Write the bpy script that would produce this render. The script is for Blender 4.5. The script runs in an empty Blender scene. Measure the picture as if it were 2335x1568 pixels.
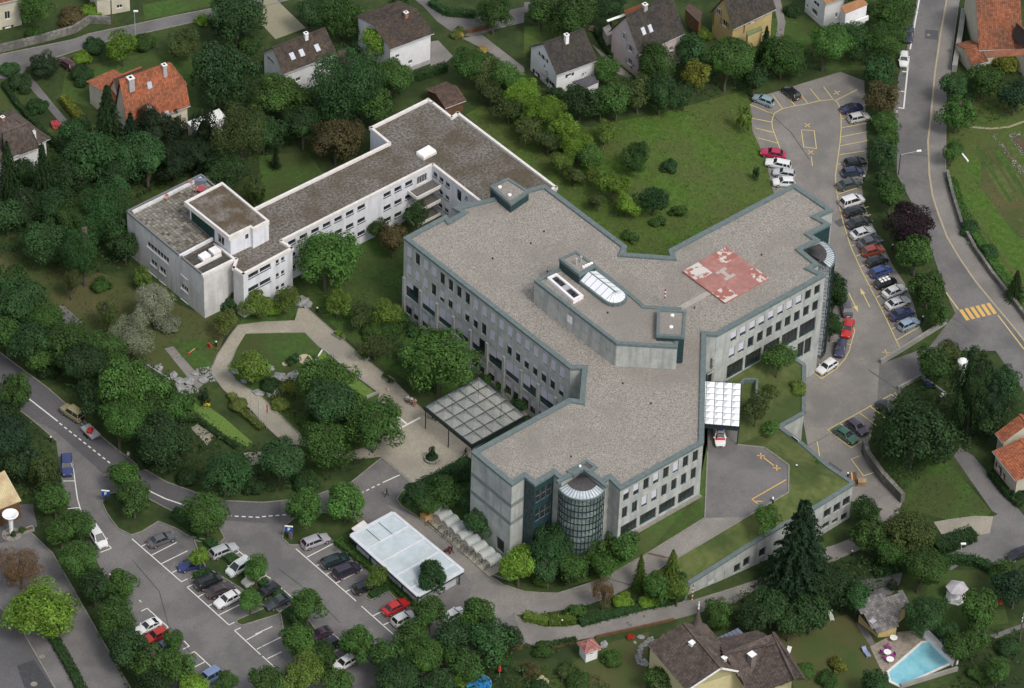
# Aerial view of a hospital with car parks, gardens and villas. 1 unit = 1 m.
# World axes follow the hospital's walls: +X runs up-right in the picture, +Y up-left.
import bpy,bmesh,math,random
from math import radians,sin,cos,pi
from mathutils import Vector,Matrix
from mathutils.geometry import tessellate_polygon
# ------------------------------------------------------------------ camera, sky, sun, exposure
scene=bpy.context.scene
COL=scene.collection
PW,PH,FPX=2335.0,1568.0,9300.0
PITCH,ROLL,AZ,CAM_H=radians(40.70),radians(2.04),radians(42.04),425.0
_fw=Vector((0,cos(PITCH),-sin(PITCH)))
_r=Vector((1,0,0));_u=_r.cross(_fw)
_r2=cos(ROLL)*_r+sin(ROLL)*_u
_u2=-sin(ROLL)*_r+cos(ROLL)*_u
_rot=Matrix.Rotation(-AZ,3,'Z')
CR,CU,CF=_rot@_r2,_rot@_u2,_rot@_fw
CP=-CF*(CAM_H/-CF.z)
cam_data=bpy.data.cameras.new('camera')
cam=bpy.data.objects.new('camera',cam_data)
COL.objects.link(cam)
m3=Matrix((CR,CU,-CF)).transposed()
cam.matrix_world=Matrix.Translation(CP)@m3.to_4x4()
cam_data.sensor_width=36.0
cam_data.lens=36.0*FPX/PW
cam_data.clip_start=10.0
cam_data.clip_end=6000.0
scene.camera=cam
SUN_EL,SUN_AZ=radians(52),radians(-92)  # direction the light comes from, from +X towards +Y
world=bpy.data.worlds.new('World')
scene.world=world
world.use_nodes=True
wn=world.node_tree.nodes
bg=wn['Background']
sky=wn.new('ShaderNodeTexSky')
sky.sky_type='NISHITA'
sky.sun_disc=False
sky.sun_elevation=SUN_EL
sky.sun_rotation=pi/2-SUN_AZ
sky.dust_density=3.0
sky.air_density=1.0
cloud=wn.new('ShaderNodeHueSaturation')  # thin cloud cover greys the blue of the sky
cloud.inputs['Saturation'].default_value=0.42
world.node_tree.links.new(sky.outputs[0],cloud.inputs['Color'])
world.node_tree.links.new(cloud.outputs[0],bg.inputs[0])
bg.inputs[1].default_value=0.15
sun_data=bpy.data.lights.new('sun','SUN')
sun_data.energy=1.35
sun_data.angle=radians(14)
sun_data.color=(1.0,0.95,0.88)
sun=bpy.data.objects.new('sun',sun_data)
COL.objects.link(sun)
sd=Vector((cos(SUN_EL)*cos(SUN_AZ),cos(SUN_EL)*sin(SUN_AZ),sin(SUN_EL)))
sun.rotation_euler=sd.to_track_quat('Z','Y').to_euler()
sun.location=sd*300
scene.view_settings.view_transform='Standard'
scene.view_settings.look='None'
scene.view_settings.exposure=0.20
scene.view_settings.gamma=1.0
scene.view_settings.use_curve_mapping=False
# ------------------------------------------------------------------ placing things: survey points read off the photograph
TX=(0,900,1800,2617);TY=(0,600,1200,1762)
def T(i,x,y):
 """point (x, y) of enlarged survey tile i -> picture point"""
 return (TX[i%4]/1.5062+x/3.907,TY[i//4]/1.5062+y/3.907)
def Z1(x,y):return (909.6+x/3.633,517.9+y/3.633)
def Z2(x,y):return (1062.3+x/4.187,982.6+y/4.187)
def Z3(x,y):return (1593.4+x/2.1087,451.5+y/2.1087)
def Z4(x,y):return (796.7+x/3.068,1115.4+y/3.068)
def ray(p):
 return CF*FPX+CR*(p[0]-PW/2)-CU*(p[1]-PH/2)
def at(p,z):
 d=ray(p)
 return CP+d*((z-CP.z)/d.z)
EH=Vector((CR.x,CR.y,0)).normalized()
BREAKS=[(20,0.0),(27,-0.8),(41,-3.7),(48,-4.5)]
def g(P):
 e=P.x*EH.x+P.y*EH.y
 if e<=20:return 0.0
 if e>=48:return -4.5
 for (a,za),(b,zb)in zip(BREAKS,BREAKS[1:]):
  if e<=b:return za+(zb-za)*(e-a)/(b-a)
def gp(p,dz=0.0):
 """picture point -> point on the terrain, dz above it"""
 z=0.0
 for _ in range(8):
  P=at(p,z+dz);z=g(P)
 P=at(p,z+dz)
 return Vector((P.x,P.y,z+dz))
def lin(c):return tuple(((v/255)**2.2)for v in c)
# ------------------------------------------------------------------ materials
MATS={}
def mat(name,c1,c2=None,scale=2.0,rough=0.85,bump=0.0,metal=0.0,detail=4.0,c3=None,scale3=0.15,
spec=0.3,bscale=None,coord='Object',streak=False,thresh=(0.35,0.65),thr3=(0.4,0.62)):
 if name in MATS:return MATS[name]
 m=bpy.data.materials.new(name);m.use_nodes=True
 nt=m.node_tree;N=nt.nodes;L=nt.links
 b=N['Principled BSDF']
 b.inputs['Roughness'].default_value=rough
 b.inputs['Metallic'].default_value=metal
 b.inputs['Specular IOR Level'].default_value=spec
 b.inputs['Base Color'].default_value=(*c1,1)
 tc=N.new('ShaderNodeTexCoord')
 def noise(sc,det=detail,rg=0.55):
  n=N.new('ShaderNodeTexNoise');n.inputs['Scale'].default_value=sc
  n.inputs['Detail'].default_value=det;n.inputs['Roughness'].default_value=rg
  L.new(tc.outputs[coord],n.inputs['Vector']);return n
 def ramp(n,lo,hi):
  r=N.new('ShaderNodeMapRange');r.inputs['From Min'].default_value=lo;r.inputs['From Max'].default_value=hi
  L.new(n.outputs['Fac'],r.inputs['Value']);return r
 if c2:
  n1=noise(scale)
  r1=ramp(n1,*thresh)
  mx=N.new('ShaderNodeMix');mx.data_type='RGBA'
  mx.inputs['A'].default_value=(*c1,1);mx.inputs['B'].default_value=(*c2,1)
  L.new(r1.outputs[0],mx.inputs['Factor'])
  out=mx.outputs['Result']
  if c3:
   n3=noise(scale3,5.0,0.6)
   if streak:  # rain streaks: noise drawn out down the wall
    mp=N.new('ShaderNodeMapping');mp.inputs['Scale'].default_value=(1,1,0.10);L.new(tc.outputs[coord],mp.inputs['Vector']);L.new(mp.outputs[0],n3.inputs['Vector'])
   r3=ramp(n3,*thr3)
   m2=N.new('ShaderNodeMix');m2.data_type='RGBA'
   L.new(out,m2.inputs['A']);m2.inputs['B'].default_value=(*c3,1)
   k=N.new('ShaderNodeMath');k.operation='MULTIPLY';k.inputs[1].default_value=0.75
   L.new(r3.outputs[0],k.inputs[0]);L.new(k.outputs[0],m2.inputs['Factor'])
   out=m2.outputs['Result']
  L.new(out,b.inputs['Base Color'])
 if bump:
  nb=noise(bscale or scale*2,3.0)
  bp=N.new('ShaderNodeBump');bp.inputs['Strength'].default_value=bump;bp.inputs['Distance'].default_value=0.05
  L.new(nb.outputs['Fac'],bp.inputs['Height']);L.new(bp.outputs[0],b.inputs['Normal'])
 MATS[name]=m
 return m
def foliage_mat(name,rough=0.6):
 """leaf colour = the plant's own colour, varied leaf by leaf"""
 m=bpy.data.materials.new(name);m.use_nodes=True
 nt=m.node_tree;N=nt.nodes;L=nt.links
 b=N['Principled BSDF'];b.inputs['Roughness'].default_value=rough
 b.inputs['Specular IOR Level'].default_value=0.25
 oi=N.new('ShaderNodeObjectInfo');ge=N.new('ShaderNodeNewGeometry');tc=N.new('ShaderNodeTexCoord')
 hsv=N.new('ShaderNodeHueSaturation')
 L.new(oi.outputs['Color'],hsv.inputs['Color'])
 mr=N.new('ShaderNodeMapRange');mr.inputs['To Min'].default_value=0.82;mr.inputs['To Max'].default_value=1.78
 L.new(ge.outputs['Random Per Island'],mr.inputs['Value'])
 no=N.new('ShaderNodeTexNoise');no.inputs['Scale'].default_value=1.6;no.inputs['Detail'].default_value=2
 L.new(tc.outputs['Object'],no.inputs['Vector'])
 m2=N.new('ShaderNodeMapRange');m2.inputs['From Min'].default_value=0.3;m2.inputs['From Max'].default_value=0.7
 m2.inputs['To Min'].default_value=0.75;m2.inputs['To Max'].default_value=1.25
 L.new(no.outputs['Fac'],m2.inputs['Value'])
 mu=N.new('ShaderNodeMath');mu.operation='MULTIPLY'
 L.new(mr.outputs[0],mu.inputs[0]);L.new(m2.outputs[0],mu.inputs[1]);L.new(mu.outputs[0],hsv.inputs['Value'])
 mh=N.new('ShaderNodeMapRange');mh.inputs['To Min'].default_value=0.485;mh.inputs['To Max'].default_value=0.515
 L.new(no.outputs['Fac'],mh.inputs['Value']);L.new(mh.outputs[0],hsv.inputs['Hue'])
 L.new(hsv.outputs[0],b.inputs['Base Color'])
 tl=N.new('ShaderNodeBsdfTranslucent');ms=N.new('ShaderNodeMixShader');ms.inputs[0].default_value=0.28
 L.new(hsv.outputs[0],tl.inputs['Color']);L.new(b.outputs[0],ms.inputs[1]);L.new(tl.outputs[0],ms.inputs[2]);L.new(ms.outputs[0],N['Material Output'].inputs[0])
 MATS[name]=m
 return m
def object_colour_mat(name,rough=0.25,metal=0.0,coat=0.0,spec=0.5):
 m=bpy.data.materials.new(name);m.use_nodes=True
 nt=m.node_tree;N=nt.nodes
 b=N['Principled BSDF'];b.inputs['Roughness'].default_value=rough;b.inputs['Metallic'].default_value=metal
 b.inputs['Coat Weight'].default_value=coat;b.inputs['Specular IOR Level'].default_value=spec
 oi=N.new('ShaderNodeObjectInfo');tc=N.new('ShaderNodeTexCoord')
 no=N.new('ShaderNodeTexNoise');no.inputs['Scale'].default_value=3.0
 nt.links.new(tc.outputs['Object'],no.inputs['Vector'])
 mr=N.new('ShaderNodeMapRange');mr.inputs['To Min'].default_value=0.85;mr.inputs['To Max'].default_value=1.1
 nt.links.new(no.outputs['Fac'],mr.inputs['Value'])
 hs=N.new('ShaderNodeHueSaturation')
 nt.links.new(oi.outputs['Color'],hs.inputs['Color']);nt.links.new(mr.outputs[0],hs.inputs['Value'])
 nt.links.new(hs.outputs[0],b.inputs['Base Color'])
 MATS[name]=m
 return m
def glass_mat(name,tint=(0.75,0.85,0.82),alpha=0.5,rough=0.08):
 """thin see-through pane: part clear, part reflecting"""
 m=bpy.data.materials.new(name);m.use_nodes=True
 nt=m.node_tree;N=nt.nodes;L=nt.links
 b=N['Principled BSDF'];b.inputs['Base Color'].default_value=(*tint,1);b.inputs['Roughness'].default_value=rough
 b.inputs['Specular IOR Level'].default_value=0.45
 tr=N.new('ShaderNodeBsdfTransparent');tr.inputs[0].default_value=(*[0.6+0.4*t for t in tint],1)
 mx=N.new('ShaderNodeMixShader');mx.inputs[0].default_value=alpha
 L.new(tr.outputs[0],mx.inputs[1]);L.new(b.outputs[0],mx.inputs[2])
 L.new(mx.outputs[0],N['Material Output'].inputs[0])
 MATS[name]=m
 return m
M_GRASS=mat('rough_grass',(0.036,0.066,0.015),(0.062,0.084,0.025),0.9,0.95,0.6,c3=(0.018,0.032,0.010),scale3=0.12,bscale=6)
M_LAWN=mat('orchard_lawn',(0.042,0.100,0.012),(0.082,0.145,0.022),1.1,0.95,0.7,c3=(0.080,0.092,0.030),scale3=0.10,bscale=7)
M_LAWN2=mat('darker_green_lawn',(0.038,0.092,0.016),(0.066,0.124,0.024),1.3,0.95,0.7,c3=(0.055,0.062,0.022),scale3=0.13,bscale=7)  # slightly darker green lawn, mottled at random
M_DRY=mat('dry_meadow',(0.062,0.078,0.024),(0.050,0.086,0.020),0.8,0.95,0.7,c3=(0.105,0.088,0.040),scale3=0.12,bscale=7)
M_BRIGHT=mat('bright_groundcover',(0.09,0.165,0.03),(0.14,0.22,0.045),3.0,0.9,0.9,bscale=8)
M_GREENROOF=mat('planted_roof_turf',(0.072,0.105,0.026),(0.118,0.130,0.045),0.9,0.95,0.8,c3=(0.032,0.056,0.014),scale3=0.15,bscale=7)
M_ASPH=mat('old_asphalt',(0.145,0.138,0.135),(0.215,0.205,0.198),6.0,0.92,0.25,c3=(0.112,0.108,0.108),scale3=0.16,bscale=10)
M_ASPH_L=mat('pale_asphalt',(0.205,0.190,0.172),(0.275,0.255,0.232),5.0,0.92,0.25,c3=(0.155,0.147,0.138),scale3=0.17,bscale=10)
M_ASPH_D=mat('dark_asphalt',(0.098,0.096,0.102),(0.140,0.136,0.140),5.0,0.92,0.25,c3=(0.080,0.078,0.082),scale3=0.07,bscale=10)
M_PLAZA=mat('plaza_setts',(0.31,0.285,0.225),(0.42,0.385,0.305),4.0,0.92,0.3,c3=(0.24,0.22,0.18),scale3=0.10,bscale=9)
M_KERB=mat('kerb_stone',(0.20,0.19,0.165),(0.28,0.265,0.23),2.0,0.9)
M_WLINE=mat('white_road_paint',(0.72,0.71,0.66),(0.50,0.49,0.46),5.0,0.7,thresh=(0.55,0.75))
M_YLINE=mat('yellow_road_paint',(0.62,0.50,0.20),(0.45,0.38,0.20),5.0,0.7,thresh=(0.5,0.75))
M_YOCHRE=mat('ochre_road_paint',(0.68,0.42,0.12),(0.5,0.34,0.14),5.0,0.7,thresh=(0.5,0.75))
M_GRAVEL=mat('roof_gravel',(0.150,0.136,0.118),(0.430,0.398,0.350),7.5,0.95,0.7,c3=(0.225,0.205,0.180),scale3=0.07,bscale=14,detail=3,thresh=(0.36,0.66),thr3=(.48,.62))
M_OLDROOF=mat('weathered_felt_roof',(0.085,0.074,0.064),(0.235,0.215,0.195),2.4,0.95,0.5,c3=(0.080,0.062,0.035),scale3=0.16,bscale=6,detail=8,thresh=(0.38,0.64))
M_COPING=mat('green_grey_coping',(0.115,0.150,0.150),(0.155,0.190,0.188),1.5,0.55,metal=0.0)
M_CONC=mat('grey_concrete',(0.35,0.365,0.345),(0.46,0.47,0.445),0.7,0.9,0.15,c3=(0.235,0.25,0.24),scale3=1.1,streak=True,thr3=(.46,.7),bscale=5)
M_CONC_B=mat('concrete_band',(0.165,0.195,0.195),(0.21,0.24,0.235),1.0,0.9)
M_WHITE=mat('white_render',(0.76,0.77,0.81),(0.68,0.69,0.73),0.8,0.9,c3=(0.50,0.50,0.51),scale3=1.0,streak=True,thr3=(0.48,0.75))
M_WHITE_SHADE=mat('grey_white_render',(0.66,0.65,0.64),(0.56,0.55,0.54),0.8,0.9,c3=(0.40,0.39,0.37),scale3=1.0,streak=True,thr3=(0.48,0.75))  # white render again, with the left faces' greyer shade put into the colour
M_WCOPE=mat('white_coping',(0.76,0.73,0.70),(0.66,0.62,0.58),1.2,0.8)
M_TEAL=mat('dark_teal_cladding',(0.018,0.045,0.052),(0.026,0.060,0.066),1.0,0.5)
M_FRAME=mat('dark_window_frame',(0.020,0.032,0.032),rough=0.5)
M_WFRAME=mat('white_window_frame',(0.7,0.7,0.68),rough=0.6)
M_PANE=mat('window_glass',(0.018,0.022,0.024),(0.04,0.045,0.045),0.7,0.12,spec=0.7)
M_BLIND=mat('white_roller_blind',(0.60,0.59,0.66),(0.54,0.53,0.60),2.0,0.8)
M_SLAB=mat('terrace_slabs',(0.20,0.188,0.16),(0.27,0.255,0.22),1.4,0.95,0.2,c3=(0.15,0.14,0.12),scale3=0.25)
M_METAL=mat('galvanised_metal',(0.45,0.46,0.47),(0.52,0.53,0.54),2.0,0.5,metal=0.3)
M_BLACK=mat('black_metal',(0.02,0.022,0.024),rough=0.5)
M_STONEW=mat('rubble_stone_wall',(0.13,0.125,0.11),(0.26,0.25,0.22),1.6,0.95,0.8,c3=(0.09,0.09,0.08),scale3=0.3,bscale=3)
M_WALLC=mat('cast_wall',(0.27,0.26,0.235),(0.36,0.35,0.32),1.2,0.92,0.2,c3=(0.20,0.195,0.18),scale3=0.3)
M_LEAF=foliage_mat('leaves')
M_BARK=mat('bark',(0.075,0.062,0.048),(0.13,0.11,0.09),3.0,0.95,0.4)
M_PAINT=object_colour_mat('car_paint',0.22,0.0,1.0)
M_CLOTH=object_colour_mat('coloured_surface',0.75,0.0,0.0,0.3)
M_CARGLASS=mat('car_glass',(0.022,0.027,0.028),rough=0.05,spec=0.9)
M_TYRE=mat('tyre_rubber',(0.012,0.012,0.012),rough=0.9)
M_RIM=mat('wheel_rim',(0.45,0.45,0.46),rough=0.35,metal=0.6)
M_LAMPW=mat('headlamp_glass',(0.75,0.76,0.75),rough=0.1,spec=0.8)
M_LAMPR=mat('tail_lamp_glass',(0.40,0.02,0.015),rough=0.15,spec=0.8)
M_CLEAR=glass_mat('clear_canopy_glass',(0.56,0.60,0.60),0.30,0.3)
M_MILK=mat('milky_glazing',(0.80,0.82,0.85),(0.86,0.87,0.90),1.0,0.45,spec=0.3)
M_TOWERG=glass_mat('greenish_tower_glass',(0.34,0.46,0.43),0.30,0.05)
M_WATER=mat('pool_water',(0.16,0.44,0.54),(0.25,0.55,0.63),0.9,0.06,0.25,c3=(0.30,0.60,0.66),scale3=0.3,spec=0.6,bscale=2)
M_WOOD=mat('brown_wood',(0.12,0.065,0.032),(0.17,0.095,0.05),1.5,0.85)
M_PALEWOOD=mat('pale_timber',(0.45,0.31,0.16),(0.55,0.40,0.22),1.5,0.85)
M_SOIL=mat('garden_soil',(0.075,0.055,0.035),(0.12,0.09,0.06),1.5,0.95,0.5)
M_ROCK=mat('pale_boulder',(0.19,0.195,0.195),(0.34,0.34,0.33),1.2,0.9,0.4)
def flat(name,c,rough=0.8,**k):return mat(name,c,tuple(min(1,v*1.15+0.004)for v in c),2.0,rough,**k)
# ------------------------------------------------------------------ mesh building
class MB:
 def __init__(s):s.v=[];s.f=[];s.m=[];s.mats=[];s.cur=0
 def use(s,m):
  if m not in s.mats:s.mats.append(m)
  s.cur=s.mats.index(m);return s
 def add(s,vs,fs):
  n=len(s.v);s.v.extend([tuple(v)for v in vs])
  for f in fs:s.f.append(tuple(n+i for i in f));s.m.append(s.cur)
  return s
 def quad(s,a,b,c,d):return s.add((a,b,c,d),((0,1,2,3),))
 def box(s,x0,x1,y0,y1,z0,z1,M=None):
  vs=[Vector((x,y,z))for z in (z0,z1)for y in (y0,y1)for x in (x0,x1)]
  if M is not None:vs=[M@v for v in vs]
  return s.add(vs,((0,2,3,1),(4,5,7,6),(0,1,5,4),(2,6,7,3),(0,4,6,2),(1,3,7,5)))
 def prism(s,pts,z0,z1,bottom=True):
  """pts: list of xy; z0/z1 numbers or per-point lists"""
  n=len(pts)
  a=z0 if isinstance(z0,(list,tuple))else [z0]*n
  b=z1 if isinstance(z1,(list,tuple))else [z1]*n
  if sum(pts[i][0]*pts[(i+1)%n][1]-pts[(i+1)%n][0]*pts[i][1]for i in range(n))<0:
   pts=pts[::-1];a=a[::-1];b=b[::-1]
  vs=[(p[0],p[1],a[i])for i,p in enumerate(pts)]+[(p[0],p[1],b[i])for i,p in enumerate(pts)]
  fs=[tuple(range(n,2*n))]if n<6 else [tuple(n+i for i in t)for t in tessellate_polygon([[Vector((p[0],p[1],0))for p in pts]])]
  fs=[f if (vs[f[1]][0]-vs[f[0]][0])*(vs[f[2]][1]-vs[f[0]][1])-(vs[f[1]][1]-vs[f[0]][1])*(vs[f[2]][0]-vs[f[0]][0])>0 or n<6 else f[::-1]for f in fs]
  if bottom:fs.append(tuple(range(n-1,-1,-1)))
  fs+=[(i,(i+1)%n,n+(i+1)%n,n+i)for i in range(n)]
  return s.add(vs,fs)
 def tube(s,p0,p1,r0,r1=None,seg=6,caps=True):
  p0,p1=Vector(p0),Vector(p1);r1=r0 if r1 is None else r1
  d=(p1-p0)
  if d.length<1e-6:return s
  q=d.to_track_quat('Z','Y')
  vs=[p0+q@Vector((r0*cos(2*pi*i/seg),r0*sin(2*pi*i/seg),0))for i in range(seg)]
  vs+=[p1+q@Vector((r1*cos(2*pi*i/seg),r1*sin(2*pi*i/seg),0))for i in range(seg)]
  fs=[(i,(i+1)%seg,seg+(i+1)%seg,seg+i)for i in range(seg)]
  if caps:fs+=[tuple(range(seg-1,-1,-1)),tuple(range(seg,2*seg))]
  return s.add(vs,fs)
 def beam(s,p0,p1,w,h):
  p0,p1=Vector(p0),Vector(p1);d=p1-p0
  x=d.normalized();up=Vector((0,0,1))
  if abs(x.z)>0.98:up=Vector((0,1,0))
  y=up.cross(x).normalized();z=x.cross(y)
  M=Matrix((x,y,z)).transposed().to_4x4();M.translation=p0
  return s.box(0,d.length,-w/2,w/2,-h/2,h/2,M)
 def mesh(s,name,smooth=False):
  me=bpy.data.meshes.new(name)
  me.from_pydata(s.v,[],s.f)
  for m in s.mats:me.materials.append(m)
  me.polygons.foreach_set('material_index',s.m)
  if smooth:me.polygons.foreach_set('use_smooth',[True]*len(s.f))
  me.update()
  return me
 def build(s,name,parent=None,smooth=False,**k):
  return ob(name,s.mesh(name,smooth),parent,**k)
def ob(name,me,parent=None,**k):
 o=bpy.data.objects.new(name,me)
 COL.objects.link(o)
 if parent is not None:o.parent=parent
 for a,b in k.items():
  if a=='color':o.color=(*b,1)
  elif a=='loc':o.location=b
  elif a=='rot':o.rotation_euler=(0,0,b)
  elif a=='scale':o.scale=b if isinstance(b,(tuple,list))else (b,b,b)
  elif b is not None:o[a]=b
 return o
def thing(name,label,category,loc=(0,0,0),rot=0.0,group=None,scale=1.0):
 o=ob(name,None,None,label=label,category=category,loc=loc,rot=rot,group=group)
 o.scale=(scale,)*3 if not isinstance(scale,tuple)else scale
 return o
def clone(root,loc,rot,label,group=None,recolor=None):
 r=root.copy();COL.objects.link(r);r.location=loc;r.rotation_euler=(0,0,rot);r['label']=label
 if group:r['group']=group
 for ch in root.children:
  c=ch.copy();COL.objects.link(c);c.parent=r
  if recolor:c.color=(*recolor,1)
  for gch in ch.children:
   d=gch.copy();COL.objects.link(d);d.parent=c
   if recolor:d.color=(*recolor,1)
 return r
LAYER=[0]
def drape(name,pts,m,dz,kind='structure',parent=None,world_pts=False,**k):
 """flat polygon laid on the terrain, cut where the terrain changes slope"""
 P=[Vector((p[0],p[1],0))for p in pts]if world_pts else [gp(p)for p in pts]
 bm=bmesh.new()
 vs=[bm.verts.new((p.x,p.y,0))for p in P]
 for t in tessellate_polygon([[Vector((p.x,p.y,0))for p in P]]):bm.faces.new([vs[i]for i in t])
 for e,_ in BREAKS:
  bmesh.ops.bisect_plane(bm,geom=bm.verts[:]+bm.edges[:]+bm.faces[:],dist=1e-4,
plane_co=EH*e,plane_no=EH)
 for v in bm.verts:v.co.z=g(v.co)+dz
 bmesh.ops.recalc_face_normals(bm,faces=bm.faces[:])
 if sum(f.normal.z for f in bm.faces)<0:bmesh.ops.reverse_faces(bm,faces=bm.faces[:])
 me=bpy.data.meshes.new(name);bm.to_mesh(me);bm.free();me.materials.append(m)
 if kind:k['kind']=kind
 return ob(name,me,parent,**k)
def strip_pts(P,w):
 """polyline (world xy) -> list of quads of width w with mitred joints"""
 P=[Vector((p.x,p.y))for p in P];n=len(P);L=[];R=[]
 for i in range(n):
  a=(P[i]-P[i-1]).normalized()if i else (P[1]-P[0]).normalized()
  b=(P[i+1]-P[i]).normalized()if i<n-1 else a
  t=(a+b);t=t.normalized()if t.length>1e-6 else a
  nn=Vector((-t.y,t.x));k=1/max(0.5,nn.dot(Vector((-a.y,a.x))))
  L.append(P[i]+nn*w/2*k);R.append(P[i]-nn*w/2*k)
 return L,R
def lines(name,segs,w,m,dz,zf=None,parent=None,h=0.0,kind='structure',**k):
 """painted lines / kerbs: segs = list of polylines (picture points)"""
 mb=MB().use(m)
 for s in segs:
  P=[gp(p)if not isinstance(p,Vector)else p for p in s]
  Q=[]
  for a,b in zip(P,P[1:]):
   n=max(1,int((b-a).length/2.0))
   Q+=[a.lerp(b,i/n)for i in range(n)]
  Q.append(P[-1])
  L,R=strip_pts(Q,w)
  zz=[(zf(q)if zf else g(q))for q in Q]
  for i in range(len(Q)-1):
   a,b=zz[i]+dz,zz[i+1]+dz
   if h:
    mb.add([(L[i].x,L[i].y,a-0.1),(R[i].x,R[i].y,a-0.1),(R[i+1].x,R[i+1].y,b-0.1),(L[i+1].x,L[i+1].y,b-0.1),
(L[i].x,L[i].y,a+h),(R[i].x,R[i].y,a+h),(R[i+1].x,R[i+1].y,b+h),(L[i+1].x,L[i+1].y,b+h)],
[(7,6,5,4),(0,4,5,1),(3,2,6,7),(0,3,7,4),(1,5,6,2)])
   else:
    mb.quad((R[i].x,R[i].y,a),(R[i+1].x,R[i+1].y,b),(L[i+1].x,L[i+1].y,b),(L[i].x,L[i].y,a))
 if kind:k['kind']=kind
 return mb.build(name,parent,**k)
def inset(P,d):
 """inset a simple polygon (xy Vectors) by d to its inside"""
 n=len(P);A=sum(P[i].x*P[(i+1)%n].y-P[(i+1)%n].x*P[i].y for i in range(n))
 s=1 if A>0 else -1;out=[]
 for i in range(n):
  a=(P[i]-P[i-1]).normalized();b=(P[(i+1)%n]-P[i]).normalized()
  na=Vector((-a.y,a.x))*s;nb=Vector((-b.y,b.x))*s
  den=1+na.dot(nb)
  out.append(P[i]+(na+nb)*(d/max(0.3,den)))
 return out
def ring(mb,P,w,z0,z1):
 """raised rim of width w round polygon P"""
 Q=inset(P,w);n=len(P)
 A=sum(P[i].x*P[(i+1)%n].y-P[(i+1)%n].x*P[i].y for i in range(n))
 if A<0:P=P[::-1];Q=Q[::-1]
 for i in range(n):
  j=(i+1)%n
  a,b,c,d=P[i],P[j],Q[j],Q[i]
  mb.add([(a.x,a.y,z0),(b.x,b.y,z0),(c.x,c.y,z0),(d.x,d.y,z0),(a.x,a.y,z1),(b.x,b.y,z1),(c.x,c.y,z1),(d.x,d.y,z1)],
[(0,1,5,4),(2,3,7,6),(4,5,6,7),(3,2,1,0)])
# ---- walls with real openings
class Wall:
 """vertical wall from A to B (outside on the right hand when walking A->B)"""
 def __init__(s,A,B,z0,z1):
  s.A=Vector((A.x,A.y,0));s.B=Vector((B.x,B.y,0));s.z0=z0;s.z1=z1
  s.d=(s.B-s.A);s.L=s.d.length;s.d.normalize();s.n=Vector((s.d.y,-s.d.x,0));s.ops=[]
 def uz(s,p):
  r=ray(p);t=(s.A-CP).dot(s.n)/r.dot(s.n);P=CP+r*t
  return (P-s.A).dot(s.d),P.z
 def pt(s,u,z,out=0.0):return s.A+s.d*u+s.n*out+Vector((0,0,z))
 def mat4(s,u,z,out=0.0):
  M=Matrix((s.d,-s.n,Vector((0,0,1)))).transposed().to_4x4();M.translation=s.pt(u,z,out);return M
 def build(s,mb,depth=0.22):
  us=sorted({0.0,s.L,*[o[0]for o in s.ops],*[o[1]for o in s.ops]})
  zs=sorted({s.z0,s.z1,*[o[2]for o in s.ops],*[o[3]for o in s.ops]})
  us=[u for u in us if 0<=u<=s.L];zs=[z for z in zs if s.z0<=z<=s.z1]
  if not s.ops:return mb.quad(s.pt(0,s.z0),s.pt(s.L,s.z0),s.pt(s.L,s.z1),s.pt(0,s.z1))
  for u0,u1 in zip(us,us[1:]):
   if u1-u0<1e-4:continue
   z=s.z0;uc=(u0+u1)/2
   cover=sorted((max(o[2],s.z0),min(o[3],s.z1))for o in s.ops if o[0]<uc<o[1])
   for a,b in cover:
    if a>z+1e-4:mb.quad(s.pt(u0,z),s.pt(u1,z),s.pt(u1,a),s.pt(u0,a))
    z=max(z,b)
   if z<s.z1-1e-4:mb.quad(s.pt(u0,z),s.pt(u1,z),s.pt(u1,s.z1),s.pt(u0,s.z1))
  for u0,u1,a,b in [o[:4]for o in s.ops]:
   q=lambda u,z,o:s.pt(u,z,o)
   mb.quad(q(u0,a,0),q(u0,b,0),q(u0,b,-depth),q(u0,a,-depth))
   mb.quad(q(u1,b,0),q(u1,a,0),q(u1,a,-depth),q(u1,b,-depth))
   mb.quad(q(u0,a,0),q(u0,a,-depth),q(u1,a,-depth),q(u1,a,0))
   mb.quad(q(u0,b,-depth),q(u0,b,0),q(u1,b,0),q(u1,b,-depth))
  return mb
_wc={}
def wmesh(key,fn):
 if key not in _wc:_wc[key]=fn()
 return _wc[key]
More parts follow.
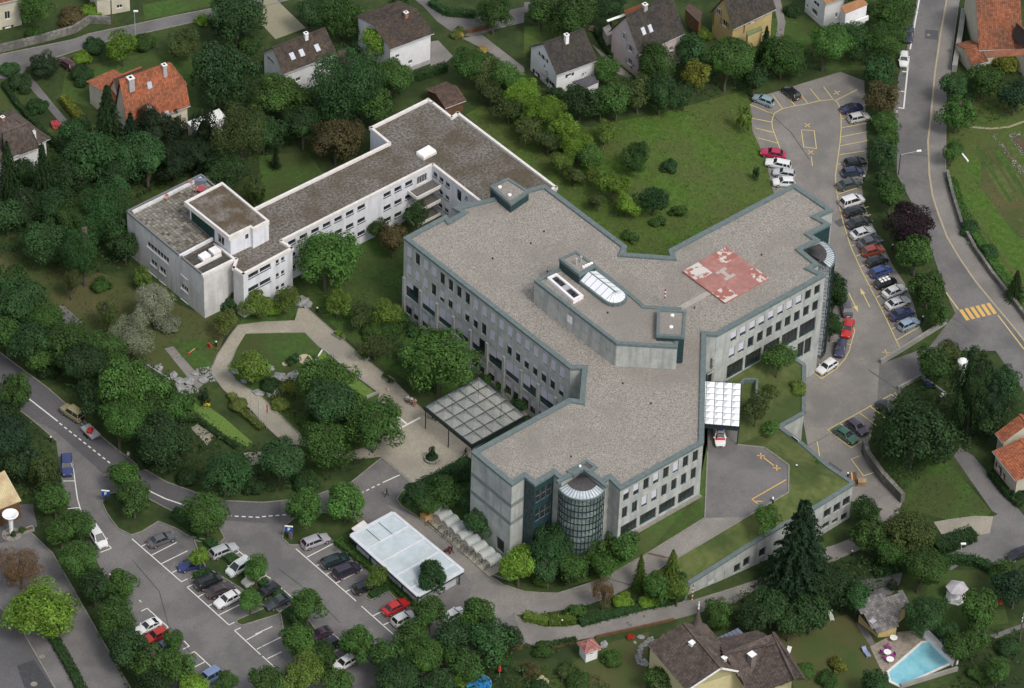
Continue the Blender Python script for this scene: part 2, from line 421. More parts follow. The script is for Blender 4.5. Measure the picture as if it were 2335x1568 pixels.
def window(parent,W,u0,u1,a,b,depth=0.22,blind=0.0,cols=1,rows=1,fm=None,fb=0.06,sill=0.0,spandrel=0.0,shutters=None,op=True):
 """cut an opening in wall W and fit a window part (frame > pane, blind)"""
 u0=max(0.02,u0);u1=min(W.L-0.02,u1);a=max(W.z0+0.02,a);b=min(W.z1-0.02,b)
 if op:W.ops.append((u0,u1,a,b))
 w,h=round(u1-u0,2),round(b-a,2);fm=fm or M_FRAME
 def fr():
  mb=MB().use(fm);t=fb
  mb.box(0,w,0.0,0.08,0,t);mb.box(0,w,0,0.08,h-t,h);mb.box(0,t,0,0.08,t,h-t);mb.box(w-t,w,0,0.08,t,h-t)
  for i in range(1,cols):mb.box(w*i/cols-t/2,w*i/cols+t/2,0.01,0.07,t,h-t)
  for j in range(1,rows):mb.box(t,w-t,0.015,0.065,h*j/rows-t/2,h*j/rows+t/2)
  if sill:mb.box(-0.05,w+0.05,-depth-sill,0.0,-0.10,-0.002)
  return mb.mesh('window')
 o=ob('window',wmesh(('f',w,h,cols,rows,fm.name,sill,depth),fr),parent)
 o.matrix_local=parent.matrix_local.inverted()@W.mat4(u0,a,-depth+0.005)if parent.name not in _ident else W.mat4(u0,a,-depth+0.005)
 pn=ob('pane',wmesh(('p',w,h),lambda:MB().use(M_PANE).box(0.02,w-0.02,0.045,0.055,0.02,h-0.02).mesh('pane')),o)
 if spandrel:
  ob('spandrel',wmesh(('s',w,h,spandrel),lambda:MB().use(M_TEAL).box(0.03,w-0.03,-0.04,0.04,0.02,spandrel).mesh('spandrel')),o)
 if blind:
  bl=blind if isinstance(blind,(list,tuple))else [blind]
  for i,f in enumerate(bl):
   if f<=0:continue
   cw=w/len(bl);hh=(h-spandrel)*f
   ob('blind',wmesh(('b',w,h,i,f,len(bl),spandrel),lambda:MB().use(M_BLIND).box(i*cw+0.05,(i+1)*cw-0.05,-0.13,-0.10,h-hh+0.03,h-0.02).mesh('blind')),o)
 if shutters:
  for sgn in (0,1):
   ob('shutter',wmesh(('sh',w,h,sgn,shutters.name),lambda:MB().use(shutters).box(-w*0.5 if sgn==0 else w+0.03,-0.03 if sgn==0 else w*1.5,-depth-0.05,-depth,0,h).mesh('shutter')),o)
 return o
_ident=set()
def building(name,label,category,group=None):
 """a building's Empty stays at the world origin so that its parts can be written in world coordinates"""
 o=thing(name,label,category,group=group);_ident.add(o.name);return o
# ------------------------------------------------------------------ the ground and what lies flat on it
def tt(i,*pts):return [T(i,x,y)for x,y in pts]
def _ground():
 bm=bmesh.new();S=1500
 f=bm.faces.new([bm.verts.new(v)for v in ((-S,-S,0),(S,-S,0),(S,S,0),(-S,S,0))])
 for k in range(-6,7):
  for no in (EH,Vector((-EH.y,EH.x,0))):
   bmesh.ops.bisect_plane(bm,geom=bm.verts[:]+bm.edges[:]+bm.faces[:],plane_co=no*(k*60.0),plane_no=no)
 for e,_ in BREAKS:
  bmesh.ops.bisect_plane(bm,geom=bm.verts[:]+bm.edges[:]+bm.faces[:],plane_co=EH*e,plane_no=EH)
 for v in bm.verts:v.co.z=g(v.co)
 me=bpy.data.meshes.new('ground');bm.to_mesh(me);bm.free();me.materials.append(M_GRASS)
 ob('ground',me,None,kind='structure')
_ground()
# lawns
drape('lawn',[(1100,240),(1345,290),(1500,262),(1700,205),(1712,238),(1716,300),(1745,360),(1765,425),(1800,460),(1560,640),(1380,620),(1230,470),(1140,330),(1060,262)],M_LAWN,0.012)
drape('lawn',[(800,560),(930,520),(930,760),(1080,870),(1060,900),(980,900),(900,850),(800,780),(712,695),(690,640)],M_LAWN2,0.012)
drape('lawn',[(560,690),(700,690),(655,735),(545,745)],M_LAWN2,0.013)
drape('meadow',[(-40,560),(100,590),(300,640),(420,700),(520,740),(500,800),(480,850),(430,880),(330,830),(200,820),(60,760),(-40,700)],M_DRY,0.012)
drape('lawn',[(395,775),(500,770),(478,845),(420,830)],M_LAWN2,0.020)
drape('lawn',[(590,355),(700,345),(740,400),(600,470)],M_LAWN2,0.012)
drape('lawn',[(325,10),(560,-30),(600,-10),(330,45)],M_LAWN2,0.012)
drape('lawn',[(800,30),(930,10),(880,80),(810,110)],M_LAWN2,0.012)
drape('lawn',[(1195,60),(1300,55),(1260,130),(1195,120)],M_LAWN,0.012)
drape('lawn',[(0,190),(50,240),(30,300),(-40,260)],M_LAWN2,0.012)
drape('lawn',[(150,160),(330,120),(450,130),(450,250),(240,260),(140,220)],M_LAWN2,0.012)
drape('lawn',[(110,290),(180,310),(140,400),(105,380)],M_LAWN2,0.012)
drape('lawn',[(1715,30),(1900,60),(2060,10),(2070,120),(2040,160),(1900,160),(1760,140)],M_LAWN2,0.011)
drape('field',[(2200,200),(2360,190),(2360,760),(2310,690),(2240,600),(2200,540),(2165,440),(2165,240)],M_LAWN,0.012)
drape('field',[(2235,350),(2290,318),(2360,420),(2360,560),(2320,540),(2240,430)],M_DRY,0.022)
drape('lawn',[(2040,1020),(2160,1050),(2260,1165),(2255,1175),(2160,1185),(2070,1160),(2000,1050)],M_LAWN2,0.012)
drape('lawn',[(1760,1440),(1930,1400),(2015,1480),(2015,1540),(1960,1590),(1820,1590)],M_DRY,0.012)
drape('lawn',[(2115,1330),(2160,1300),(2270,1300),(2300,1420),(2190,1440),(2110,1400)],M_LAWN2,0.012)
drape('lawn',[(1340,1480),(1480,1440),(1470,1600),(1240,1600),(1300,1520)],M_DRY,0.012)
drape('vegetable_bed',tt(3,(2215,1235),(2300,1215),(2400,1340),(2400,1480)),M_SOIL,0.030)
for i in range(9):
 a,b=T(3,1930+i*42-60,1290+i*3),T(3,2240+i*42-60,1790+i*3)
 lines('planted_row',[[a,b]],0.55+.25*(i%3),M_LAWN2 if i%4==1 else M_DRY if i%2 else M_GREENROOF,0.036+.002*i)
for a,b,w in ((T(7,1650,60),T(7,2335,1010),.5),(T(7,1900,40),T(7,2420,620),.35),(T(7,2010,0),T(7,2400,430),.6)):lines('field_furrow',[[a,b]],w,M_DRY,0.03)
CRK=mat('tar_seam',(.055,.053,.055),(.09,.088,.088),3.0)
lines('tar_seam',[tt(12,(1180,420),(1420,700),(1500,1000),(1700,1250)),tt(13,(150,500),(420,700),(700,980)),tt(3,(40,980),(260,1180),(420,1420)),tt(7,(1480,330),(1560,325)),tt(7,(1650,1250),(1790,1330),(1880,1420)),
tt(11,(950,185),(1210,362)),tt(11,(400,862),(600,755)),tt(10,(1800,1100),(1990,1290),(1760,1500)),tt(3,(1250,1372),(1480,1392))],.09,CRK,.082)
for P in (tt(12,(1500,330),(1525,318),(1540,330),(1512,343)),tt(13,(620,320),(680,300),(690,325),(640,345)),tt(12,(1600,280),(1650,300),(1630,320),(1590,300)),tt(7,(640,420),(720,380),(760,430),(690,470)),tt(9,(400,1420),(520,1440),(500,1480),(410,1470)),tt(11,(600,1000),(720,1080),(680,1120),(580,1050))):
 drape('worn_patch',P,M_ASPH_D,.0625)
# car parks, roads, pavements
ASPH_W=[(187,1170),(150,1150),(135,1060),(128,1005),(95,976),(64,950),(-60,860),(-60,760),(0,804),(110,886),(154,925),(220,986),(269,1027),(317,1063),
(379,1099),(448,1124),(512,1142),(598,1146),(700,1137),(802,1099),(869,1045),(938,1101),(915,1122),(905,1140),(915,1155),(951,1178),
(1117,1313),(1148,1334),(1195,1349),(1235,1352),(1272,1353),(1330,1335),(1382,1316),(1446,1334),(1390,1362),(1333,1382),(1220,1401.5),(1171,1400),
(1195,1418),(1200,1466),(1130,1500),(1000,1560),(930,1620),(380,1620),(330,1480),(215,1270)]
drape('car_park',ASPH_W,M_ASPH,0.04)
drape('road',[(-60,860),(-60,760),(0,804),(110,886),(154,925),(220,986),(269,1027),(317,1063),(379,1099),(448,1124),(512,1142),(598,1146),(640,1143),(640,1195),(560,1190),
(425,1180.6),(384,1173),(343,1155),(290,1125),(240,1085),(180,1030),(128,985),(64,950)],M_ASPH_D,0.055)
drape('road',[(951,1180),(1117,1313),(1148,1334),(1195,1349),(1235,1352),(1272,1353),(1330,1335),(1382,1316),(1446,1334),(1390,1362),(1333,1382),(1220,1401.5),(1171,1400),
(1130,1420),(1060,1380),(1080,1330),(915,1180),(880,1150)],M_ASPH_L,0.055)
LOWER=[(1171,1400),(1195,1418),(1241,1431),(1292,1431),(1384.5,1415.6),(1533,1382),(1563.7,1369.6),(1581,1368),(1750.5,1315.8),(1891,1246.7),(1942,1227.5),(2014,1160),
(2057,1146),(2040,1200),(1960,1254),(1896,1282.5),(1715,1349),(1676,1374.7),(1579,1402),(1538,1413),(1476.6,1426),(1359,1451.5),(1310,1461.7),(1220.7,1474.5),(1195,1464)]
drape('road',LOWER,M_ASPH_L,0.070)
drape('car_park',[(1709.6,238),(1740,217),(1822,192),(1916.8,163.8),(1970.5,184.3),(1979,384),(1965,424),(1970.5,467.5),(1986,506),(2009,552),(2034.5,603),(2068,654),(2083,693),
(2096,739),(2106,765),(2005,831),(2000,925),(1985,1000),(1963,1027),(1968,1040),(2057.5,1145),(2014,1160),(1930,1140),(1850,1060),(1820,900),(1800,760),(1780,500),(1760,425),(1745,360),(1732.6,335),(1716,300)],M_ASPH_L,0.04)
drape('road',[(2096,-30),(2080,60),(2058,145),(2048,177),(2038,256),(2045,330),(2045,398),(2078,460),(2121,562),(2157,667),(2178,715),(2120,790),(2005,831),(2000,925),(2055,909),
(2050,887),(2105,858),(2150,800),(2270,800),(2360,930),(2360,815),(2300.7,733.7),(2262,687.6),(2224,641.6),(2190.6,593),(2160,541.7),(2139.4,488),(2126.6,447),
(2119,398),(2116,322),(2121.5,276),(2131.8,166),(2144.6,77),(2164,-30)],M_ASPH,0.055)
drape('pavement',[(2164,-30),(2144.6,77),(2131.8,166),(2121.5,276),(2116,322),(2119,398),(2126.6,447),(2139.4,488),(2160,541.7),(2190.6,593),(2224,641.6),(2262,687.6),(2300.7,733.7),(2360,815),
(2360,758),(2335,728.6),(2300.7,682.5),(2262,634),(2218.8,572.4),(2188,513.6),(2167.6,449.6),(2156,398),(2157,230),(2167.6,153.6),(2178,64),(2192,-30)],M_ASPH_L,0.075)
drape('road',[(-60,140),(0,125),(166,91),(205,77),(302,57),(399,36),(600,-2),(700,-25),(760,-25),(640,5),(443,50),(330,75),(243,95),(161,120),(61,152),(48,180),(-60,178)],M_ASPH,0.04)
drape('path',tt(0,(190,690),(260,660),(480,930),(700,1190),(660,1240),(430,970)),M_ASPH,0.05)
drape('road',tt(1,(1330,-30),(1500,-30),(1640,100),(1900,150),(2335,60),(2335,200),(2080,260),(1870,330),(1700,290),(1560,190),(1440,60)),M_ASPH,0.04)
drape('path',tt(1,(1780,340),(1960,310),(2335,600),(2335,680),(2150,560),(2000,450)),M_ASPH_L,0.045)
drape('path',tt(2,(0,20),(230,0),(180,110),(0,110)),M_ASPH,0.045)
drape('path',tt(2,(600,390),(700,470),(960,680),(930,700),(800,640)),M_ASPH_L,0.045)
drape('path',tt(3,(90,-40),(160,-30),(210,200),(190,320),(120,370),(140,200)),M_ASPH_L,0.045)
drape('street',[(-80,1165),(20,1180),(72,1216),(120,1262),(159,1329),(225,1446),(297,1568),(335,1630),(-80,1630)],M_ASPH,0.04)
drape('street',[(-80,1300),(0,1385),(41,1421),(125,1568),(160,1630),(-80,1630)],M_ASPH_D,0.055)
drape('forecourt',[(-60,1160),(20,1150),(75,1150),(85,1200),(20,1235),(-60,1250)],M_ASPH_D,0.065)
drape('drive',[(2147,1272),(2219,1236),(2262,1180),(2275,1172),(2262,1165),(2175,1040),(2188,1020),(2220,1040),(2360,1205),(2360,1290),(2330,1260),(2295,1300),(2272,1303),(2211,1272),(2170,1300),(2130,1300)],M_ASPH,0.04)
drape('patio',tt(15,(1530,80),(1700,50),(1900,25),(2060,30),(2030,180),(1900,200),(1800,150),(1600,190)),M_PLAZA,0.06)
drape('drive',tt(15,(880,600),(1250,530),(1230,620),(1150,730),(950,760)),M_ASPH,0.05)
drape('drive',tt(1,(0,20),(70,-60),(215,80),(390,250),(120,350),(0,220)),mat('beige_gravel_yard',(0.24,0.225,0.15),(0.31,0.29,0.20),4.0,0.95),0.05)
drape('drive',tt(1,(1500,370),(1570,360),(1700,500),(1590,600),(1500,610)),M_ASPH_L,0.05)
drape('path',tt(15,(2030,1090),(2335,980),(2335,1020),(2080,1120)),M_ASPH,0.05)
# plaza and the garden path
drape('garden_path',[(496,809),(504,797),(527,762),(545,741),(598,734),(672,731),(680,703),(700,703),(820,809),(900,871),(964,935),(997,960),(1085,1020),(1075,1063),(1025,1080),
(976,1099),(938,1101),(869,1042),(800,1050),(700,1020),(646,1009),(598,965),(570,932),(510,890),(479,848)],M_PLAZA,0.10)
drape('garden_lawn',[(560,762),(598,760.6),(695,759),(733,797),(864,899),(861,930),(870,1010),(760,1040),(690,1000),(598,907),(537.5,868),(522,840),(537.5,799)],M_LAWN2,0.12)
drape('covered_forecourt',[(975,935),(1090,860),(1205,945),(1080,1025)],M_PLAZA,0.11)
drape('groundcover_bed',tt(9,(540,20),(790,215),(1025,395),(830,470),(760,300),(430,210)),M_BRIGHT,0.16)
drape('groundcover_bed',tt(8,(1620,450),(1740,430),(2000,610),(2250,830),(2200,870),(2060,800),(1800,610)),M_BRIGHT,0.05)
drape('stepping_path',[(375,795),(395,790),(468,873),(450,888)],M_ASPH_L,0.05)
drape('sand_court',tt(5-1,(500,1170),(560,1160),(730,1310),(650,1380),(600,1370)),M_ASPH,0.05)
drape('gravel_patch',tt(9-1,(1700,700),(1800,640),(1920,740),(1850,860)),M_PLAZA,0.05)
drape('gravel_patch',tt(9-1,(2170,920),(2335,910),(2335,1010),(2210,1040)),M_PLAZA,0.05)
drape('pool_terrace',tt(15,(960,1190),(1210,1060),(1440,1040),(1480,1180),(1240,1420),(1080,1440)),mat('flagstones',(0.22,0.19,0.15),(0.33,0.29,0.24),1.6,0.95,0.4),0.05)
drape('gravel_patch',tt(15,(840,970),(960,1060),(1010,1180),(980,1210),(850,1010)),M_ASPH,0.04)
# planted islands in the car park, with stone kerbs
ISLANDS={
'a':[(233,1147),(240,1128),(300,1118),(390,1165),(452,1190),(500,1205),(512,1228),(495,1245),(450,1235),(400,1205),(361,1190),(325,1212),(299.5,1221),(268.7,1205.7),(243,1170)],
'b':[(433,1325),(436,1317),(470,1295),(455,1265),(440,1225),(500,1238),(560,1280),(640,1350),(650,1375),(605,1385),(545,1340),(480,1300),(450,1322)],
'c':[(540,1415),(540,1422),(552,1427),(575,1420),(640,1400),(620,1380),(575,1400)],
'd':[(640,1398),(660,1380),(700,1410),(730,1450),(780,1510),(790,1560),(740,1560),(690,1520),(650,1460)],
'e':[(644,1228),(650,1200),(680,1175),(740,1170),(810,1180),(830,1215),(815,1245),(850,1290),(930,1350),(965,1380),(955,1395),(905,1370),(885,1348),(845,1370),(832,1362),(850,1340),(870,1325),(830,1290),(775,1240),(730,1225),(690,1243),(660,1244)],
'f':[(905,1140),(915,1122),(940,1108),(1075,1068),(1080,1150),(1140,1290),(1165,1325),(1120,1310),(951,1178),(915,1155)],
}
for k,P in ISLANDS.items():
 drape('planting_bed',P,M_GRASS if k!='f' else M_LAWN2,0.13+.01*'abcdef'.index(k))
 lines('kerb',[P+[P[0]]],0.16,M_KERB,0.0,h=0.20)
# kerbs along roads
lines('kerb',[[(-60,765),(0,804),(110,886),(154,925),(220,986),(269,1027),(317,1063),(379,1099),(448,1124),(512,1142),(598,1146),(700,1137),(802,1099),(869,1045)],
[(-60,860),(64,950),(95,976),(128,1005)],
[(951,1178),(1117,1313),(1148,1334),(1195,1349),(1235,1352),(1272,1353),(1330,1335),(1382,1316)],
[(1171,1400),(1195,1418),(1241,1431),(1292,1431),(1384.5,1415.6),(1533,1382),(1563.7,1369.6)],
[(1220,1401.5),(1171,1400)],
[(1585,1370),(1750.5,1315.8),(1891,1246.7)],
[(72,1216),(120,1262),(159,1329),(225,1446),(297,1568),(330,1625)],
[(0,1385),(41,1421),(125,1568),(150,1620)],
[(95,1400),(140,1490),(180,1570),(200,1610)],
[(2156,398),(2157,230),(2167.6,153.6),(2178,64),(2190,-20)],
[(0,125),(166,91),(205,77),(302,57),(399,36),(600,-2)],
[(61,152),(161,120),(243,95),(330,75),(443,50),(640,5)],
[(2050,887),(2055,909)]],0.18,M_KERB,0.03,h=0.10)
lines('path_edging',[[(545,741),(527,762),(496,809),(479,848),(510,890),(598,965),(646,1009)],[(537.5,799),(522,840),(537.5,868),(598,907),(690,997)],
[(560,762),(598,760.6),(695,759),(733,797),(864,899)],[(700,703),(820,809),(900,871),(964,935)]],0.14,M_KERB,0.08,h=0.10)
lines('paved_gutter',[tt(9,(1060,955),(1200,1070),(1335,1195))],0.45,M_KERB,0.115)
lines('expansion_joint',[[T(12-1,950,180),T(12-1,1210,360)]],0.18,M_STONEW,0.075)
# white markings
W=M_WLINE
lines('parking_line',[tt(12,(1175,230),(1618,615)),tt(12,(1667,662),(2040,998)),tt(12,(2090,1048),(2335,1275)),tt(13,(-10,1265),(130,1390)),
tt(12,(1260,298),(1320,268)),tt(12,(1350,377),(1575,262)),tt(12,(1437,453),(1670,338)),tt(12,(1530,535),(1580,508)),tt(12,(1618,612),(1670,588)),
tt(12,(1667,662),(1720,638)),tt(12,(1765,747),(1850,703)),tt(12,(1856,829),(1910,800)),tt(12,(1950,910),(2165,803)),tt(12,(2040,998),(2090,974)),
tt(12,(2090,1048),(2145,1022)),tt(12,(2195,1132),(2335,1058)),tt(12,(2288,1215),(2335,1190)),tt(13,(-60,1080),(92,1012)),tt(13,(-10,1195),(183,1100)),tt(13,(45,1300),(175,1237)),
tt(12,(2115,330),(2215,412)),tt(12,(1943,445),(2135,347)),tt(12,(2120,605),(2200,565)),tt(13,(40,562),(78,585)),tt(13,(125,632),(270,755)),tt(13,(108,902),(262,825)),tt(13,(195,990),(262,957)),
tt(13,(555,1017),(722,1155)),tt(13,(545,1288),(705,1205)),tt(13,(620,1110),(650,1100)),
tt(13,(302,320),(838,785)),tt(13,(402,393),(632,275)),tt(13,(487,470),(525,452)),tt(13,(573,547),(620,522)),tt(13,(660,625),(892,505)),tt(13,(748,700),(830,660)),
tt(13,(885,830),(1230,1135)),tt(13,(990,917),(1080,872)),tt(13,(1080,1000),(1170,955)),tt(13,(1175,1083),(1330,1000)),
tt(12,(775,100),(995,315)),tt(12,(895,352),(998,312)),tt(12,(975,540),(1040,600)),tt(12,(920,635),(985,605)),tt(12,(1240,775),(1258,795)),
tt(12,(1310,848),(1500,1020)),tt(12,(1500,1020),(1465,1035)),tt(12,(1400,935),(1360,955)),tt(12,(1258,875),(1310,850)),tt(12,(1640,1140),(1685,1188),(1630,1215)),
tt(12,(1733,1235),(1955,1440)),tt(12,(1680,1260),(1733,1235)),tt(12,(1828,1325),(1720,1380)),tt(12,(1920,1412),(1880,1430)),
tt(8,(640,970),(690,1330),(730,1470)),tt(8,(565,1174),(668,1172)),tt(8,(605,1420),(708,1410))],0.16,W,0.068)
lines('centre_line',[tt(8,(225,415),(515,642)),tt(8,(1325,1260),(1470,1330),(1660,1395))]+
[[(T(8,530,658)[0]+(T(8,1025,1050)[0]-T(8,530,658)[0])*(i/11.6),T(8,530,658)[1]+(T(8,1025,1050)[1]-T(8,530,658)[1])*(i/11.6)),
(T(8,530,658)[0]+(T(8,1025,1050)[0]-T(8,530,658)[0])*((i+.55)/11.6),T(8,530,658)[1]+(T(8,1025,1050)[1]-T(8,530,658)[1])*((i+.55)/11.6))]for i in range(12)]+
[[T(8,2030+62*i,1484+3*i),T(8,2064+62*i,1486+3*i)]for i in range(5)]+[[T(9,0+60*i,1492-5*i),T(9,34+60*i,1489-5*i)]for i in range(4)]+
[tt(9,(880,1283),(905,1270)),tt(9,(928,1260),(955,1246)),tt(9,(976,1236),(1003,1222)),tt(9,(1025,1212),(1050,1200)),tt(9,(1075,1188),(1225,1120))],0.22,W,0.075)
lines('plaza_line',[tt(9,(1098,510),(1290,668)),tt(9,(1175,735),(1408,612))],0.32,W,0.125)
lines('parking_line',[[(2096,0),T(3,1320,440)],tt(3,(1310,502),(1262,967),(1215,960)),tt(3,(1250,638),(1290,641)),tt(3,(1215,812),(1275,817))],0.26,W,0.075)
# yellow markings
Y=M_YLINE
lines('parking_line',[tt(3,(95,1050),(88,1090),(95,1150),(160,1320)),tt(3,(95,1050),(110,1010),(180,970),(290,945),(405,925),(515,897),(635,888),(670,910),(695,960),(705,1050),(705,1150),(697,1260),(680,1380),(655,1557)),
tt(7,(655,0),(660,120),(690,290),(730,450),(790,640),(870,820),(960,1000),(1060,1190),(1150,1380),(1225,1540)),
tt(3,(-40,960),(95,1015)),tt(3,(-30,1065),(90,1090)),tt(3,(0,1158),(105,1182)),tt(3,(0,1238),(140,1277)),tt(2,(2020,1053),(2205,1090)),tt(2,(2060,1142),(2230,1182)),tt(2,(2085,1230),(2265,1278)),tt(2,(2010,932),(2170,997)),
tt(3,(95,848),(185,970)),tt(3,(215,850),(297,943)),tt(3,(325,815),(405,920)),tt(3,(430,790),(515,897)),tt(3,(550,775),(635,890)),tt(3,(660,895),(850,798)),
tt(3,(700,985),(930,935)),tt(3,(705,1062),(770,1045)),tt(3,(705,1140),(935,1098)),tt(3,(703,1220),(940,1175)),tt(3,(700,1300),(940,1253)),tt(3,(690,1380),(920,1345)),tt(3,(678,1465),(730,1452)),
tt(7,(665,180),(890,105)),tt(7,(690,280),(720,270)),tt(7,(715,365),(950,285)),tt(7,(735,455),(970,355)),tt(7,(755,550),(800,535)),tt(7,(790,640),(860,612)),tt(7,(828,732),(890,705)),tt(7,(872,823),(930,800)),
tt(7,(915,915),(970,890)),tt(7,(958,1005),(1000,985)),tt(7,(1010,1100),(1070,1068)),tt(7,(1055,1192),(1110,1165)),tt(7,(1105,1288),(1150,1262)),tt(7,(1150,1380),(1215,1345)),tt(7,(1200,1473),(1398,1360)),
tt(7,(775,1235),(805,1305),(825,1395),(780,1557)),tt(7,(700,1305),(735,1302)),tt(7,(625,1485),(790,1515)),
tt(11,(785,0),(740,85),(665,170),(530,262),(465,210)),
tt(11,(585,718),(1155,402),(1235,470)),tt(11,(585,718),(795,878),(975,765)),tt(11,(690,655),(735,690)),tt(11,(870,568),(1020,680)),tt(11,(965,510),(1125,632)),tt(11,(860,820),(880,832)),
tt(11,(490,815),(515,965)),tt(11,(875,948),(795,980),(905,1128),(995,1098)),
tt(3,(350,1158),(465,1165),(485,1325),(372,1312),(350,1158)),tt(3,(380,1100),(428,1135)),tt(3,(428,1103),(382,1132)),tt(3,(410,1340),(458,1375)),tt(3,(455,1345),(412,1372)),tt(3,(438,1395),(450,1480)),
tt(3,(640,840),(695,812)),tt(3,(650,808),(685,848)),tt(11,(1070,25),(1140,30)),tt(11,(1095,2),(1115,52)),tt(11,(1170,395),(1215,400)),tt(11,(1185,380),(1200,415))],0.15,Y,0.080)
def arrow(p,q):
 A,B=gp(p),gp(q);d=(B-A);d.z=0;L=d.length;d.normalize();n=Vector((-d.y,d.x,0));mb=MB().use(M_YLINE)
 def pt(a,b):
  P=A+d*a+n*b;return (P.x,P.y,g(P)+0.085)
 mb.quad(pt(0,-.09),pt(L-1.6,-.09),pt(L-1.6,.09),pt(0,.09));mb.add([pt(L-1.6,-.4),pt(L,0),pt(L-1.6,.4)],[(0,1,2)])
 mb.build('painted_arrow',kind='structure')
arrow(T(7,960,1180),T(7,875,1010));arrow(T(7,772,1055),T(7,858,1228))
lines('edge_line',[[(2162,-20),(2144.6,77),(2131.8,166),(2121.5,276),(2116,322),(2119,398),(2126.6,447),(2139.4,488),(2160,541.7),(2190.6,593),(2224,641.6),(2262,687.6),(2300.7,733.7),(2355,800)]],0.30,mat('yellow_kerb_stone',(0.42,0.36,0.22),(0.36,0.30,0.22),1.5,0.9),0.082)
lines('edge_line',[tt(7,(1640,1050),(1750,1200)),tt(7,(2100,1250),(2335,1557))],0.2,M_YLINE,0.075)
for i in range(6):
 a=T(7,1770+i*48.5,1203-i*11.5);b=T(7,1835+i*48.5,1298-i*11.5)
 lines('crossing_stripe',[[a,b]],0.62,M_YOCHRE,0.078)
for p,r in ((T(3,1483,312),.35),(T(12,375,1280),.45),(T(12,303,1525),.5),(T(9,1600-1300,60),.0),(T(7,1395,655),0)):
 if r:
  P=gp(p);mb=MB().use(M_KERB);mb.prism([(P.x+r*cos(a*pi/6),P.y+r*sin(a*pi/6))for a in range(12)],g(P)+.06,g(P)+.09);mb.build('manhole_cover',kind='structure')
drape('road_patch',tt(3,(1455,262),(1575,275),(1560,355),(1450,345)),M_ASPH_D,0.066)
drape('road_patch',tt(12,(150,1360),(300,1310),(480,1560),(230,1590)),mat('tar_patch',(0.05,0.05,0.055),(0.07,0.07,0.075),2.0),0.07)
# ------------------------------------------------------------------ raised terrace (planted roof of the lower building) with ambulance court
def tv(p,z):P=at(p,z);return Vector((P.x,P.y,z))
TV=dict(
f0=tv((1420.3,1217),5.4),f1=tv((1590.5,1127),5.3),f2=tv((1612,1015),5.3),f3=tv((1612,880),5.3),f4=tv((1653,871),5.3),f5=tv((1750,812),5.2),f6=tv((1800,785),4.2),
e0=tv(T(11,250,60),2.6),e1=tv(T(11,375,145),1.7),e2=tv(T(11,372,570),1.5),e3=tv(T(11,150,695),1.5),e4=tv(T(11,340,835),1.7),e5=tv(T(11,590,1050),2.2),e6=tv(T(11,812,1200),2.5),
s0=tv(T(11,420,1445),2.5),s1=tv(T(14,2165,190),2.3),s2=tv(T(14,1800,420),2.0),s3=tv(T(14,1460,632),1.6),s4=tv(T(14,1340,560),2.0),
c0=tv((1607.3,1181),4.8),c1=tv((1613.6,1030),4.8),c2=tv((1679,1014),4.8),c3=tv((1743,1020.7),4.8),c4=tv((1799,1061),4.8),c5=tv((1797.7,1123),4.8),c6=tv((1748,1152),4.8),c7=tv((1704.4,1178),4.7),
k0=tv((1476.6,1262),2.6),k1=tv((1382,1316),0.12),k2=tv((1540.6,1274.8),2.8),k3=tv((1440,1334),0.25),b0=tv((1330,1262),0.5),b1=tv((1420.3,1217),3.6),b2=tv((1300,1335),0.15),
m0=tv((1613.6,895),4.8),m1=tv((1690,905),4.8),w0=tv((1500,1345),0.3),w1=tv((1560,1368),-0.6))
def tin(name,polys,m,kind='structure',dz=0.0,solid=None):
 mb=MB().use(m)
 for pl in polys:mb.add([TV[k]+Vector((0,0,dz))for k in pl],[tuple(range(len(pl)))])
 me=mb.mesh(name)
 bm=bmesh.new();bm.from_mesh(me);bmesh.ops.triangulate(bm,faces=bm.faces[:]);bmesh.ops.remove_doubles(bm,verts=bm.verts[:],dist=0.01)
 for f in bm.faces:
  if f.normal.z<0:f.normal_flip()
 bm.to_mesh(me);bm.free()
 ob(name,me,None,kind=kind)
tin('terrace_turf',[('f3','f4','f5','m1','m0'),('f5','f6','e0','m1'),('m1','e0','e1','e2'),('m1','e2','e3','c3','c2'),('e3','e4','c4','c3'),('e4','e5','c4'),('c4','e5','e6','c5'),('c5','e6','s0'),
('c5','s0','c6'),('c6','s0','s1','c7'),('c7','s1','s2','k2'),('k2','s2','s3','s4'),('k2','s4','k3'),('k3','s4','w1','w0'),('s4','s3','w1')],M_GREENROOF)
tin('bank_lawn',[('f0','f1','c0','k0'),('f0','k0','k1','b0'),('b0','k1','b2'),('f1','f2','c1','c0')],M_LAWN2)
tin('ambulance_court',[('c0','c1','c2','c3','c4','c5','c6','c7'),('c1','m0','m1','c2')],M_ASPH,dz=0.02)
tin('ramp',[('c0','c7','k2','k0'),('k0','k2','k3','k1')],M_ASPH_L,dz=0.02)
def kerb3(name,keys,w=0.2,h=0.14,m=M_KERB,parent=None):
 mb=MB().use(m)
 for a,b in zip(keys,keys[1:]):
  A,B=TV[a]if isinstance(a,str)else a,TV[b]if isinstance(b,str)else b
  mb.beam(A+Vector((0,0,h/2)),B+Vector((0,0,h/2)),w,h)
 return mb.build(name,parent,kind='structure')
kerb3('kerb',['c1','c0','k0','k1']);kerb3('kerb',['c2','c3','c4','c5','c6','c7','k2','k3'])
lines('court_marking',[[tv(p,4.8)for p in s]for s in (
tt(10,(2075,945),(2145,950)),tt(10,(2108,922),(2110,975)),tt(10,(2135,965),(2225,1035)),tt(10,(2215,1055),(2285,1060)),tt(10,(2250,1030),(2252,1080)),
tt(10,(2335,1160),(2030,1335),(2080,1375)),tt(10,(2065,1352),(2125,1355)))],0.18,M_YOCHRE,0.045,zf=lambda q:4.8)
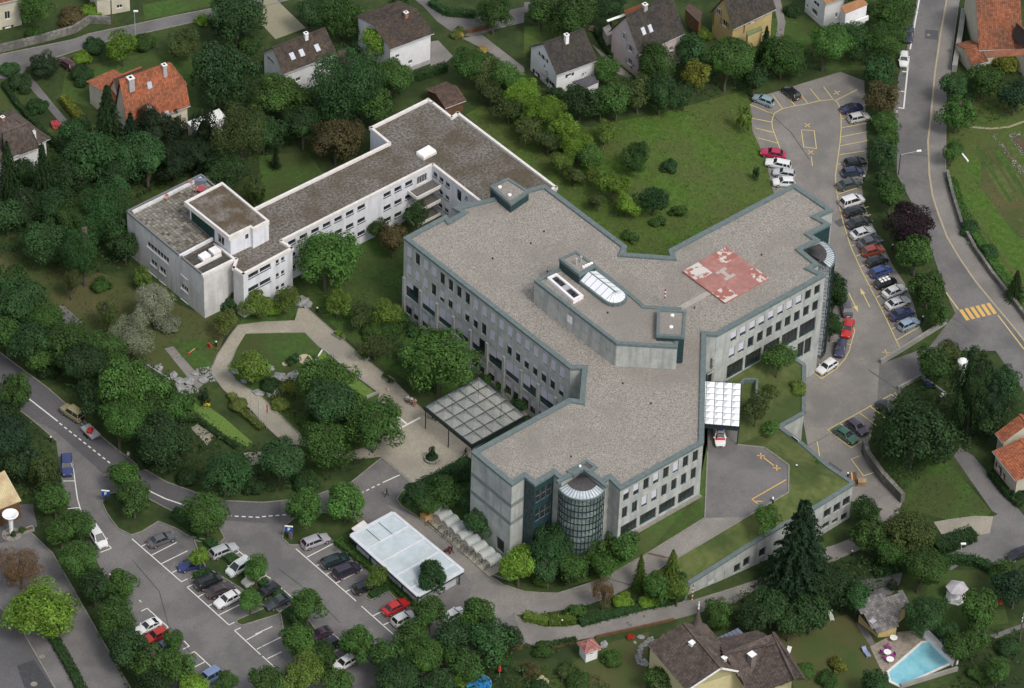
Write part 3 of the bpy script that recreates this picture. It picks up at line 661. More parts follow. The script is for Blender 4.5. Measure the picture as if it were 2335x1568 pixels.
lines('drain_channel',[[TV['k0'].lerp(TV['c0'],0.0)+Vector((0,0,0)),TV['k2']]],0.25,M_WOOD,0.05,zf=lambda q:2.72)
# ------------------------------------------------------------------ the main hospital building
HOSP=building('hospital_building','large grey concrete hospital with three angled wings, gravel roof and red helipad','building')
ZR=16.0
OUT=[(921.0,541.0),(1017.4,489.3),(1025,499.5),(1053,482.9),(1033,472.6),(1243.7,359+61.5),T(6,915,635),T(6,890,695),T(6,1310,725),T(6,1290,665),
T(7,285,75),T(7,630,310),T(7,495,370),T(7,610,435),T(7,435,525),T(7,515,578),T(7,350,662),T(7,505,790),T(7,440,828),T(7,565,890),
T(6,1720,1425),T(6,1620,1418),(1604,1008),(1414.5,1114.4),(1390,1089.5),Z2(1300,492),Z2(1120,362),Z2(915,466),(1263,1078),(1219.8,1104.6),(1196.3,1085.3),(1167.4,1104.6),(1075.6,1029),
(1298,907.5),(1322.8,911.5),(1329.4,838.6),(1300.5,838.6)]
OW=[at(p,ZR)for p in OUT]
def closed(P):return list(zip(P,P[1:]+P[:1]))
O2=[Vector((p.x,p.y))for p in OW]
area=sum(a.x*b.y-b.x*a.y for a,b in closed(O2))
# the outline as listed runs clockwise seen from above
hw=[]  # walls, outside on the right when walking A->B; the list runs clockwise, so each edge is walked B->A
for a,b in closed(OW):
 hw.append(Wall(a,b,-5.2,ZR-0.35)if area>0 else Wall(b,a,-5.2,ZR-0.35))
def HW(i):return hw[i]
nO=len(OUT)
# roof
def poly_top(name,P,z,m,parent,thick=0.3):
 mb=MB().use(m);mb.prism([(p.x,p.y)for p in P],z-thick,z,bottom=False);return mb.build(name,parent)
poly_top('gravel_roof',inset(O2,0.35),ZR-0.33,M_GRAVEL,HOSP)
mb=MB().use(M_COPING);ring(mb,inset(O2,-0.1),0.74,ZR-0.42,ZR);mb.build('roof_coping',HOSP)
mb=MB().use(M_COPING);ring(mb,inset(O2,0.645),0.10,ZR-0.34,ZR-0.02);mb.build('flashing',HOSP)
# south-west facade: wall index of edge (1300.5,838.6)->(921,541)
SW=hw[nO-1]
def urange(Wl,p,q):return Wl.uz(p)[0],Wl.uz(q)[0]
def row(Wl,zf,xs,w_px,fn,wid=None):
 pass
def zline(Wl,p):
 return Wl.uz(p)[1]
WX1=[67,137,205,274,342,412,481,550,620,690,760,830,902,973,1043,1115,1187,1260,1333]
# the roof edge of this facade in enlargement Z1: through (40,78) and (1420,1160)
def on_edge(x,dy=0):return Z1(x,78+(x-40)*(1160-78)/1380+dy)
uA=[SW.uz(on_edge(x))[0]for x in WX1]
zt1=SW.uz(Z1(67,150))[1];zb1=SW.uz(Z1(67,243))[1]
WX2=[62,130,198,265,334,402,472,541,612,682,752,822,892,962,1033,1105,1177,1248,1320]
wwid=abs(SW.uz(on_edge(104))[0]-SW.uz(on_edge(67))[0])*1.06
sgn=1 if uA[1]>uA[0]else -1
def facade_u(u):  # window spans measured from the west corner
 return (u,u+wwid)if sgn>0 else (u-wwid,u)
st1=[1,0,1,1,0,0,0,0,1,1,1,1,1,1,1,1,1,1,1]
st2=[1,1,1,0,.8,.4,1,.5,.4,0,1,1,.35,.35,.5,.45,.4,.35,.7]
z2t=SW.uz(Z1(62,292))[1];z2b=SW.uz(Z1(62,386))[1]
step=(uA[-1]-uA[0])/18
for i in range(19):
 a,b=facade_u(uA[0]+step*i)
 window(HOSP,SW,a,b,zb1,zt1,blind=st1[i],rows=1,cols=2 if not st1[i]else 1,spandrel=0.35 if st1[i]<1 else 0.18)
 window(HOSP,SW,a,b,z2b,z2t,blind=st2[i],cols=2 if st2[i]<1 else 1,spandrel=0.35 if st2[i]<1 else 0.18)
z3t=SW.uz(Z1(55,425))[1];z3b=SW.uz(Z1(55,560))[1];z4t=SW.uz(Z1(50,588))[1];z4b=SW.uz(Z1(50,700))[1]
st3=[[.55,0],[.95,.95],[.95,.95],[.95,.95],[.9,0],[.75,.6],[.97,.97],[.97,.6],[.85,.8]]
st4=[[.5,.7],[.7,.8],[.8,.2],[.5,.5],[.2,.6],[.6,.8],[.5,.5],[.4,.6],[.5,.5]]
for k in range(9):
 ub=uA[0]+step*2*k
 a=ub-sgn*0.15;b=ub+sgn*(abs(step)+wwid+0.15)
 a,b=min(a,b),max(a,b)
 window(HOSP,SW,a,b,z3b,z3t,blind=st3[k],cols=2,rows=1,spandrel=1.0,fb=0.07)
 mid=(a+b)/2
 s4=st4[k]if sgn>0 else st4[k][::-1]
 window(HOSP,SW,a,mid-0.22,z4b,z4t,blind=s4[0],spandrel=0.3,cols=1)
 window(HOSP,SW,mid+0.22,b,z4b,z4t,blind=s4[1],spandrel=0.3,cols=1)
# columns between the bays
mb=MB().use(M_CONC)
for k in range(10):
 u=uA[0]+step*2*k-sgn*(abs(step)*2-abs(step)-wwid)/2
 if 0<u<SW.L:mb.box(u-0.28,u+0.28,-0.28,-0.02,0,z3t-zb1*0+0.2,SW.mat4(0,0))
mb.build('facade_columns',HOSP)
# small faces at the inner corner
Wc=hw[nO-2];Wd=hw[nO-3]
window(HOSP,Wd,Wd.L*.30,Wd.L*.72,zb1,zt1,rows=1,cols=2);window(HOSP,Wd,Wd.L*.30,Wd.L*.72,z2b,z2t,cols=2)
# concrete end block: west wall (edge 1075->1298 is roofed behind; 1167->1075 is the visible one)
iW=next(i for i,p in enumerate(OUT)if p==(1167.4,1104.6));WEST=hw[iW]
iS=next(i for i,p in enumerate(OUT)if p==(1196.3,1085.3));WS=hw[iS]
mb=MB().use(M_CONC_B)
for Wl in (WEST,WS):
 for z in (ZR-4.0,ZR-7.6):
  mb.box(0.0,Wl.L,-0.05,-0.01,z-0.75,z,Wl.mat4(0,0))
mb.build('facade_band',HOSP)
a,b=sorted((WEST.uz(Z2(292,1060))[0],WEST.uz(Z2(365,1080))[0]))
window(HOSP,WEST,a,b,WEST.uz(Z2(330,1150))[1],WEST.uz(Z2(330,1030))[1],cols=2,rows=2)
# dark teal bay
for i in (iS-1,iS-2):
 Wl=hw[i]
 for z0,z1 in ((ZR-4.1,ZR-1.6),(ZR-7.9,ZR-5.4),(ZR-11.7,ZR-9.2),(ZR-15.4,ZR-13.2)):
  n=3 if Wl.L<5.0 else 5
  for k in range(n):
   u0=0.25+(Wl.L-0.5)*k/n
   window(HOSP,Wl,u0+0.04,u0+(Wl.L-0.5)/n-0.04,z0,z1,cols=1,rows=2,depth=0.12,fm=M_CONC_B)
# south-east front facade
iF=next(i for i,p in enumerate(OUT)if p==(1604,1008));SE=hw[iF]
def wz(Wl,f,x,y):return Wl.uz(f(x,y))
e1=[(1507,576,683),(2168,203,296)]
def rowse(Wl,f,xL,w,top,bot,n,blinds,cols=2,spandrel=0.3,tilt=None,rows=1):
 """n windows from the leftmost to the rightmost; xL, top, bot: pairs for first and last (enlargement px)"""
 u0,zt0=wz(Wl,f,xL[0],top[0]);_,zb0=wz(Wl,f,xL[0],bot[0]);u1,zt1_=wz(Wl,f,xL[1],top[1]);_,zb1_=wz(Wl,f,xL[1],bot[1])
 uw=abs(wz(Wl,f,xL[0]+w,top[0])[0]-u0);zt=(zt0+zt1_)/2;zb=(zb0+zb1_)/2
 s=1 if u1>u0 else -1
 for i in range(n):
  u=u0+(u1-u0)*i/max(1,n-1);a,b=(u,u+uw)if s>0 else (u-uw,u)
  bl=blinds[i]if i<len(blinds)else 0
  window(HOSP,Wl,a,b,zb,zt,cols=cols,rows=rows,blind=bl,spandrel=spandrel)
 return zt,zb
rowse(SE,Z2,(1507,2168),52,(572,203),(683,296),8,[.45,.7,0,.8,0,.95,0,0])
rowse(SE,Z2,(1492,2150),50,(745,362),(850,460),8,[0,0,.9,.8,0,0,0,0])
rowse(SE,Z2,(1477,2030),150,(925,592),(1010,702),4,[0,0,0,0],cols=4,spandrel=0.35,rows=1)
mb=MB().use(M_KERB)
mb.box(0.0,SE.L,-.55,-0.0,5.2,5.46,SE.mat4(0,0));mb.build('gravel_strip',HOSP)
# right wing facade
iR=next(i for i,p in enumerate(OUT)if p==T(7,565,890));RW=hw[iR]
rowse(RW,Z3,(155,558),27,(655,420),(692,468),10,[.8,.8,.85,.85,.85,.85,1,.9,0,0])
rowse(RW,Z3,(147,548),27,(728,500),(772,548),10,[.9,.9,0,0,0,0,0,0,0,0])
rowse(RW,Z3,(137,487),74,(805,613),(868,678),5,[0,0,0,0,0],cols=4,spandrel=0.35)
rowse(RW,Z3,(476,511),30,(700,683),(772,752),2,[0,0],cols=2,spandrel=0.3)
rowse(RW,Z3,(84,84),54,(690,690),(736,736),1,[.85],cols=2,spandrel=0.3)
rowse(RW,Z3,(68,68),62,(775,775),(818,818),1,[0],cols=3,spandrel=0.3)
rowse(RW,Z3,(45,45),76,(850,850),(905,905),1,[0],cols=4,spandrel=0.3)
# plain back faces get a few window rows too
for i in (0,5,9,22):
 Wl=hw[i]
 n=int(Wl.L/2.6)
 for z in (ZR-3.6,ZR-7.4):
  for k in range(n):
   if i==22:continue
   window(HOSP,Wl,0.8+k*2.6,2.1+k*2.6,z,z+2.0,cols=2)
# walls
concs=MB();
for i,Wl in enumerate(hw):
 concs.use(M_TEAL if i in (iS-1,iS-2,13,14)else M_CONC)
 Wl.build(concs)
concs.build('wall',HOSP)
# ---- glass stair towers (drum of glazing bars over greenish panes)
def glass_tower(rad,a0,a1,zb,zt,nseg,nrow,center,peak):
 c=center
 fr=MB().use(M_FRAME)
 angs=[a0+(a1-a0)*i/nseg for i in range(nseg+1)]
 P=[(c.x+rad*cos(a),c.y+rad*sin(a))for a in angs]
 for x,y in P:fr.tube((x,y,zb),(x,y,zt),0.075,seg=4,caps=False)
 for j in range(nrow+1):
  z=zb+(zt-zb)*j/nrow
  for (x0,y0),(x1,y1)in zip(P,P[1:]):fr.beam((x0,y0,z),(x1,y1,z),0.11,0.14)
 fr.build('glazing_bars',HOSP)
 gl=MB().use(M_TOWERG)
 r2=rad-0.05
 Q=[(c.x+r2*cos(a),c.y+r2*sin(a))for a in angs]
 me=None
 for (x0,y0),(x1,y1)in zip(Q,Q[1:]):
  for j in range(nrow):
   za,zb_=zb+(zt-zb)*j/nrow,zb+(zt-zb)*(j+1)/nrow
   gl.quad((x0,y0,za+.06),(x1,y1,za+.06),(x1,y1,zb_-.06),(x0,y0,zb_-.06))
 o=gl.build('glazing',HOSP,kind='stuff')
 # floor plates and stair flights seen behind the glass
 fl=MB().use(M_CONC)
 k=0
 for z in [zb+0.4+i*3.7 for i in range(int((zt-zb)/3.7)+1)]:
  fl.prism([(c.x,c.y)]+[(c.x+(rad-1.0)*cos(a),c.y+(rad-1.0)*sin(a))for a in angs[::2]],z,z+0.25)
 fl.build('landing',HOSP)
 st=MB().use(M_WHITE)
 for z in [zb+0.6+i*3.7 for i in range(int((zt-zb)/3.7))]:
  for s in range(10):
   a=a0+(a1-a0)*(0.12+0.75*s/10)
   st.box(-0.9,0.9,-0.35,0.35,0,0.18,Matrix.Translation((c.x+(rad-1.3)*cos(a),c.y+(rad-1.3)*sin(a),z+3.6*s/10))@Matrix.Rotation(a,4,'Z'))
  a=a0+(a1-a0)*0.5
 for a in (a0+(a1-a0)*.3,a0+(a1-a0)*.5,a0+(a1-a0)*.7):
  st.tube((c.x+(rad-2.2)*cos(a),c.y+(rad-2.2)*sin(a),zb),(c.x+(rad-2.2)*cos(a),c.y+(rad-2.2)*sin(a),zt-.3),0.34,seg=6)  # white columns behind the glass, thickened to brighten the drum's inside
 st.build('staircase',HOSP)
 # sloping glazed collar and dark conical roof
 r3=rad-1.35;zt2=zt+0.55
 col=MB().use(mat('collar_glass',(.40,.45,.49),(.55,.60,.63),1.2,.3,spec=.5))
 for a,b in zip(angs,angs[1:]):
  d=(b-a)*0.04
  col.quad((c.x+rad*cos(a+d),c.y+rad*sin(a+d),zt),(c.x+rad*cos(b-d),c.y+rad*sin(b-d),zt),(c.x+r3*cos(b-d),c.y+r3*sin(b-d),zt2),(c.x+r3*cos(a+d),c.y+r3*sin(a+d),zt2))
 col.build('glass_collar',HOSP)
 rb=MB().use(M_COPING)
 for a in angs:rb.beam((c.x+rad*cos(a),c.y+rad*sin(a),zt+0.02),(c.x+r3*cos(a),c.y+r3*sin(a),zt2+0.02),0.07,0.08)
 for i in range(nseg):rb.beam((*P[i],zt),(*P[i+1],zt),0.2,0.16)
 rb.build('collar_ribs',HOSP)
 cn=MB().use(mat('dark_sheet_roof',(0.085,0.078,0.078),(0.12,0.11,0.11),2.0,0.7))
 for a,b in zip(angs,angs[1:]):
  cn.add([(peak.x,peak.y,zt2+0.5),(c.x+r3*cos(a),c.y+r3*sin(a),zt2),(c.x+r3*cos(b),c.y+r3*sin(b),zt2)],[(0,1,2)])
 cn.build('conical_roof',HOSP)
 rs=MB().use(M_BLACK)
 for a in angs:rs.beam((peak.x,peak.y,zt2+0.54),(c.x+r3*cos(a),c.y+r3*sin(a),zt2+0.03),0.05,0.06)
 rs.build('seam',HOSP)
# south tower: quarter drum whose corner is the coping peak
ZT=ZR-1.3
cS=at(Z2(1112,440),ZR);pl=at(Z2(893,545),ZT);prr=at(Z2(1328,570),ZT)
radS=0.5*((pl-cS).xy.length+(prr-cS).xy.length)
aL=math.atan2(pl.y-cS.y,pl.x-cS.x);aR=math.atan2(prr.y-cS.y,prr.x-cS.x)
if aR<aL:aR+=2*pi
if aR-aL>pi:aL+=2*pi;aL,aR=aR,aL
glass_tower(radS,aL,aR,-0.4,ZT,15,12,cS,at(Z2(1120,385),ZR))
# east tower
cE=at(T(7,385,665),ZR);p1=at(T(7,545,590),ZT);p2=at(T(7,578,815),ZT);pm=at(T(7,645,700),ZT)
radE=(pm-cE).xy.length
aL=math.atan2(p2.y-cE.y,p2.x-cE.x);aR=math.atan2(p1.y-cE.y,p1.x-cE.x)
if aR<aL:aR+=2*pi
glass_tower(radE,aL,aR,-4.9,ZT,14,14,cE,at(T(7,372,665),ZR))
mb=MB().use(M_COPING)
for a_,b_ in ((Z2(1292,488),Z2(1345,532)),(Z2(922,464),Z2(872,490))):mb.beam(at(a_,ZR-.2),at(b_,ZR-.2),.55,.5)
mb.build('coping_stub',HOSP)
# raised roof kerbs beside the south tower
q=[at(p,ZR+.1)for p in (Z2(962,378),Z2(1155,265),Z2(1255,340),Z2(1185,392),Z2(1120,365),Z2(1030,418))]
P=[Vector((v.x,v.y))for v in (q[0],q[1],q[2],q[3],q[4],q[5])]
mb=MB().use(M_COPING);ring(mb,P,0.45,ZR-0.5,ZR+0.12);mb.build('lift_shaft_kerb',HOSP)
poly_top('lift_shaft_roof',inset(P,0.3),ZR-0.05,mat('dark_gravel',(0.075,0.07,0.066),(0.13,0.12,0.115),4.0,0.95),HOSP)
# small roof house beside the old building
def roofhouse(name,pts,z0,z1,wm,rim=0.5,top=M_GRAVEL,nm='coping'):
 P=[at(p,z1)for p in pts];P2=[Vector((v.x,v.y))for v in P]
 if sum(a.x*b.y-b.x*a.y for a,b in closed(P2))<0:P2=P2[::-1]
 mb=MB().use(wm);mb.prism([tuple(p)for p in P2],z0,z1-0.25,bottom=False);mb.build(name,HOSP)
 poly_top(name+'_roof',inset(P2,0.2),z1-0.2,top,HOSP)
 mb=MB().use(M_COPING);ring(mb,inset(P2,-0.08),rim,z1-0.5,z1);mb.build(name+'_'+nm,HOSP)
 return P2
roofhouse('lift_house',(T(5,2035,100),T(5,2190,25),(1206,435),T(5,2215,255)),12.0,ZR+1.6,M_TEAL)
# penthouse
ZP=ZR+4.3
PP=[T(6,95,938),T(6,528,723),T(6,935,1042),T(6,1072,1164),T(6,1400,1182),T(6,1365,1530),T(6,825,1500)]
PWp=[at(p,ZP)for p in PP];P2=[Vector((v.x,v.y))for v in PWp]
poly_top('penthouse_roof',inset(P2,0.2),ZP-0.2,M_GRAVEL,HOSP)
mb=MB().use(M_COPING);ring(mb,inset(P2,-0.08),0.62,ZP-0.45,ZP);mb.build('penthouse_coping',HOSP)
mb=MB()
ar=sum(a.x*b.y-b.x*a.y for a,b in closed(P2))
ph=[]
for a,b in closed(PWp):
 Wl=Wall(a,b,ZR-0.4,ZP-0.3)if ar>0 else Wall(b,a,ZR-0.4,ZP-0.3)
 ph.append(Wl)
PSW=ph[6]
a,b=sorted((PSW.uz(T(6,382,1300))[0],PSW.uz(T(6,430,1300))[0]))
zd=PSW.uz(T(6,405,1395))[1];zd2=PSW.uz(T(6,405,1245))[1]
PSW.ops.append((a,b,zd,zd2))
mb.use(M_CONC)
for Wl in ph:Wl.build(mb,0.1)
mb.build('penthouse_wall',HOSP)
do=MB().use(M_METAL);do.box(a+.05,b-.05,0.02,0.08,zd+0.02,(zd+zd2)/2,PSW.mat4(0,0));do.build('door',HOSP)
do=MB().use(flat('white_louvre',(.8,.8,.8)))
for i in range(9):do.box(a+.05,b-.05,0.0,0.07,(zd+zd2)/2+.03+i*.21,(zd+zd2)/2+.2+i*.21,PSW.mat4(0,0))if (zd+zd2)/2+.2+i*.21<zd2 else None
do.build('louvre',HOSP)
# panel joints of the penthouse wall: each cast panel a piece of its own
for Wl in (ph[5],ph[6]):
 n=max(2,int(Wl.L/2.4))
 for k in range(n):
  for j in range(2):
   if Wl is PSW and (k+1)*Wl.L/n>a and k*Wl.L/n<b:continue
   z0=ZR-0.3+j*2.05
   c=MB().use(M_CONC).box(k*Wl.L/n+0.03,(k+1)*Wl.L/n-0.03,-0.05,-0.004,z0,z0+1.99,Wl.mat4(0,0));c.build('wall_panel',HOSP)
roofhouse('vent_house',(T(6,316,745),T(6,460,678),T(6,637,800),T(6,492,885)),ZR,ZP+1.9,M_TEAL,0.45)
roofhouse('stair_house',(T(6,1190,1195),T(6,1442,1210),T(6,1428,1440),T(6,1183,1425)),ZR,ZP+1.0,M_TEAL,0.45)
# vents
def lathe(mb,prof,seg,M):
 n=len(prof);vs=[M@Vector((r*cos(2*pi*i/seg),r*sin(2*pi*i/seg),z))for r,z in prof for i in range(seg)]
 fs=[(j*seg+i,j*seg+(i+1)%seg,(j+1)*seg+(i+1)%seg,(j+1)*seg+i)for j in range(n-1)for i in range(seg)]
 mb.add(vs,fs+[tuple(range((n-1)*seg,n*seg))])
def vent(p,z,prof,m,nm='roof_vent'):
 mb=MB().use(m);lathe(mb,prof,10,Matrix.Translation(at(p,z)));mb.build(nm,HOSP)
WV=flat('white_vent_cap',(.78,.76,.76))
for x,y in ((530,828),(553,816),(576,806),(600,796)):vent(T(6,x,y),ZP+1.7,[(.26,0),(.26,.3),(.14,.34),(.12,.25)],WV)
for x,y in ((465,800),(505,780)):vent(T(6,x,y),ZP+1.7,[(.12,0),(.12,1.0),(.2,1.0),(.2,1.25),(.05,1.3)],M_METAL)
for x,y in ((1320,1255),(1310,1358)):vent(T(6,x,y),ZP+.8,[(.3,0),(.33,.18),(.1,.3)],WV)
for x,y in ((2118,112),(2205,182)):vent(T(5,x,y),ZR+1.4,[(.3,0),(.33,.2),(.1,.32)],WV)
vent(Z2(1090,342),ZR-.05,[(.2,0),(.2,.3),(.05,.35)],WV)
for t,x,y in ((6,178,507),(6,207,865),(5,2055,748),(6,2115,716),(10,418,957),(10,1130,485),(6,60,613),(10,880,305),(6,745,1232),(6,1518,1187)):
 vent(T(t,x,y),ZR-.33 if not (t==6 and y>1200 and x<800)else ZP-.2,[(.12,0),(.12,.25),(.04,.28)],M_BLACK,'drain_cap')
# vaulted rooflight on the penthouse
zg=ZP+0.35
A0,B0=at(T(6,480,935),zg),at(T(6,640,850),zg);C1,D1=at(T(6,925,1035),zg),at(T(6,690,1130),zg)
axis=((C1-B0)+(D1-A0)).normalized();axis.z=0;axis.normalize();nrm=Vector((-axis.y,axis.x,0))
wv=abs((B0-A0).dot(nrm));org=(A0+B0)/2;org=org.copy()
sgn2=1 if (B0-A0).dot(nrm)>0 else -1
Lv=(at(T(6,790,1085),zg)-org).dot(axis)
hr=wv/2;ztop=1.0
def vp(s,w,h):q=org+axis*s+nrm*w;return Vector((q.x,q.y,zg+h))
nb=5
ptsL=[vp(Lv*i/nb,-hr,0)for i in range(nb+1)];ptsR=[vp(Lv*i/nb,hr,0)for i in range(nb+1)];ptsT=[vp(Lv*i/nb,0,ztop)for i in range(nb+1)]
for i in range(nb):
 for S in (ptsL,ptsR):
  MB().use(M_MILK).quad(S[i],S[i+1],ptsT[i+1],ptsT[i]).build('rooflight_pane',HOSP)
arc=[vp(Lv+hr*1.0*sin(t),hr*cos(t),0)for t in [pi*i/8 for i in range(9)]]
for i in range(8):MB().use(M_MILK).add([arc[i],arc[i+1],ptsT[-1]],[(0,1,2)]).build('rooflight_pane',HOSP)
MB().use(M_MILK).add([ptsL[0],ptsR[0],ptsT[0]],[(0,1,2)]).build('rooflight_gable',HOSP)
mb=MB().use(M_COPING)
for i in range(nb+1):mb.beam(ptsL[i],ptsT[i],.05,.08);mb.beam(ptsR[i],ptsT[i],.05,.08)
mb.beam(ptsT[0],ptsT[-1],.14,.14)
for q in arc:mb.beam(q,ptsT[-1],.045,.07)
ed=[ptsL[0],*ptsL[1:],*arc[::-1][1:],*ptsR[::-1]]if (arc[-1]-ptsL[-1]).length<(arc[0]-ptsL[-1]).length else [*ptsL,*arc,*ptsR[::-1]]
for a_,b_ in zip(ed,ed[1:]+ed[:1]):mb.beam(a_-Vector((0,0,.3)),b_-Vector((0,0,.3)),.35,.75)
mb.build('rooflight_frame',HOSP)
# long white smoke-vent frame
q=[at(p,ZP+.5)for p in (T(6,205,912),T(6,290,872),T(6,530,1072),T(6,440,1120))];P=[Vector((v.x,v.y))for v in q]
mb=MB().use(flat('cream_metal',(.74,.70,.70)));ring(mb,P,0.42,ZP-.2,ZP+.5);mb.build('vent_frame',HOSP)
for i in range(5):
 a1_,b1_=q[0].lerp(q[3],(i+.1)/5),q[1].lerp(q[2],(i+.1)/5);c1_,d1_=q[0].lerp(q[3],(i+.9)/5),q[1].lerp(q[2],(i+.9)/5)
 mb=MB().use(M_METAL if i==2 else M_PANE);mb.prism([(v.x,v.y)for v in (a1_.lerp(b1_,.16),b1_.lerp(a1_,.16),d1_.lerp(c1_,.16),c1_.lerp(d1_,.16))],ZP,ZP+.25);mb.build('vent_panel',HOSP)
# aerial mast with red and white bands
def mast(p,z,h,nm,lab,cols,rr=.06):
 o=thing(nm,lab,'mast',loc=at(p,z));n=len(cols)
 for i,c in enumerate(cols):MB().use(c).tube((0,0,h*i/n),(0,0,h*(i+1)/n),rr,seg=8).build('band',o)
 return o
REDP=flat('red_paint',(.45,.04,.03));WHP=flat('white_paint',(.78,.78,.76))
o=mast(T(6,1250,1165),ZR-.3,1.6,'aerial_mast','slim mast with red and white windsock band beside the helipad path',[M_METAL,M_METAL],.04)
for i in range(5):MB().use(REDP if i%2==0 else WHP).tube((0,0,1.6+i*.35),(0,0,1.95+i*.35),.12,seg=8).build('windsock_band',o)
# helipad
hp=[at(p,ZR+.02)for p in (T(6,1408,855),T(6,1800,640),T(6,2180,915),T(6,1790,1140))]
c=sum(hp,Vector())/4;HX=((hp[1]-hp[0])+(hp[2]-hp[3]))/2;HY=((hp[3]-hp[0])+(hp[2]-hp[1]))/2
M_RED=mat('faded_red_paint',(0.36,0.165,0.140),(0.43,0.225,0.195),1.3,0.85,c3=(0.30,0.14,0.12),scale3=0.4)
M_PEEL=mat('peeling_white_patch',(0.58,0.54,0.50),(0.36,0.15,0.12),0.9,0.85,thresh=(0.53,0.58),detail=8)
M_PEEL2=mat('peeling_red_patch',(0.35,0.135,0.11),(0.58,0.53,0.48),0.8,0.85,thresh=(0.50,0.54),detail=8)
def hq(u0,u1,v0,v1,z0,z1,m,nm,mbx=None):
 P=[c+HX*(u-.5)+HY*(v-.5)for u,v in ((u0,v0),(u1,v0),(u1,v1),(u0,v1))]
 mb=MB().use(m);mb.prism([(p.x,p.y)for p in P],z0,z1);mb.build(nm,HOSP)
zh=ZR-.28
hq(0,1,0,1,zh-.1,zh+.3,M_RED,'helipad')
hq(0.03,.36,0.0,.34,zh+.3,zh+.306,M_PEEL,'helipad_patch')
hq(.66,1.0,0.0,.30,zh+.3,zh+.306,M_PEEL2,'helipad_patch')
hq(0.0,.30,.70,1.0,zh+.3,zh+.306,M_PEEL2,'helipad_patch')
hq(.80,1.0,.66,1.0,zh+.3,zh+.306,M_PEEL2,'helipad_patch');hq(.02,.34,.03,.30,zh+.306,zh+.309,M_PEEL,'helipad_patch')
GH=mat('grey_letter_paint',(.44,.40,.36),(.38,.28,.24),1.6,.9,thresh=(.5,.7))
mb=MB().use(GH)
def hr_(u0,u1,v0,v1):
 P=[c+HX*(u-.5)+HY*(v-.5)for u,v in ((u0,v0),(u1,v0),(u1,v1),(u0,v1))];mb.prism([(p.x,p.y)for p in P],zh+.307,zh+.318)
hr_(.40,.62,.36,.42);hr_(.40,.62,.56,.62);hr_(.475,.545,.42,.56)
mb.build('helipad_letter',HOSP)
q=[at(p,ZR-.3)for p in (T(6,1350,1185),T(6,1620,1040),T(6,1675,1055),T(6,1440,1188))]
mb=MB().use(mat('roof_path_slabs',(.33,.31,.27),(.40,.38,.33),2.0));mb.prism([(v.x,v.y)for v in q],ZR-.35,ZR-.27);mb.build('roof_path',HOSP)
# ---- glazed pyramids canopies
def canopy(name,label,pts,z,nx,ny,glass,wallsides,post_z,frame=M_FRAME,rise=.75,posts=True):
 q=[at(p,z)for p in pts]  # q0->q1 along nx, q0->q3 along ny
 o=building(name,label,'canopy')
 def P(u,v,h=0):a=q[0].lerp(q[1],u);b=q[3].lerp(q[2],u);r=a.lerp(b,v);return Vector((r.x,r.y,z+h))
 mb=MB().use(frame)
 for i in range(nx+1):mb.beam(P(i/nx,0),P(i/nx,1),.07 if 0<i<nx else.2,.18)
 for j in range(ny+1):mb.beam(P(0,j/ny,.003),P(1,j/ny,.003),.07 if 0<j<ny else.2,.18)
 for a,b in ((P(0,0),P(1,0)),(P(1,0),P(1,1)),(P(1,1),P(0,1)),(P(0,1),P(0,0))):mb.beam(a-Vector((0,0,.45)),b-Vector((0,0,.45)),.12,.6)
 mb.build('frame',o)
 for i in range(nx):
  for j in range(ny):
   e=.03
   a,b,c_,d=P((i+e)/nx,(j+e)/ny,.1),P((i+1-e)/nx,(j+e)/ny,.1),P((i+1-e)/nx,(j+1-e)/ny,.1),P((i+e)/nx,(j+1-e)/ny,.1)
   t=P((i+.5)/nx,(j+.5)/ny,rise)
   MB().use(glass).add([a,b,c_,d,t],[(0,1,4),(1,2,4),(2,3,4),(3,0,4)]).build('pyramid_pane',o)
 if posts:
  for u,v in ((0.01,0.01),(.5,.01),(.99,.01),(.01,.5),(.01,.99),(.99,.99),(.99,.5),(.5,.99)):
   p=P(u,v);MB().use(frame).tube((p.x,p.y,post_z),(p.x,p.y,z),.09,seg=6).build('post',o)
 return o
canopy('glass_canopy','large square canopy of clear glass pyramids over the main entrance',(T(9,1450,510),T(9,1932,246),T(9,2345,592),T(9,1870,850)),4.6,5,5,M_CLEAR,None,0.0)
canopy('glass_canopy','milky white pyramid canopy over the ambulance entrance',(T(10,1548,280),T(10,1932,306),T(10,1916,690),T(10,1535,658)),8.6,5,7,M_MILK,None,4.8,rise=.6)
# ---- lower building under the terrace: walls along its east and south edges
LOW=building('low_annexe','low concrete annexe with windows under the planted terrace','building')
def lowwall(keys,ops=(),zb=-5.5):
 mb=MB().use(M_CONC)
 for a,b in zip(keys,keys[1:]):
  A,B=TV[a],TV[b]
  Wl=Wall(A,B,zb,min(A.z,B.z)-0.02)
  for t in ops:
   if t[0]==(a,b):
    for (x0,y0,x1,y1,f,bl)in t[1]:
     ua,ztop_=Wl.uz(f(x0,y0));ub,zbot_=Wl.uz(f(x1,y1));ua,ub=sorted((ua,ub))
     zz=sorted((Wl.uz(f(x0,y0))[1],Wl.uz(f(x0,y1))[1]))
     zz[0]=max(zz[0],g(Wl.pt((ua+ub)/2,0))+.2)
     if zz[1]-zz[0]>.5:window(LOW,Wl,ua,ub,zz[0],zz[1],cols=2,blind=bl,depth=.25)
  Wl.build(mb,.25)
 mb.build('wall',LOW)
f11=lambda x,y:T(11,x,y);f14=lambda x,y:T(14,x,y)
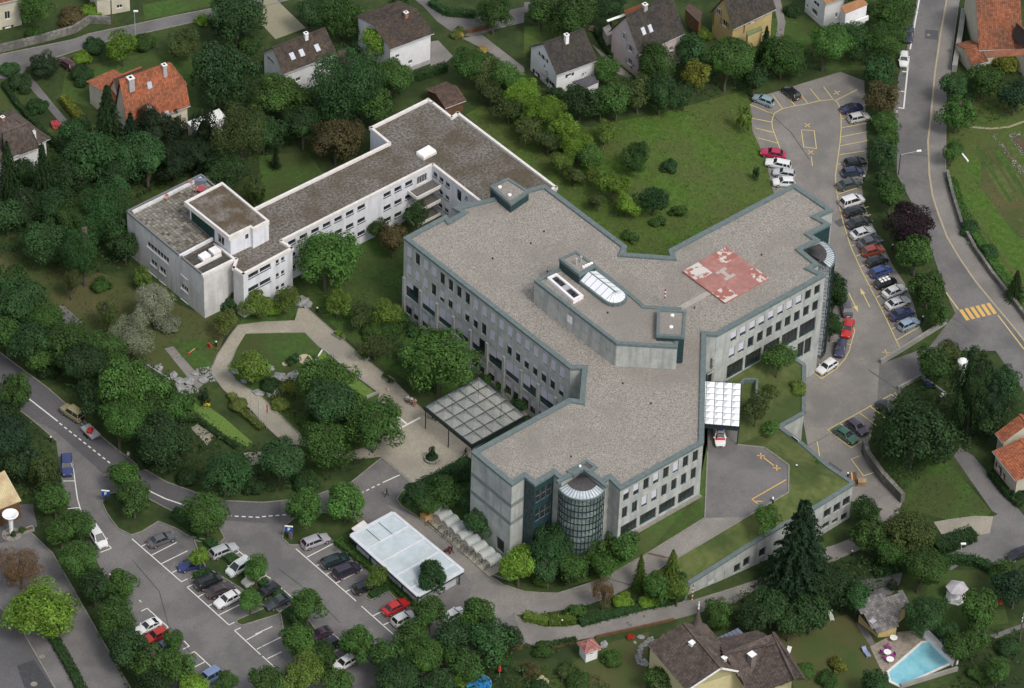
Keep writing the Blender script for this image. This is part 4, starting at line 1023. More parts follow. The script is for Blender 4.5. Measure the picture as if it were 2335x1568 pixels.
lowwall(['s3','s2','s1','s0','e6','e5','e4','e3','e2','e1','e0','f6'],
[(('s0','e6'),[(553,1440,605,1510,f11,0),(640,1390,690,1460,f11,0),(722,1335,775,1405,f11,0),(540,1560,590,1605,f11,0),(625,1525,670,1560,f11,0),(705,1478,750,1530,f11,0)]),
(('s2','s1'),[(1872,470,1920,540,f14,0),(1955,412,2005,485,f14,0),(2095,330,2148,400,f14,0)]),
(('s3','s2'),[(1787,520,1838,590,f14,0),(1640,615,1695,690,f14,1),(1560,665,1610,740,f14,1)]),
(('e4','e3'),[(225,745,260,790,f11,0),(285,690,335,770,f11,0)])])
kerb3('coping',['w1','s3','s2','s1','s0','e6','e5','e4','e3','e2','e1','e0'],0.7,0.3,M_COPING,LOW)
mb=MB().use(M_CONC)
A,B=TV['s3'],TV['w1'];mb.add([(A.x,A.y,A.z),(B.x,B.y,B.z),(B.x,B.y,-3),(A.x,A.y,-3)],[(0,1,2,3)]);mb.build('end_wall',LOW)
# shaft wall beside the milky canopy
q=[at(p,5.6)for p in (T(10,1915,310),T(10,1960,262),T(10,2075,262),T(10,2070,420))]
mb=MB().use(M_COPING)
for a_,b_ in zip(q,q[1:]):mb.beam(a_-Vector((0,0,.4)),b_-Vector((0,0,.4)),.35,.9)
mb.build('light_well_wall',LOW)
# ------------------------------------------------------------------ the old white wing
def Wz1(x,y):return (278.8+x/2.499,385.1+y/2.499)
def Wz2(x,y):return (823.3+x/3.747,345.2+y/3.747)
OLD=building('white_wing','long white rendered hospital wing with weathered flat roof and paved roof terrace','building')
ZW=9.1
WO=[Wz1(25,238),Wz1(450,28),Wz1(708,246),T(1,1130,1272),T(1,965,1135),T(1,1480,880),T(1,1525,910),T(1,1690,1040),T(1,1745,1000),(1269.3,426.5),
(1136.6,491.5),Wz2(612,110),Wz1(908,408),Wz1(970,450),Wz1(690,600),Wz1(632,562),Wz1(648,512),Wz1(463,603)]
WW=[at(p,ZW)for p in WO];W2d=[Vector((p.x,p.y))for p in WW]
ow=[Wall(b,a,-0.6,ZW-0.3)for a,b in closed(WW)]
poly_top('flat_roof',inset(W2d,0.15),ZW-0.38,M_OLDROOF,OLD)
def rect(B,Wl,f,xl,yt,yb,xr,**k):
 """window from its left edge (top and bottom px) and the px of its right edge"""
 u0,zt=Wl.uz(f(xl,yt));_,zb=Wl.uz(f(xl,yb))
 # the right edge: same height, found by stepping along the wall
 lo,hi=0.0,1.0
 P0=Wl.pt(u0,zt);tgt=f(xr,0)[0]
 def px(u):
  v=Wl.pt(u,zt)-CP;return PW/2+FPX*v.dot(CR)/v.dot(CF)
 s=1 if px(u0+1)>px(u0)else -1
 u1=u0+s*(tgt-px(u0))/abs(px(u0+s)-px(u0))
 a,b=sorted((u0,u1))
 op=k.pop('op',None)
 if op is None:op=zt<Wl.z1-0.02
 if not op:k['depth']=-0.04
 zb=max(zb,g(Wl.pt(a,0))+0.1)
 if zt-zb<0.2 or b-a<0.15:return None
 if b>Wl.L+2 or a<-2:return None
 return window(B,Wl,a,b,zb,zt,op=op,**k)
WIN=dict(fm=M_FRAME,sill=0.10,depth=0.16,fb=.035)
iL=11;wSE=ow[iL]  # long south-east wall
def oldrow(f,x0,x1,n,tops,h,wpx,cols=3):
 for t0,t1 in tops:
  for i in range(n):
   r=i/max(1,n-1)
   rect(OLD,wSE,f,x0+(x1-x0)*r,t0+(t1-t0)*r,t0+(t1-t0)*r+h,x0+(x1-x0)*r+wpx,cols=cols,**WIN)
f5=lambda x,y:T(5,x,y)
oldrow(f5,232,850,7,[(598,286),(716,403),(830,518)],38,68)
oldrow(f5,1083,1275,3,[(170,72),(286,188),(398,303)],38,64)
rect(OLD,wSE,Wz2,478,222,290,565,cols=6,fm=M_WFRAME,depth=.16)
for dy in (118,236):rect(OLD,wSE,Wz2,470,225+dy,275+dy,560,cols=4,**WIN)
wIn=ow[10]
for xl,yt,yb,xr in ((617,165,205,652),(670,208,247,705),(722,250,288,758),(665,318,358,698),(718,362,400,752),(660,430,470,693),(713,472,510,747),(890,375,400,910)):
 rect(OLD,wIn,Wz2,xl,yt,yb,xr,cols=2,**WIN)
rect(OLD,wIn,Wz2,820,315,410,857,cols=1,rows=3,depth=.16)
wFr=ow[13]
for dy in (0,78):
 rect(OLD,wFr,Wz1,718,603+dy,628+dy,776,cols=4,**WIN);rect(OLD,wFr,Wz1,783,568+dy,593+dy,845,cols=4,**WIN)
for dy in (0,76,150):
 rect(OLD,wFr,Wz1,875,522+dy,545+dy,892,cols=1,**WIN);rect(OLD,wFr,Wz1,905,506+dy,528+dy,923,cols=1,**WIN)
wSWo=ow[17]
for xl,yt,yb,xr,c_ in ((140,405,438,265,7),(160,505,535,197,2),(210,545,578,247,2),(333,568,596,373,1),(333,645,675,375,3),(140,565,592,197,4),(212,625,655,247,3),(262,668,698,298,3),(335,724,752,375,3),(95,530,555,125,2)):
 rect(OLD,wSWo,Wz1,xl,yt,yb,xr,cols=c_,fm=M_WFRAME,sill=.1,depth=.16,blind=1 if c_==1 else 0)
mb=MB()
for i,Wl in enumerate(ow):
 mb.use(M_WHITE_SHADE if i in (17,16,14,15,0)else M_WHITE);Wl.build(mb,0.16)  # left block walls take the copy with shade in its colour
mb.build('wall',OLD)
# white coping pieces, a narrow lead edge round the terrace block
mb=MB().use(M_WCOPE)
for i in list(range(2,17)):
 A,B=WW[i],WW[(i+1)%len(WW)]
 d=(B-A).normalized();n=Vector((d.y,-d.x,0))
 mb.beam(A-d*.2+n*.10-Vector((0,0,.2)),B+d*.2+n*.10-Vector((0,0,.2)),0.46,0.55)
mb.build('coping',OLD)
mb=MB().use(flat('lead_edge',(.16,.165,.17)))
for i in (17,0,1):
 A,B=WW[i],WW[(i+1)%len(WW)];d=(B-A).normalized();n=Vector((d.y,-d.x,0))
 mb.beam(A+n*.05-Vector((0,0,.15)),B+n*.05-Vector((0,0,.15)),0.3,0.35)
mb.build('parapet_edge',OLD)
mb=MB().use(M_WHITE_SHADE)
A,B=WW[0],WW[1];d=(B-A).normalized();n=Vector((d.y,-d.x,0))
mb.beam(A+n*.75+d*.6-Vector((0,0,.2)),B+n*.75-d*.5-Vector((0,0,.2)),0.55,0.5)
mb.build('inner_kerb',OLD)
# terrace slabs: individual slabs with open joints, too small to take one by one
tA,tB,tC=at(Wz1(42,245),ZW-.35),at(Wz1(452,52),ZW-.35),at(Wz1(318,478),ZW-.35)
ux=(tB-tA);vy=(tC-tA);nu,nv=int(ux.length/.62),int(vy.length/.62);rnd=random.Random(5)
for key,mm in (('a',M_SLAB),('b',mat('pale_terrace_slabs',(.25,.235,.19),(.30,.28,.23),1.5,.95)),('c',mat('mossy_terrace_slabs',(.17,.16,.135),(.22,.205,.17),1.5,.95))):
 mb=MB().use(mm);r2=random.Random(9)
 for i in range(nu):
  for j in range(nv):
   k=r2.random();kk='b' if k<.22 else 'c' if k<.45 else 'a'
   if kk!=key:continue
   p=tA+ux*((i+.5)/nu)+vy*((j+.5)/nv);z=ZW-.33+r2.random()*.02
   U,V=ux.normalized(),vy.normalized();q=[p+U*a*.27+V*b*.27 for a,b in ((-1,-1),(-1,1),(1,1),(1,-1))]
   mb.prism([(v.x,v.y)for v in q],z-.04,z,bottom=False)
 mb.build('terrace_paving',OLD,kind='stuff')
# terrace end wall, small light court with two rooflights
def pbox(nm,pts,zt,zb,m,parent=OLD):
 q=[at(p,zt)for p in pts];mb=MB().use(m);mb.prism([(v.x,v.y)for v in q],zb,zt);return mb.build(nm,parent)
pbox('terrace_wall',(Wz1(322,487),Wz1(515,385),Wz1(522,391),Wz1(330,493)),ZW+.15,ZW-.6,M_WHITE)
pbox('court_floor',(Wz1(350,510),Wz1(520,425),Wz1(640,515),Wz1(462,600)),ZW-.33,ZW-.4,mat('dark_felt',(.05,.047,.04),(.09,.085,.07),1.5,.95))
pbox('parapet',(Wz1(410,552),Wz1(560,478),Wz1(566,485),Wz1(418,560)),ZW+.1,ZW-.5,M_WCOPE)
for p in ((430,490,475,465,506,490,460,517),(490,456,530,435,565,460,522,484)):
 pbox('rooflight',[Wz1(p[i],p[i+1])for i in (0,2,4,6)],ZW+.25,ZW-.4,WV)
pbox('parapet',(Wz1(520,420),Wz1(566,447),Wz1(650,512),Wz1(640,520)),ZW+.05,ZW-.5,M_WCOPE)
pbox('rooflight',(T(1,1375,1350),T(1,1485,1290),T(1,1550,1335),T(1,1440,1395)),ZW+.3,ZW-.4,WHP)
pbox('rooflight_kerb',(T(1,1372,1362),T(1,1485,1302),T(1,1556,1348),T(1,1440,1408)),ZW+.1,ZW-.4,M_WCOPE)
# penthouse of the old wing
ZQ=12.8
QP=[at(p,ZQ)for p in (Wz1(352,185),Wz1(570,72),Wz1(838,293),Wz1(744,342),Wz1(730,330),Wz1(608,388))];Q2=[Vector((v.x,v.y))for v in QP]
poly_top('upper_roof',inset(Q2,.2),ZQ-.3,mat('mossy_roof',(.13,.115,.10),(.22,.20,.175),2.2,.95,.4,c3=(.075,.05,.02),scale3=.35,detail=8,thresh=(.4,.6)),OLD)
mb=MB().use(M_WCOPE);ring(mb,Q2,.38,ZQ-.85,ZQ);mb.build('upper_coping',OLD)
body=[Q2[0]+(Q2[5]-Q2[0]).normalized()*.0+(Q2[1]-Q2[0]).normalized()*1.0,Q2[1],Q2[2],Q2[3],Q2[4],Q2[5]+(Q2[4]-Q2[5]).normalized()*.25]
body=inset(body,.06)
mb=MB().use(M_WHITE);mb.prism([tuple(v)for v in body],ZW-.4,ZQ-.45,bottom=False);mb.build('upper_wall',OLD)
wq=Wall(Vector((*body[0],0)),Vector((*body[5],0)),ZW-.3,ZQ-.8)
mb=MB().use(flat('dark_green_shutter',(.012,.045,.035)))
for i in range(6):
 mb.box(.5+i*wq.L*.095,.44+(i+1)*wq.L*.095,-.05,-.01,ZW-.25,ZQ-1.0,wq.mat4(0,0))
mb.build('folding_shutter',OLD)
window(OLD,wq,wq.L*.70,wq.L*.86,ZW+.4,ZQ-1.5,cols=2,fm=M_WFRAME,depth=-.05,op=False)
w5=Wall(Vector((*body[5],0)),Vector((*body[4],0)),ZW-.3,ZQ-.8)
window(OLD,w5,w5.L*.74,w5.L*.88,ZQ-2.0,ZQ-1.2,cols=1,depth=-.04,op=False)
# balconies in the inner corner
c0=WW[11];dS=(WW[12]-WW[11]).normalized();dE=(WW[10]-WW[11]).normalized()
zr1=wSE.uz(Wz2(470,300))[1]
for k in range(3):
 z=zr1-.2-2.95*k
 P=[c0+dS*.1+dE*.1,c0+dS*5.3+dE*.1,c0+dS*5.3+dE*2.4,c0+dS*.1+dE*2.4]
 mb=MB().use(mat('balcony_floor',(.10,.095,.085),(.15,.14,.125),2.0));mb.prism([(v.x,v.y)for v in P],z-.2,z);mb.build('balcony',OLD)
 mb=MB().use(M_WCOPE)
 mb.beam(P[1]+Vector((0,0,z+.1))-Vector((0,0,P[1].z)),P[2]+Vector((0,0,z+.1))-Vector((0,0,P[2].z)),.16,.62)
 mb.beam(P[2]+Vector((0,0,z+.1))-Vector((0,0,P[2].z)),P[3]+Vector((0,0,z+.1))-Vector((0,0,P[3].z)),.16,.62)
 mb.build('balcony_parapet',OLD)
# ------------------------------------------------------------------ houses
def tile_field(mb,O,U,V,N,poly,tw=.36,th=.42,seed=0,lift=.03):
 """rows of separate overlapping roof tiles inside polygon poly (uv)"""
 r=random.Random(seed)
 def inside(u,v):
  c=False;n=len(poly)
  for i in range(n):
   (x0,y0),(x1,y1)=poly[i],poly[(i+1)%n]
   if (y0>v)!=(y1>v)and u<(x1-x0)*(v-y0)/(y1-y0)+x0:c=not c
  return c
 vm=max(p[1]for p in poly);um0=min(p[0]for p in poly);um1=max(p[0]for p in poly)
 j=0;v=0.0
 while v<vm:
  u=um0+(tw/2 if j%2 else 0)*0
  while u<um1:
   if inside(u+tw/2,v+th/2)or inside(u+tw*.5,min(v+.05,vm-.01)):
    ww=tw*.93;h=.05+r.random()*.025;u0=u+.01
    a=O+U*u0+V*v+N*(lift+h);b=O+U*(u0+ww)+V*v+N*(lift+h)
    c_=O+U*(u0+ww)+V*(v+th)+N*lift;d=O+U*u0+V*(v+th)+N*lift
    a0,b0=a-N*(h+.01),b-N*(h+.01)
    mb.add([a,b,c_,d,a0,b0,c_-N*.02,d-N*.02],[(0,1,2,3),(4,5,1,0),(7,4,0,3),(5,6,2,1)])
   u+=tw
  v+=th;j+=1
def tile_mat(name,c1,c2,c3):
 """tiles: colour varies tile by tile"""
 m=mat(name,c1,c2,1.2,.9,.3,c3=c3,scale3=.35)
 nt=m.node_tree;N=nt.nodes;b=N['Principled BSDF']
 ge=N.new('ShaderNodeNewGeometry');mr=N.new('ShaderNodeMapRange');mr.inputs['To Min'].default_value=.72;mr.inputs['To Max'].default_value=1.28
 hs=N.new('ShaderNodeHueSaturation');src=b.inputs['Base Color'].links[0].from_socket
 nt.links.new(ge.outputs['Random Per Island'],mr.inputs['Value']);nt.links.new(mr.outputs[0],hs.inputs['Value']);nt.links.new(src,hs.inputs['Color']);nt.links.new(hs.outputs[0],b.inputs['Base Color'])
 return m
TM_DARK=tile_mat('dark_brown_tiles',(.045,.038,.034),(.070,.055,.046),(.095,.070,.050))
TM_BLACK=tile_mat('black_brown_tiles',(.034,.031,.031),(.050,.045,.042),(.060,.050,.036))
TM_RED=tile_mat('orange_red_tiles',(.30,.095,.046),(.36,.125,.062),(.24,.095,.055))
TM_OLDRED=tile_mat('old_red_tiles',(.23,.080,.042),(.28,.105,.055),(.13,.070,.045))
TM_BROWN=tile_mat('brown_tiles',(.095,.060,.048),(.13,.085,.066),(.08,.06,.05))
TM_GREY=tile_mat('grey_stone_slates',(.15,.14,.135),(.24,.23,.225),(.12,.11,.10))
TM_MAUVE=tile_mat('weathered_brown_tiles',(.090,.070,.060),(.13,.100,.086),(.075,.06,.05))
SHUT_D=flat('dark_shutter',(.04,.03,.025));SHUT_G=flat('grey_blue_shutter',(.33,.34,.40));SHUT_W=flat('white_shutter',(.6,.58,.52));SHUT_B=flat('brown_shutter',(.12,.055,.035));SHUT_P=flat('pinkish_shutter',(.30,.20,.15))
RIDGE={}
def roof(B,O,U,N,L,D,h,tm,hl=0.0,hr=0.0,ov=0.0,seed=0,tw=.36,th=.42,half=0.0):
 """O front-left eave corner (3D), U along eave, N away; hl/hr hip insets. half: hips start this fraction up the slope"""
 Z=Vector((0,0,1));R0,R1=O+U*hl+N*D/2+Z*h,O+U*(L-hr)+N*D/2+Z*h
 a,b,c_,d=O,O+U*L,O+U*L+N*D,O+N*D
 base=MB().use(flat('roof_board',(.05,.04,.035)));t=MB().use(tm);rg=MB().use(tm)
 s=math.hypot(D/2,h);V1=(N*D/2+Z*h).normalized();V2=(-N*D/2+Z*h).normalized()
 if half and (hl or hr):
  f=half
  def gl(P,Q):return P.lerp(Q,f)
  # slopes keep the full width up to f, then narrow
  GL,GR=O+N*D/2+Z*h,O+U*L+N*D/2+Z*h
  aL,dL=gl(a,GL),gl(d,GL);bR,cR=gl(b,GR),gl(c_,GR)
  base.add([a,b,bR if hr else GR,R1,R0,aL if hl else GL],[(0,1,2,3,4,5)]);base.add([c_,d,dL if hl else GL,R0,R1,cR if hr else GR],[(0,1,2,3,4,5)])
  pf=[(0,0),(L,0),(L,s*f if hr else s),(L-hr,s),(hl,s),(0,s*f if hl else s)]
  tile_field(t,a,U,V1,U.cross(V1),pf,tw,th,seed);tile_field(t,c_,-U,V2,(-U).cross(V2),[(L-x,y)for x,y in pf],tw,th,seed+1)
  for on,P,Q,RR in ((hl,aL,dL,R0),(hr,cR,bR,R1)):
   if on:
    base.add([P,Q,RR],[(0,1,2)]);e=(P-Q);le=e.length;e.normalize();m=(P+Q)/2;v=(RR-m);lv=v.length;v.normalize()
    o0,uu=(Q,e);nn=uu.cross(v)
    if nn.z<0:o0,uu=P,-e;nn=uu.cross(v)
    tile_field(t,o0,uu,v,nn,[(0,0),(le,0),(le/2,lv)],tw,th,seed+2)
    rg.beam(P+nn*.06,RR+nn*.06,.26,.16);rg.beam(Q+nn*.06,RR+nn*.06,.26,.16)
 else:
  base.add([a,b,R1,R0],[(0,1,2,3)]);base.add([c_,d,R0,R1],[(0,1,2,3)])
  tile_field(t,a,U,V1,U.cross(V1),[(0,0),(L,0),(L-hr,s),(hl,s)],tw,th,seed)
  tile_field(t,c_,-U,V2,(-U).cross(V2),[(0,0),(L,0),(L-hl,s),(hr,s)],tw,th,seed+1)
  if hl:
   base.add([d,a,R0],[(0,1,2)]);v=(R0-(a+d)/2);lv=v.length;v.normalize();tile_field(t,d,-N,v,(-N).cross(v),[(0,0),(D,0),(D/2,lv)],tw,th,seed+2)
   for P in (a,d):rg.beam(P+Z*.1,R0+Z*.1,.28,.16)
  if hr:
   base.add([b,c_,R1],[(0,1,2)]);v=(R1-(b+c_)/2);lv=v.length;v.normalize();tile_field(t,b,N,v,N.cross(v),[(0,0),(D,0),(D/2,lv)],tw,th,seed+3)
   for P in (b,c_):rg.beam(P+Z*.1,R1+Z*.1,.28,.16)
 rg.beam(R0+Z*.08,R1+Z*.08,.3,.18)
 bo=base.build('roof',B);t.build('roof_tiles',bo,kind='stuff');rg.build('ridge',bo)
 gu=MB().use(M_METAL);gu.tube(a-N*.08-Z*.08,b-N*.08-Z*.08,.07,seg=6);gu.build('gutter',bo)
 return R0,R1
def house(name,label,E1,E2,R1,ze,wm,tm,cat='house',hl=0.0,hr=0.0,half=0.0,eo=.45,go=.35,wins=(),rr=False,seed=1,th=.42,tw=.36,base=None,shut=None,wf=M_WFRAME,chim=(),sky_=(),zbase=None):
 B=building(name,label,cat)
 def zc(p,z):
  P=at(p,z);return at(p,z+g(P))
 A1,A2=zc(E1,ze),zc(E2,ze);A2.z=A1.z=(A1.z+A2.z)/2
 U=(A2-A1);U.z=0;L=U.length;U.normalize();N=Vector((-U.y,U.x,0))
 r=ray(R1);M=Matrix((r,-N,Vector((0,0,-1)))).transposed()
 sol=M.inverted()@((A2-U*hr if rr else A1+U*hl)-CP);D2,h=sol[1],sol[2]
 D=2*D2;gz=g(A1)
 R0_,R1_=roof(B,A1,U,N,L,D,h,tm,hl,hr,seed=seed,th=th,tw=tw,half=half)
 # walls
 lo=go if not hl or half else eo;ro=go if not hr or half else eo
 k=h/D2;zw=A1.z+eo*k-.05
 f0,f1=A1+U*lo+N*eo,A1+U*(L-ro)+N*eo;b1,b0=f1+N*(D-2*eo),f0+N*(D-2*eo)
 Ws={'f':Wall(f0,f1,gz-1.2,zw),'r':Wall(f1,b1,gz-1.2,zw),'b':Wall(b1,b0,gz-1.2,zw),'l':Wall(b0,f0,gz-1.2,zw)}
 for w in wins:
  side,f,xl,yt,yb,xr=w[:6];kw=dict(fm=wf,sill=.06,depth=.12,cols=2);kw.update(w[6]if len(w)>6 else {})
  if shut is not None and 'shutters' not in kw:kw['shutters']=shut
  if kw.get('shutters')is False:kw.pop('shutters')
  rect(B,Ws[side],f,xl,yt,yb,xr,**kw)
 mb=MB().use(wm)
 for s_,Wl in Ws.items():Wl.build(mb,.12)
 hh=h-eo*k-.06
 def gable(P,Q,hip):
  m=(P+Q)/2;top=hh if not half else hh
  if hip and half:
   zt=h*half;fr=min(.98,zt/max(.1,hh));
   a_,b_=P.lerp(m,fr),Q.lerp(m,fr)
   mb.add([(P.x,P.y,zw),(Q.x,Q.y,zw),(b_.x,b_.y,zw+hh*fr),(a_.x,a_.y,zw+hh*fr)],[(0,1,2,3)])
  elif not hip:mb.add([(P.x,P.y,zw),(Q.x,Q.y,zw),(m.x,m.y,zw+hh)],[(0,1,2)])
 gable(b0,f0,hl);gable(f1,b1,hr)
 mb.build('wall',B)
 if base:
  mb=MB().use(base);
  for s_ in 'fl':mb.box(-.05,Ws[s_].L+.05,-.06,-.01,gz-1,gz+.9,Ws[s_].mat4(0,0))
  mb.build('plinth',B)
 info=dict(B=B,A1=A1,U=U,N=N,L=L,D=D,h=h,gz=gz,W=Ws,zw=zw)
 for c_ in chim:chimney(info,*c_)
 for s_ in sky_:skylight(info,*s_)
 return info
def slope_pt(I,p,back=False):
 """picture point on the front (or back) slope"""
 V=(I['N']*(I['D']/2)+Vector((0,0,I['h']))).normalized()
 O=I['A1'];U=I['U']
 if back:O=O+I['N']*I['D'];V=(-I['N']*(I['D']/2)+Vector((0,0,I['h']))).normalized()
 nn=U.cross(V);r=ray(p);t=(O-CP).dot(nn)/r.dot(nn);return CP+r*t,V,(nn if nn.z>0 else -nn)
def chimney(I,p,m,w=.6,h=1.4,cap=True,back=False):
 P,V,n=slope_pt(I,p,back);U,N=I['U'],I['N']
 M=Matrix((U,N,Vector((0,0,1)))).transposed().to_4x4();M.translation=P
 o=MB().use(m).box(-w/2,w/2,-w/2,w/2,-1.0,h,M).build('chimney',I['B'])
 if cap:
  mb=MB().use(WHP);mb.box(-w/2-.08,w/2+.08,-w/2-.08,w/2+.08,h,h+.1,M);mb.build('cap',o)
  mb=MB().use(M_BLACK);mb.box(-w/4,w/4,-w/4,w/4,h+.1,h+.16,M);mb.build('flue',o)
def skylight(I,p,w=.7,h=1.1,light=True,back=False):
 P,V,n=slope_pt(I,p,back);U=I['U']
 M=Matrix((U,V,n)).transposed().to_4x4();M.translation=P
 o=MB().use(M_METAL if light else M_BLACK).box(-w/2-.08,w/2+.08,-h/2-.08,h/2+.08,-.1,.16,M).build('skylight',I['B'])
 MB().use(mat('roof_window_glass',(.45,.48,.56),(.55,.58,.66),2.0,.08,spec=.9)if light else M_PANE).box(-w/2,w/2,-h/2,h/2,.15,.19,M).build('pane',o)
def lean(B,pts,z_hi,z_lo,m,wm,gz=0.0,nm='lean_to',seams=0,sm=None):
 """lean-to: pts = back-left, back-right, front-right, front-left roof corners in the picture"""
 q=[at(pts[0],z_hi),at(pts[1],z_hi),at(pts[2],z_lo),at(pts[3],z_lo)]
 mb=MB().use(m);up=Vector((0,0,.12));mb.add([v+up for v in q]+[v for v in q],[(3,2,1,0),(4,5,6,7),(3,7,6,2),(0,4,7,3),(2,6,5,1),(1,5,4,0)]);o=mb.build(nm+'_roof',B)
 if seams:
  mb=MB().use(sm or M_METAL)
  for i in range(1,seams):mb.beam(q[0].lerp(q[1],i/seams)+up,q[3].lerp(q[2],i/seams)+up,.06,.08)
  mb.build('seam',o)
 if wm is not None:
  c_=sum(q,Vector())/4;w=[v.lerp(c_,.07)for v in q]
  mb=MB().use(wm)
  mb.prism([(v.x,v.y)for v in w],gz-.5,[v.z for v in w],bottom=False)if True else None
  mb.build(nm+'_wall',B)
 return q
f0_,f1_,f2_,f3_=[lambda x,y,i=i:T(i,x,y)for i in range(4)]
f8_,f11_,f12_,f13_,f14_,f15_=[lambda x,y,i=i:T(i,x,y)for i in (8,11,12,13,14,15)]
CREAM=mat('cream_render',(.62,.58,.46),(.55,.51,.40),.8,.9,c3=(.42,.40,.33),scale3=.3,thr3=(.5,.75))
YELLOW=mat('yellow_render',(.56,.44,.20),(.50,.39,.18),.8,.9,c3=(.40,.32,.16),scale3=.3,thr3=(.5,.75))
PINK=mat('pinkish_render',(.56,.47,.45),(.50,.42,.40),.8,.9)
PALEY=mat('pale_yellow_render',(.60,.53,.30),(.55,.48,.27),.8,.9)
BRW=mat('bright_white_render',(.80,.80,.80),(.72,.72,.72),.8,.9,c3=(.62,.62,.60),scale3=.3,thr3=(.55,.8))
BRICK=flat('chimney_brick',(.30,.15,.10));GRCH=flat('grey_chimney',(.38,.37,.36))
house('villa','white villa with dark brown tiled roof and three bright skylights',T(1,190,658),T(1,660,480),T(1,88,428),5.4,BRW,TM_DARK,seed=2,
wins=(('f',f1_,303,695,728,342),('f',f1_,303,800,822,318),('l',f1_,50,468,520,105)),chim=((T(1,392,345),WHP,.6,1.2),),sky_=((T(1,268,500),),(T(1,352,470),),(T(1,490,425),)))
house('villa','tall white villa with plain dark roof and pink chimney above the parking pad',T(1,1140,440),T(1,1530,295),T(1,985,222),6.6,BRW,TM_DARK,seed=5,base=mat('plinth_grey',(.35,.35,.34),(.45,.45,.44),1.0),
wins=(('f',f1_,1190,490,520,1224),('f',f1_,1305,540,572,1340),('f',f1_,1303,612,628,1337)),chim=((T(1,1282,155),BRICK,.6,1.1),))
house('summer_house','small brown timber summer house behind the white wing',T(1,1630,962),T(1,1815,893),T(1,1545,835),2.3,M_WOOD,TM_BROWN,cat='shed',seed=7,eo=.3,go=.3)
I5=house('villa','white villa with black-brown roof, tall white chimney and dark shutters',T(2,290,668),T(2,655,535),T(2,168,390),4.6,BRW,TM_BLACK,seed=9,shut=SHUT_D,
wins=(('f',f2_,388,660,685,425),('f',f2_,388,780,802,405,dict(shutters=False)),('l',f2_,145,420,465,165),('l',f2_,185,465,505,205),('l',f2_,170,560,600,188,dict(shutters=False)),('l',f2_,95,620,665,125),('l',f2_,220,700,745,255)),chim=((T(2,376,375),WHP,.65,1.6),))
lean(I5['B'],(T(2,425,730),T(2,660,655),T(2,668,730),T(2,545,785)),2.8,2.2,flat('dark_lead_roof',(.085,.085,.095)),BRW,0,seams=8,sm=M_BLACK)
lean(I5['B'],(T(2,130,655),T(2,165,655),T(2,200,705),T(2,160,715)),2.6,2.3,flat('dark_lead_roof',(.085,.085,.095)),None,0,nm='porch')
I6=house('villa','pinkish villa with steep black-brown roof and two skylights',T(2,1025,462),T(2,1430,320),T(2,902,145),6.0,PINK,TM_BLACK,seed=11,shut=SHUT_G,
wins=(('l',f2_,885,225,280,910),('l',f2_,930,390,445,965),('l',f2_,925,510,560,960),('f',f2_,1200,405,430,1225,dict(shutters=False)),('f',f2_,1300,420,455,1330,dict(shutters=False))),chim=((T(2,1075,75),GRCH,.7,.9),),sky_=((T(2,1060,275),.6,1.2),(T(2,1122,252),.6,1.2)))
lean(I6['B'],(T(2,735,180),T(2,890,125),T(2,905,140),T(2,745,195)),6.8,6.6,WHP,None,0,nm='eave_board')
lean(I6['B'],(T(2,890,95),T(2,1090,20),T(2,1125,50),T(2,905,135)),8.6,7.6,TM_OLDRED,None,0,nm='dormer')
lean(I6['B'],(T(2,700,250),T(2,760,220),T(2,800,300),T(2,740,330)),3.0,3.0,mat('terrace_floor',(.3,.28,.26),(.36,.34,.32),2.0),PINK,0,nm='terrace')
I7=house('villa','yellow villa with brown-framed windows and black-brown roof',T(2,1865,237),T(2,2240,102),T(2,1775,-15),5.8,YELLOW,TM_BLACK,seed=13,shut=SHUT_P,base=None,
wins=(('l',f2_,1725,10,65,1755),('l',f2_,1770,165,220,1810),('f',f2_,2020,180,205,2055),))
lean(I7['B'],(T(2,1975,285),T(2,2110,235),T(2,2125,265),T(2,1990,325)),2.9,2.5,flat('mossy_green_sheet',(.12,.15,.06)),YELLOW,0,nm='porch')
mb=MB().use(SHUT_B)
for px_,w_ in (((1690,200),'l'),((1960,230),'f')):
 Wl=I7['W'][w_];u,z=Wl.uz(T(2,*px_));mb.tube(Wl.pt(u,-.2,.1),Wl.pt(u,Wl.z1-.1,.1),.07,seg=6)
mb.build('downpipe',I7['B'])
I8=house('villa','white villa with tan tiled porch beside the upper car park',T(3,565,38),T(3,880,-75),T(3,480,-170),5.6,BRW,tile_mat('tan_tiles',(.30,.15,.07),(.36,.19,.09),(.24,.12,.06)),seed=15,
wins=(('f',f3_,655,115,155,675),('l',f3_,460,-10,30,510),('l',f3_,395,30,55,412,dict(cols=1)),('l',f3_,445,60,110,495,dict(cols=3)),('l',f3_,365,65,100,385,dict(cols=1))))
lean(I8['B'],(T(3,700,55),T(3,895,-15),T(3,945,40),T(3,740,125)),4.2,3.4,MATS['tan_tiles'],BRW,0,nm='porch')
mb=MB().use(WHP)
qa,qb=at(T(3,775,225),1.0),at(T(3,945,155),1.0);mb.beam(qa,qb,.3,.9);mb.beam(at(T(3,700,165),1.0),qa,.2,.9);mb.build('terrace_parapet',I8['B'])
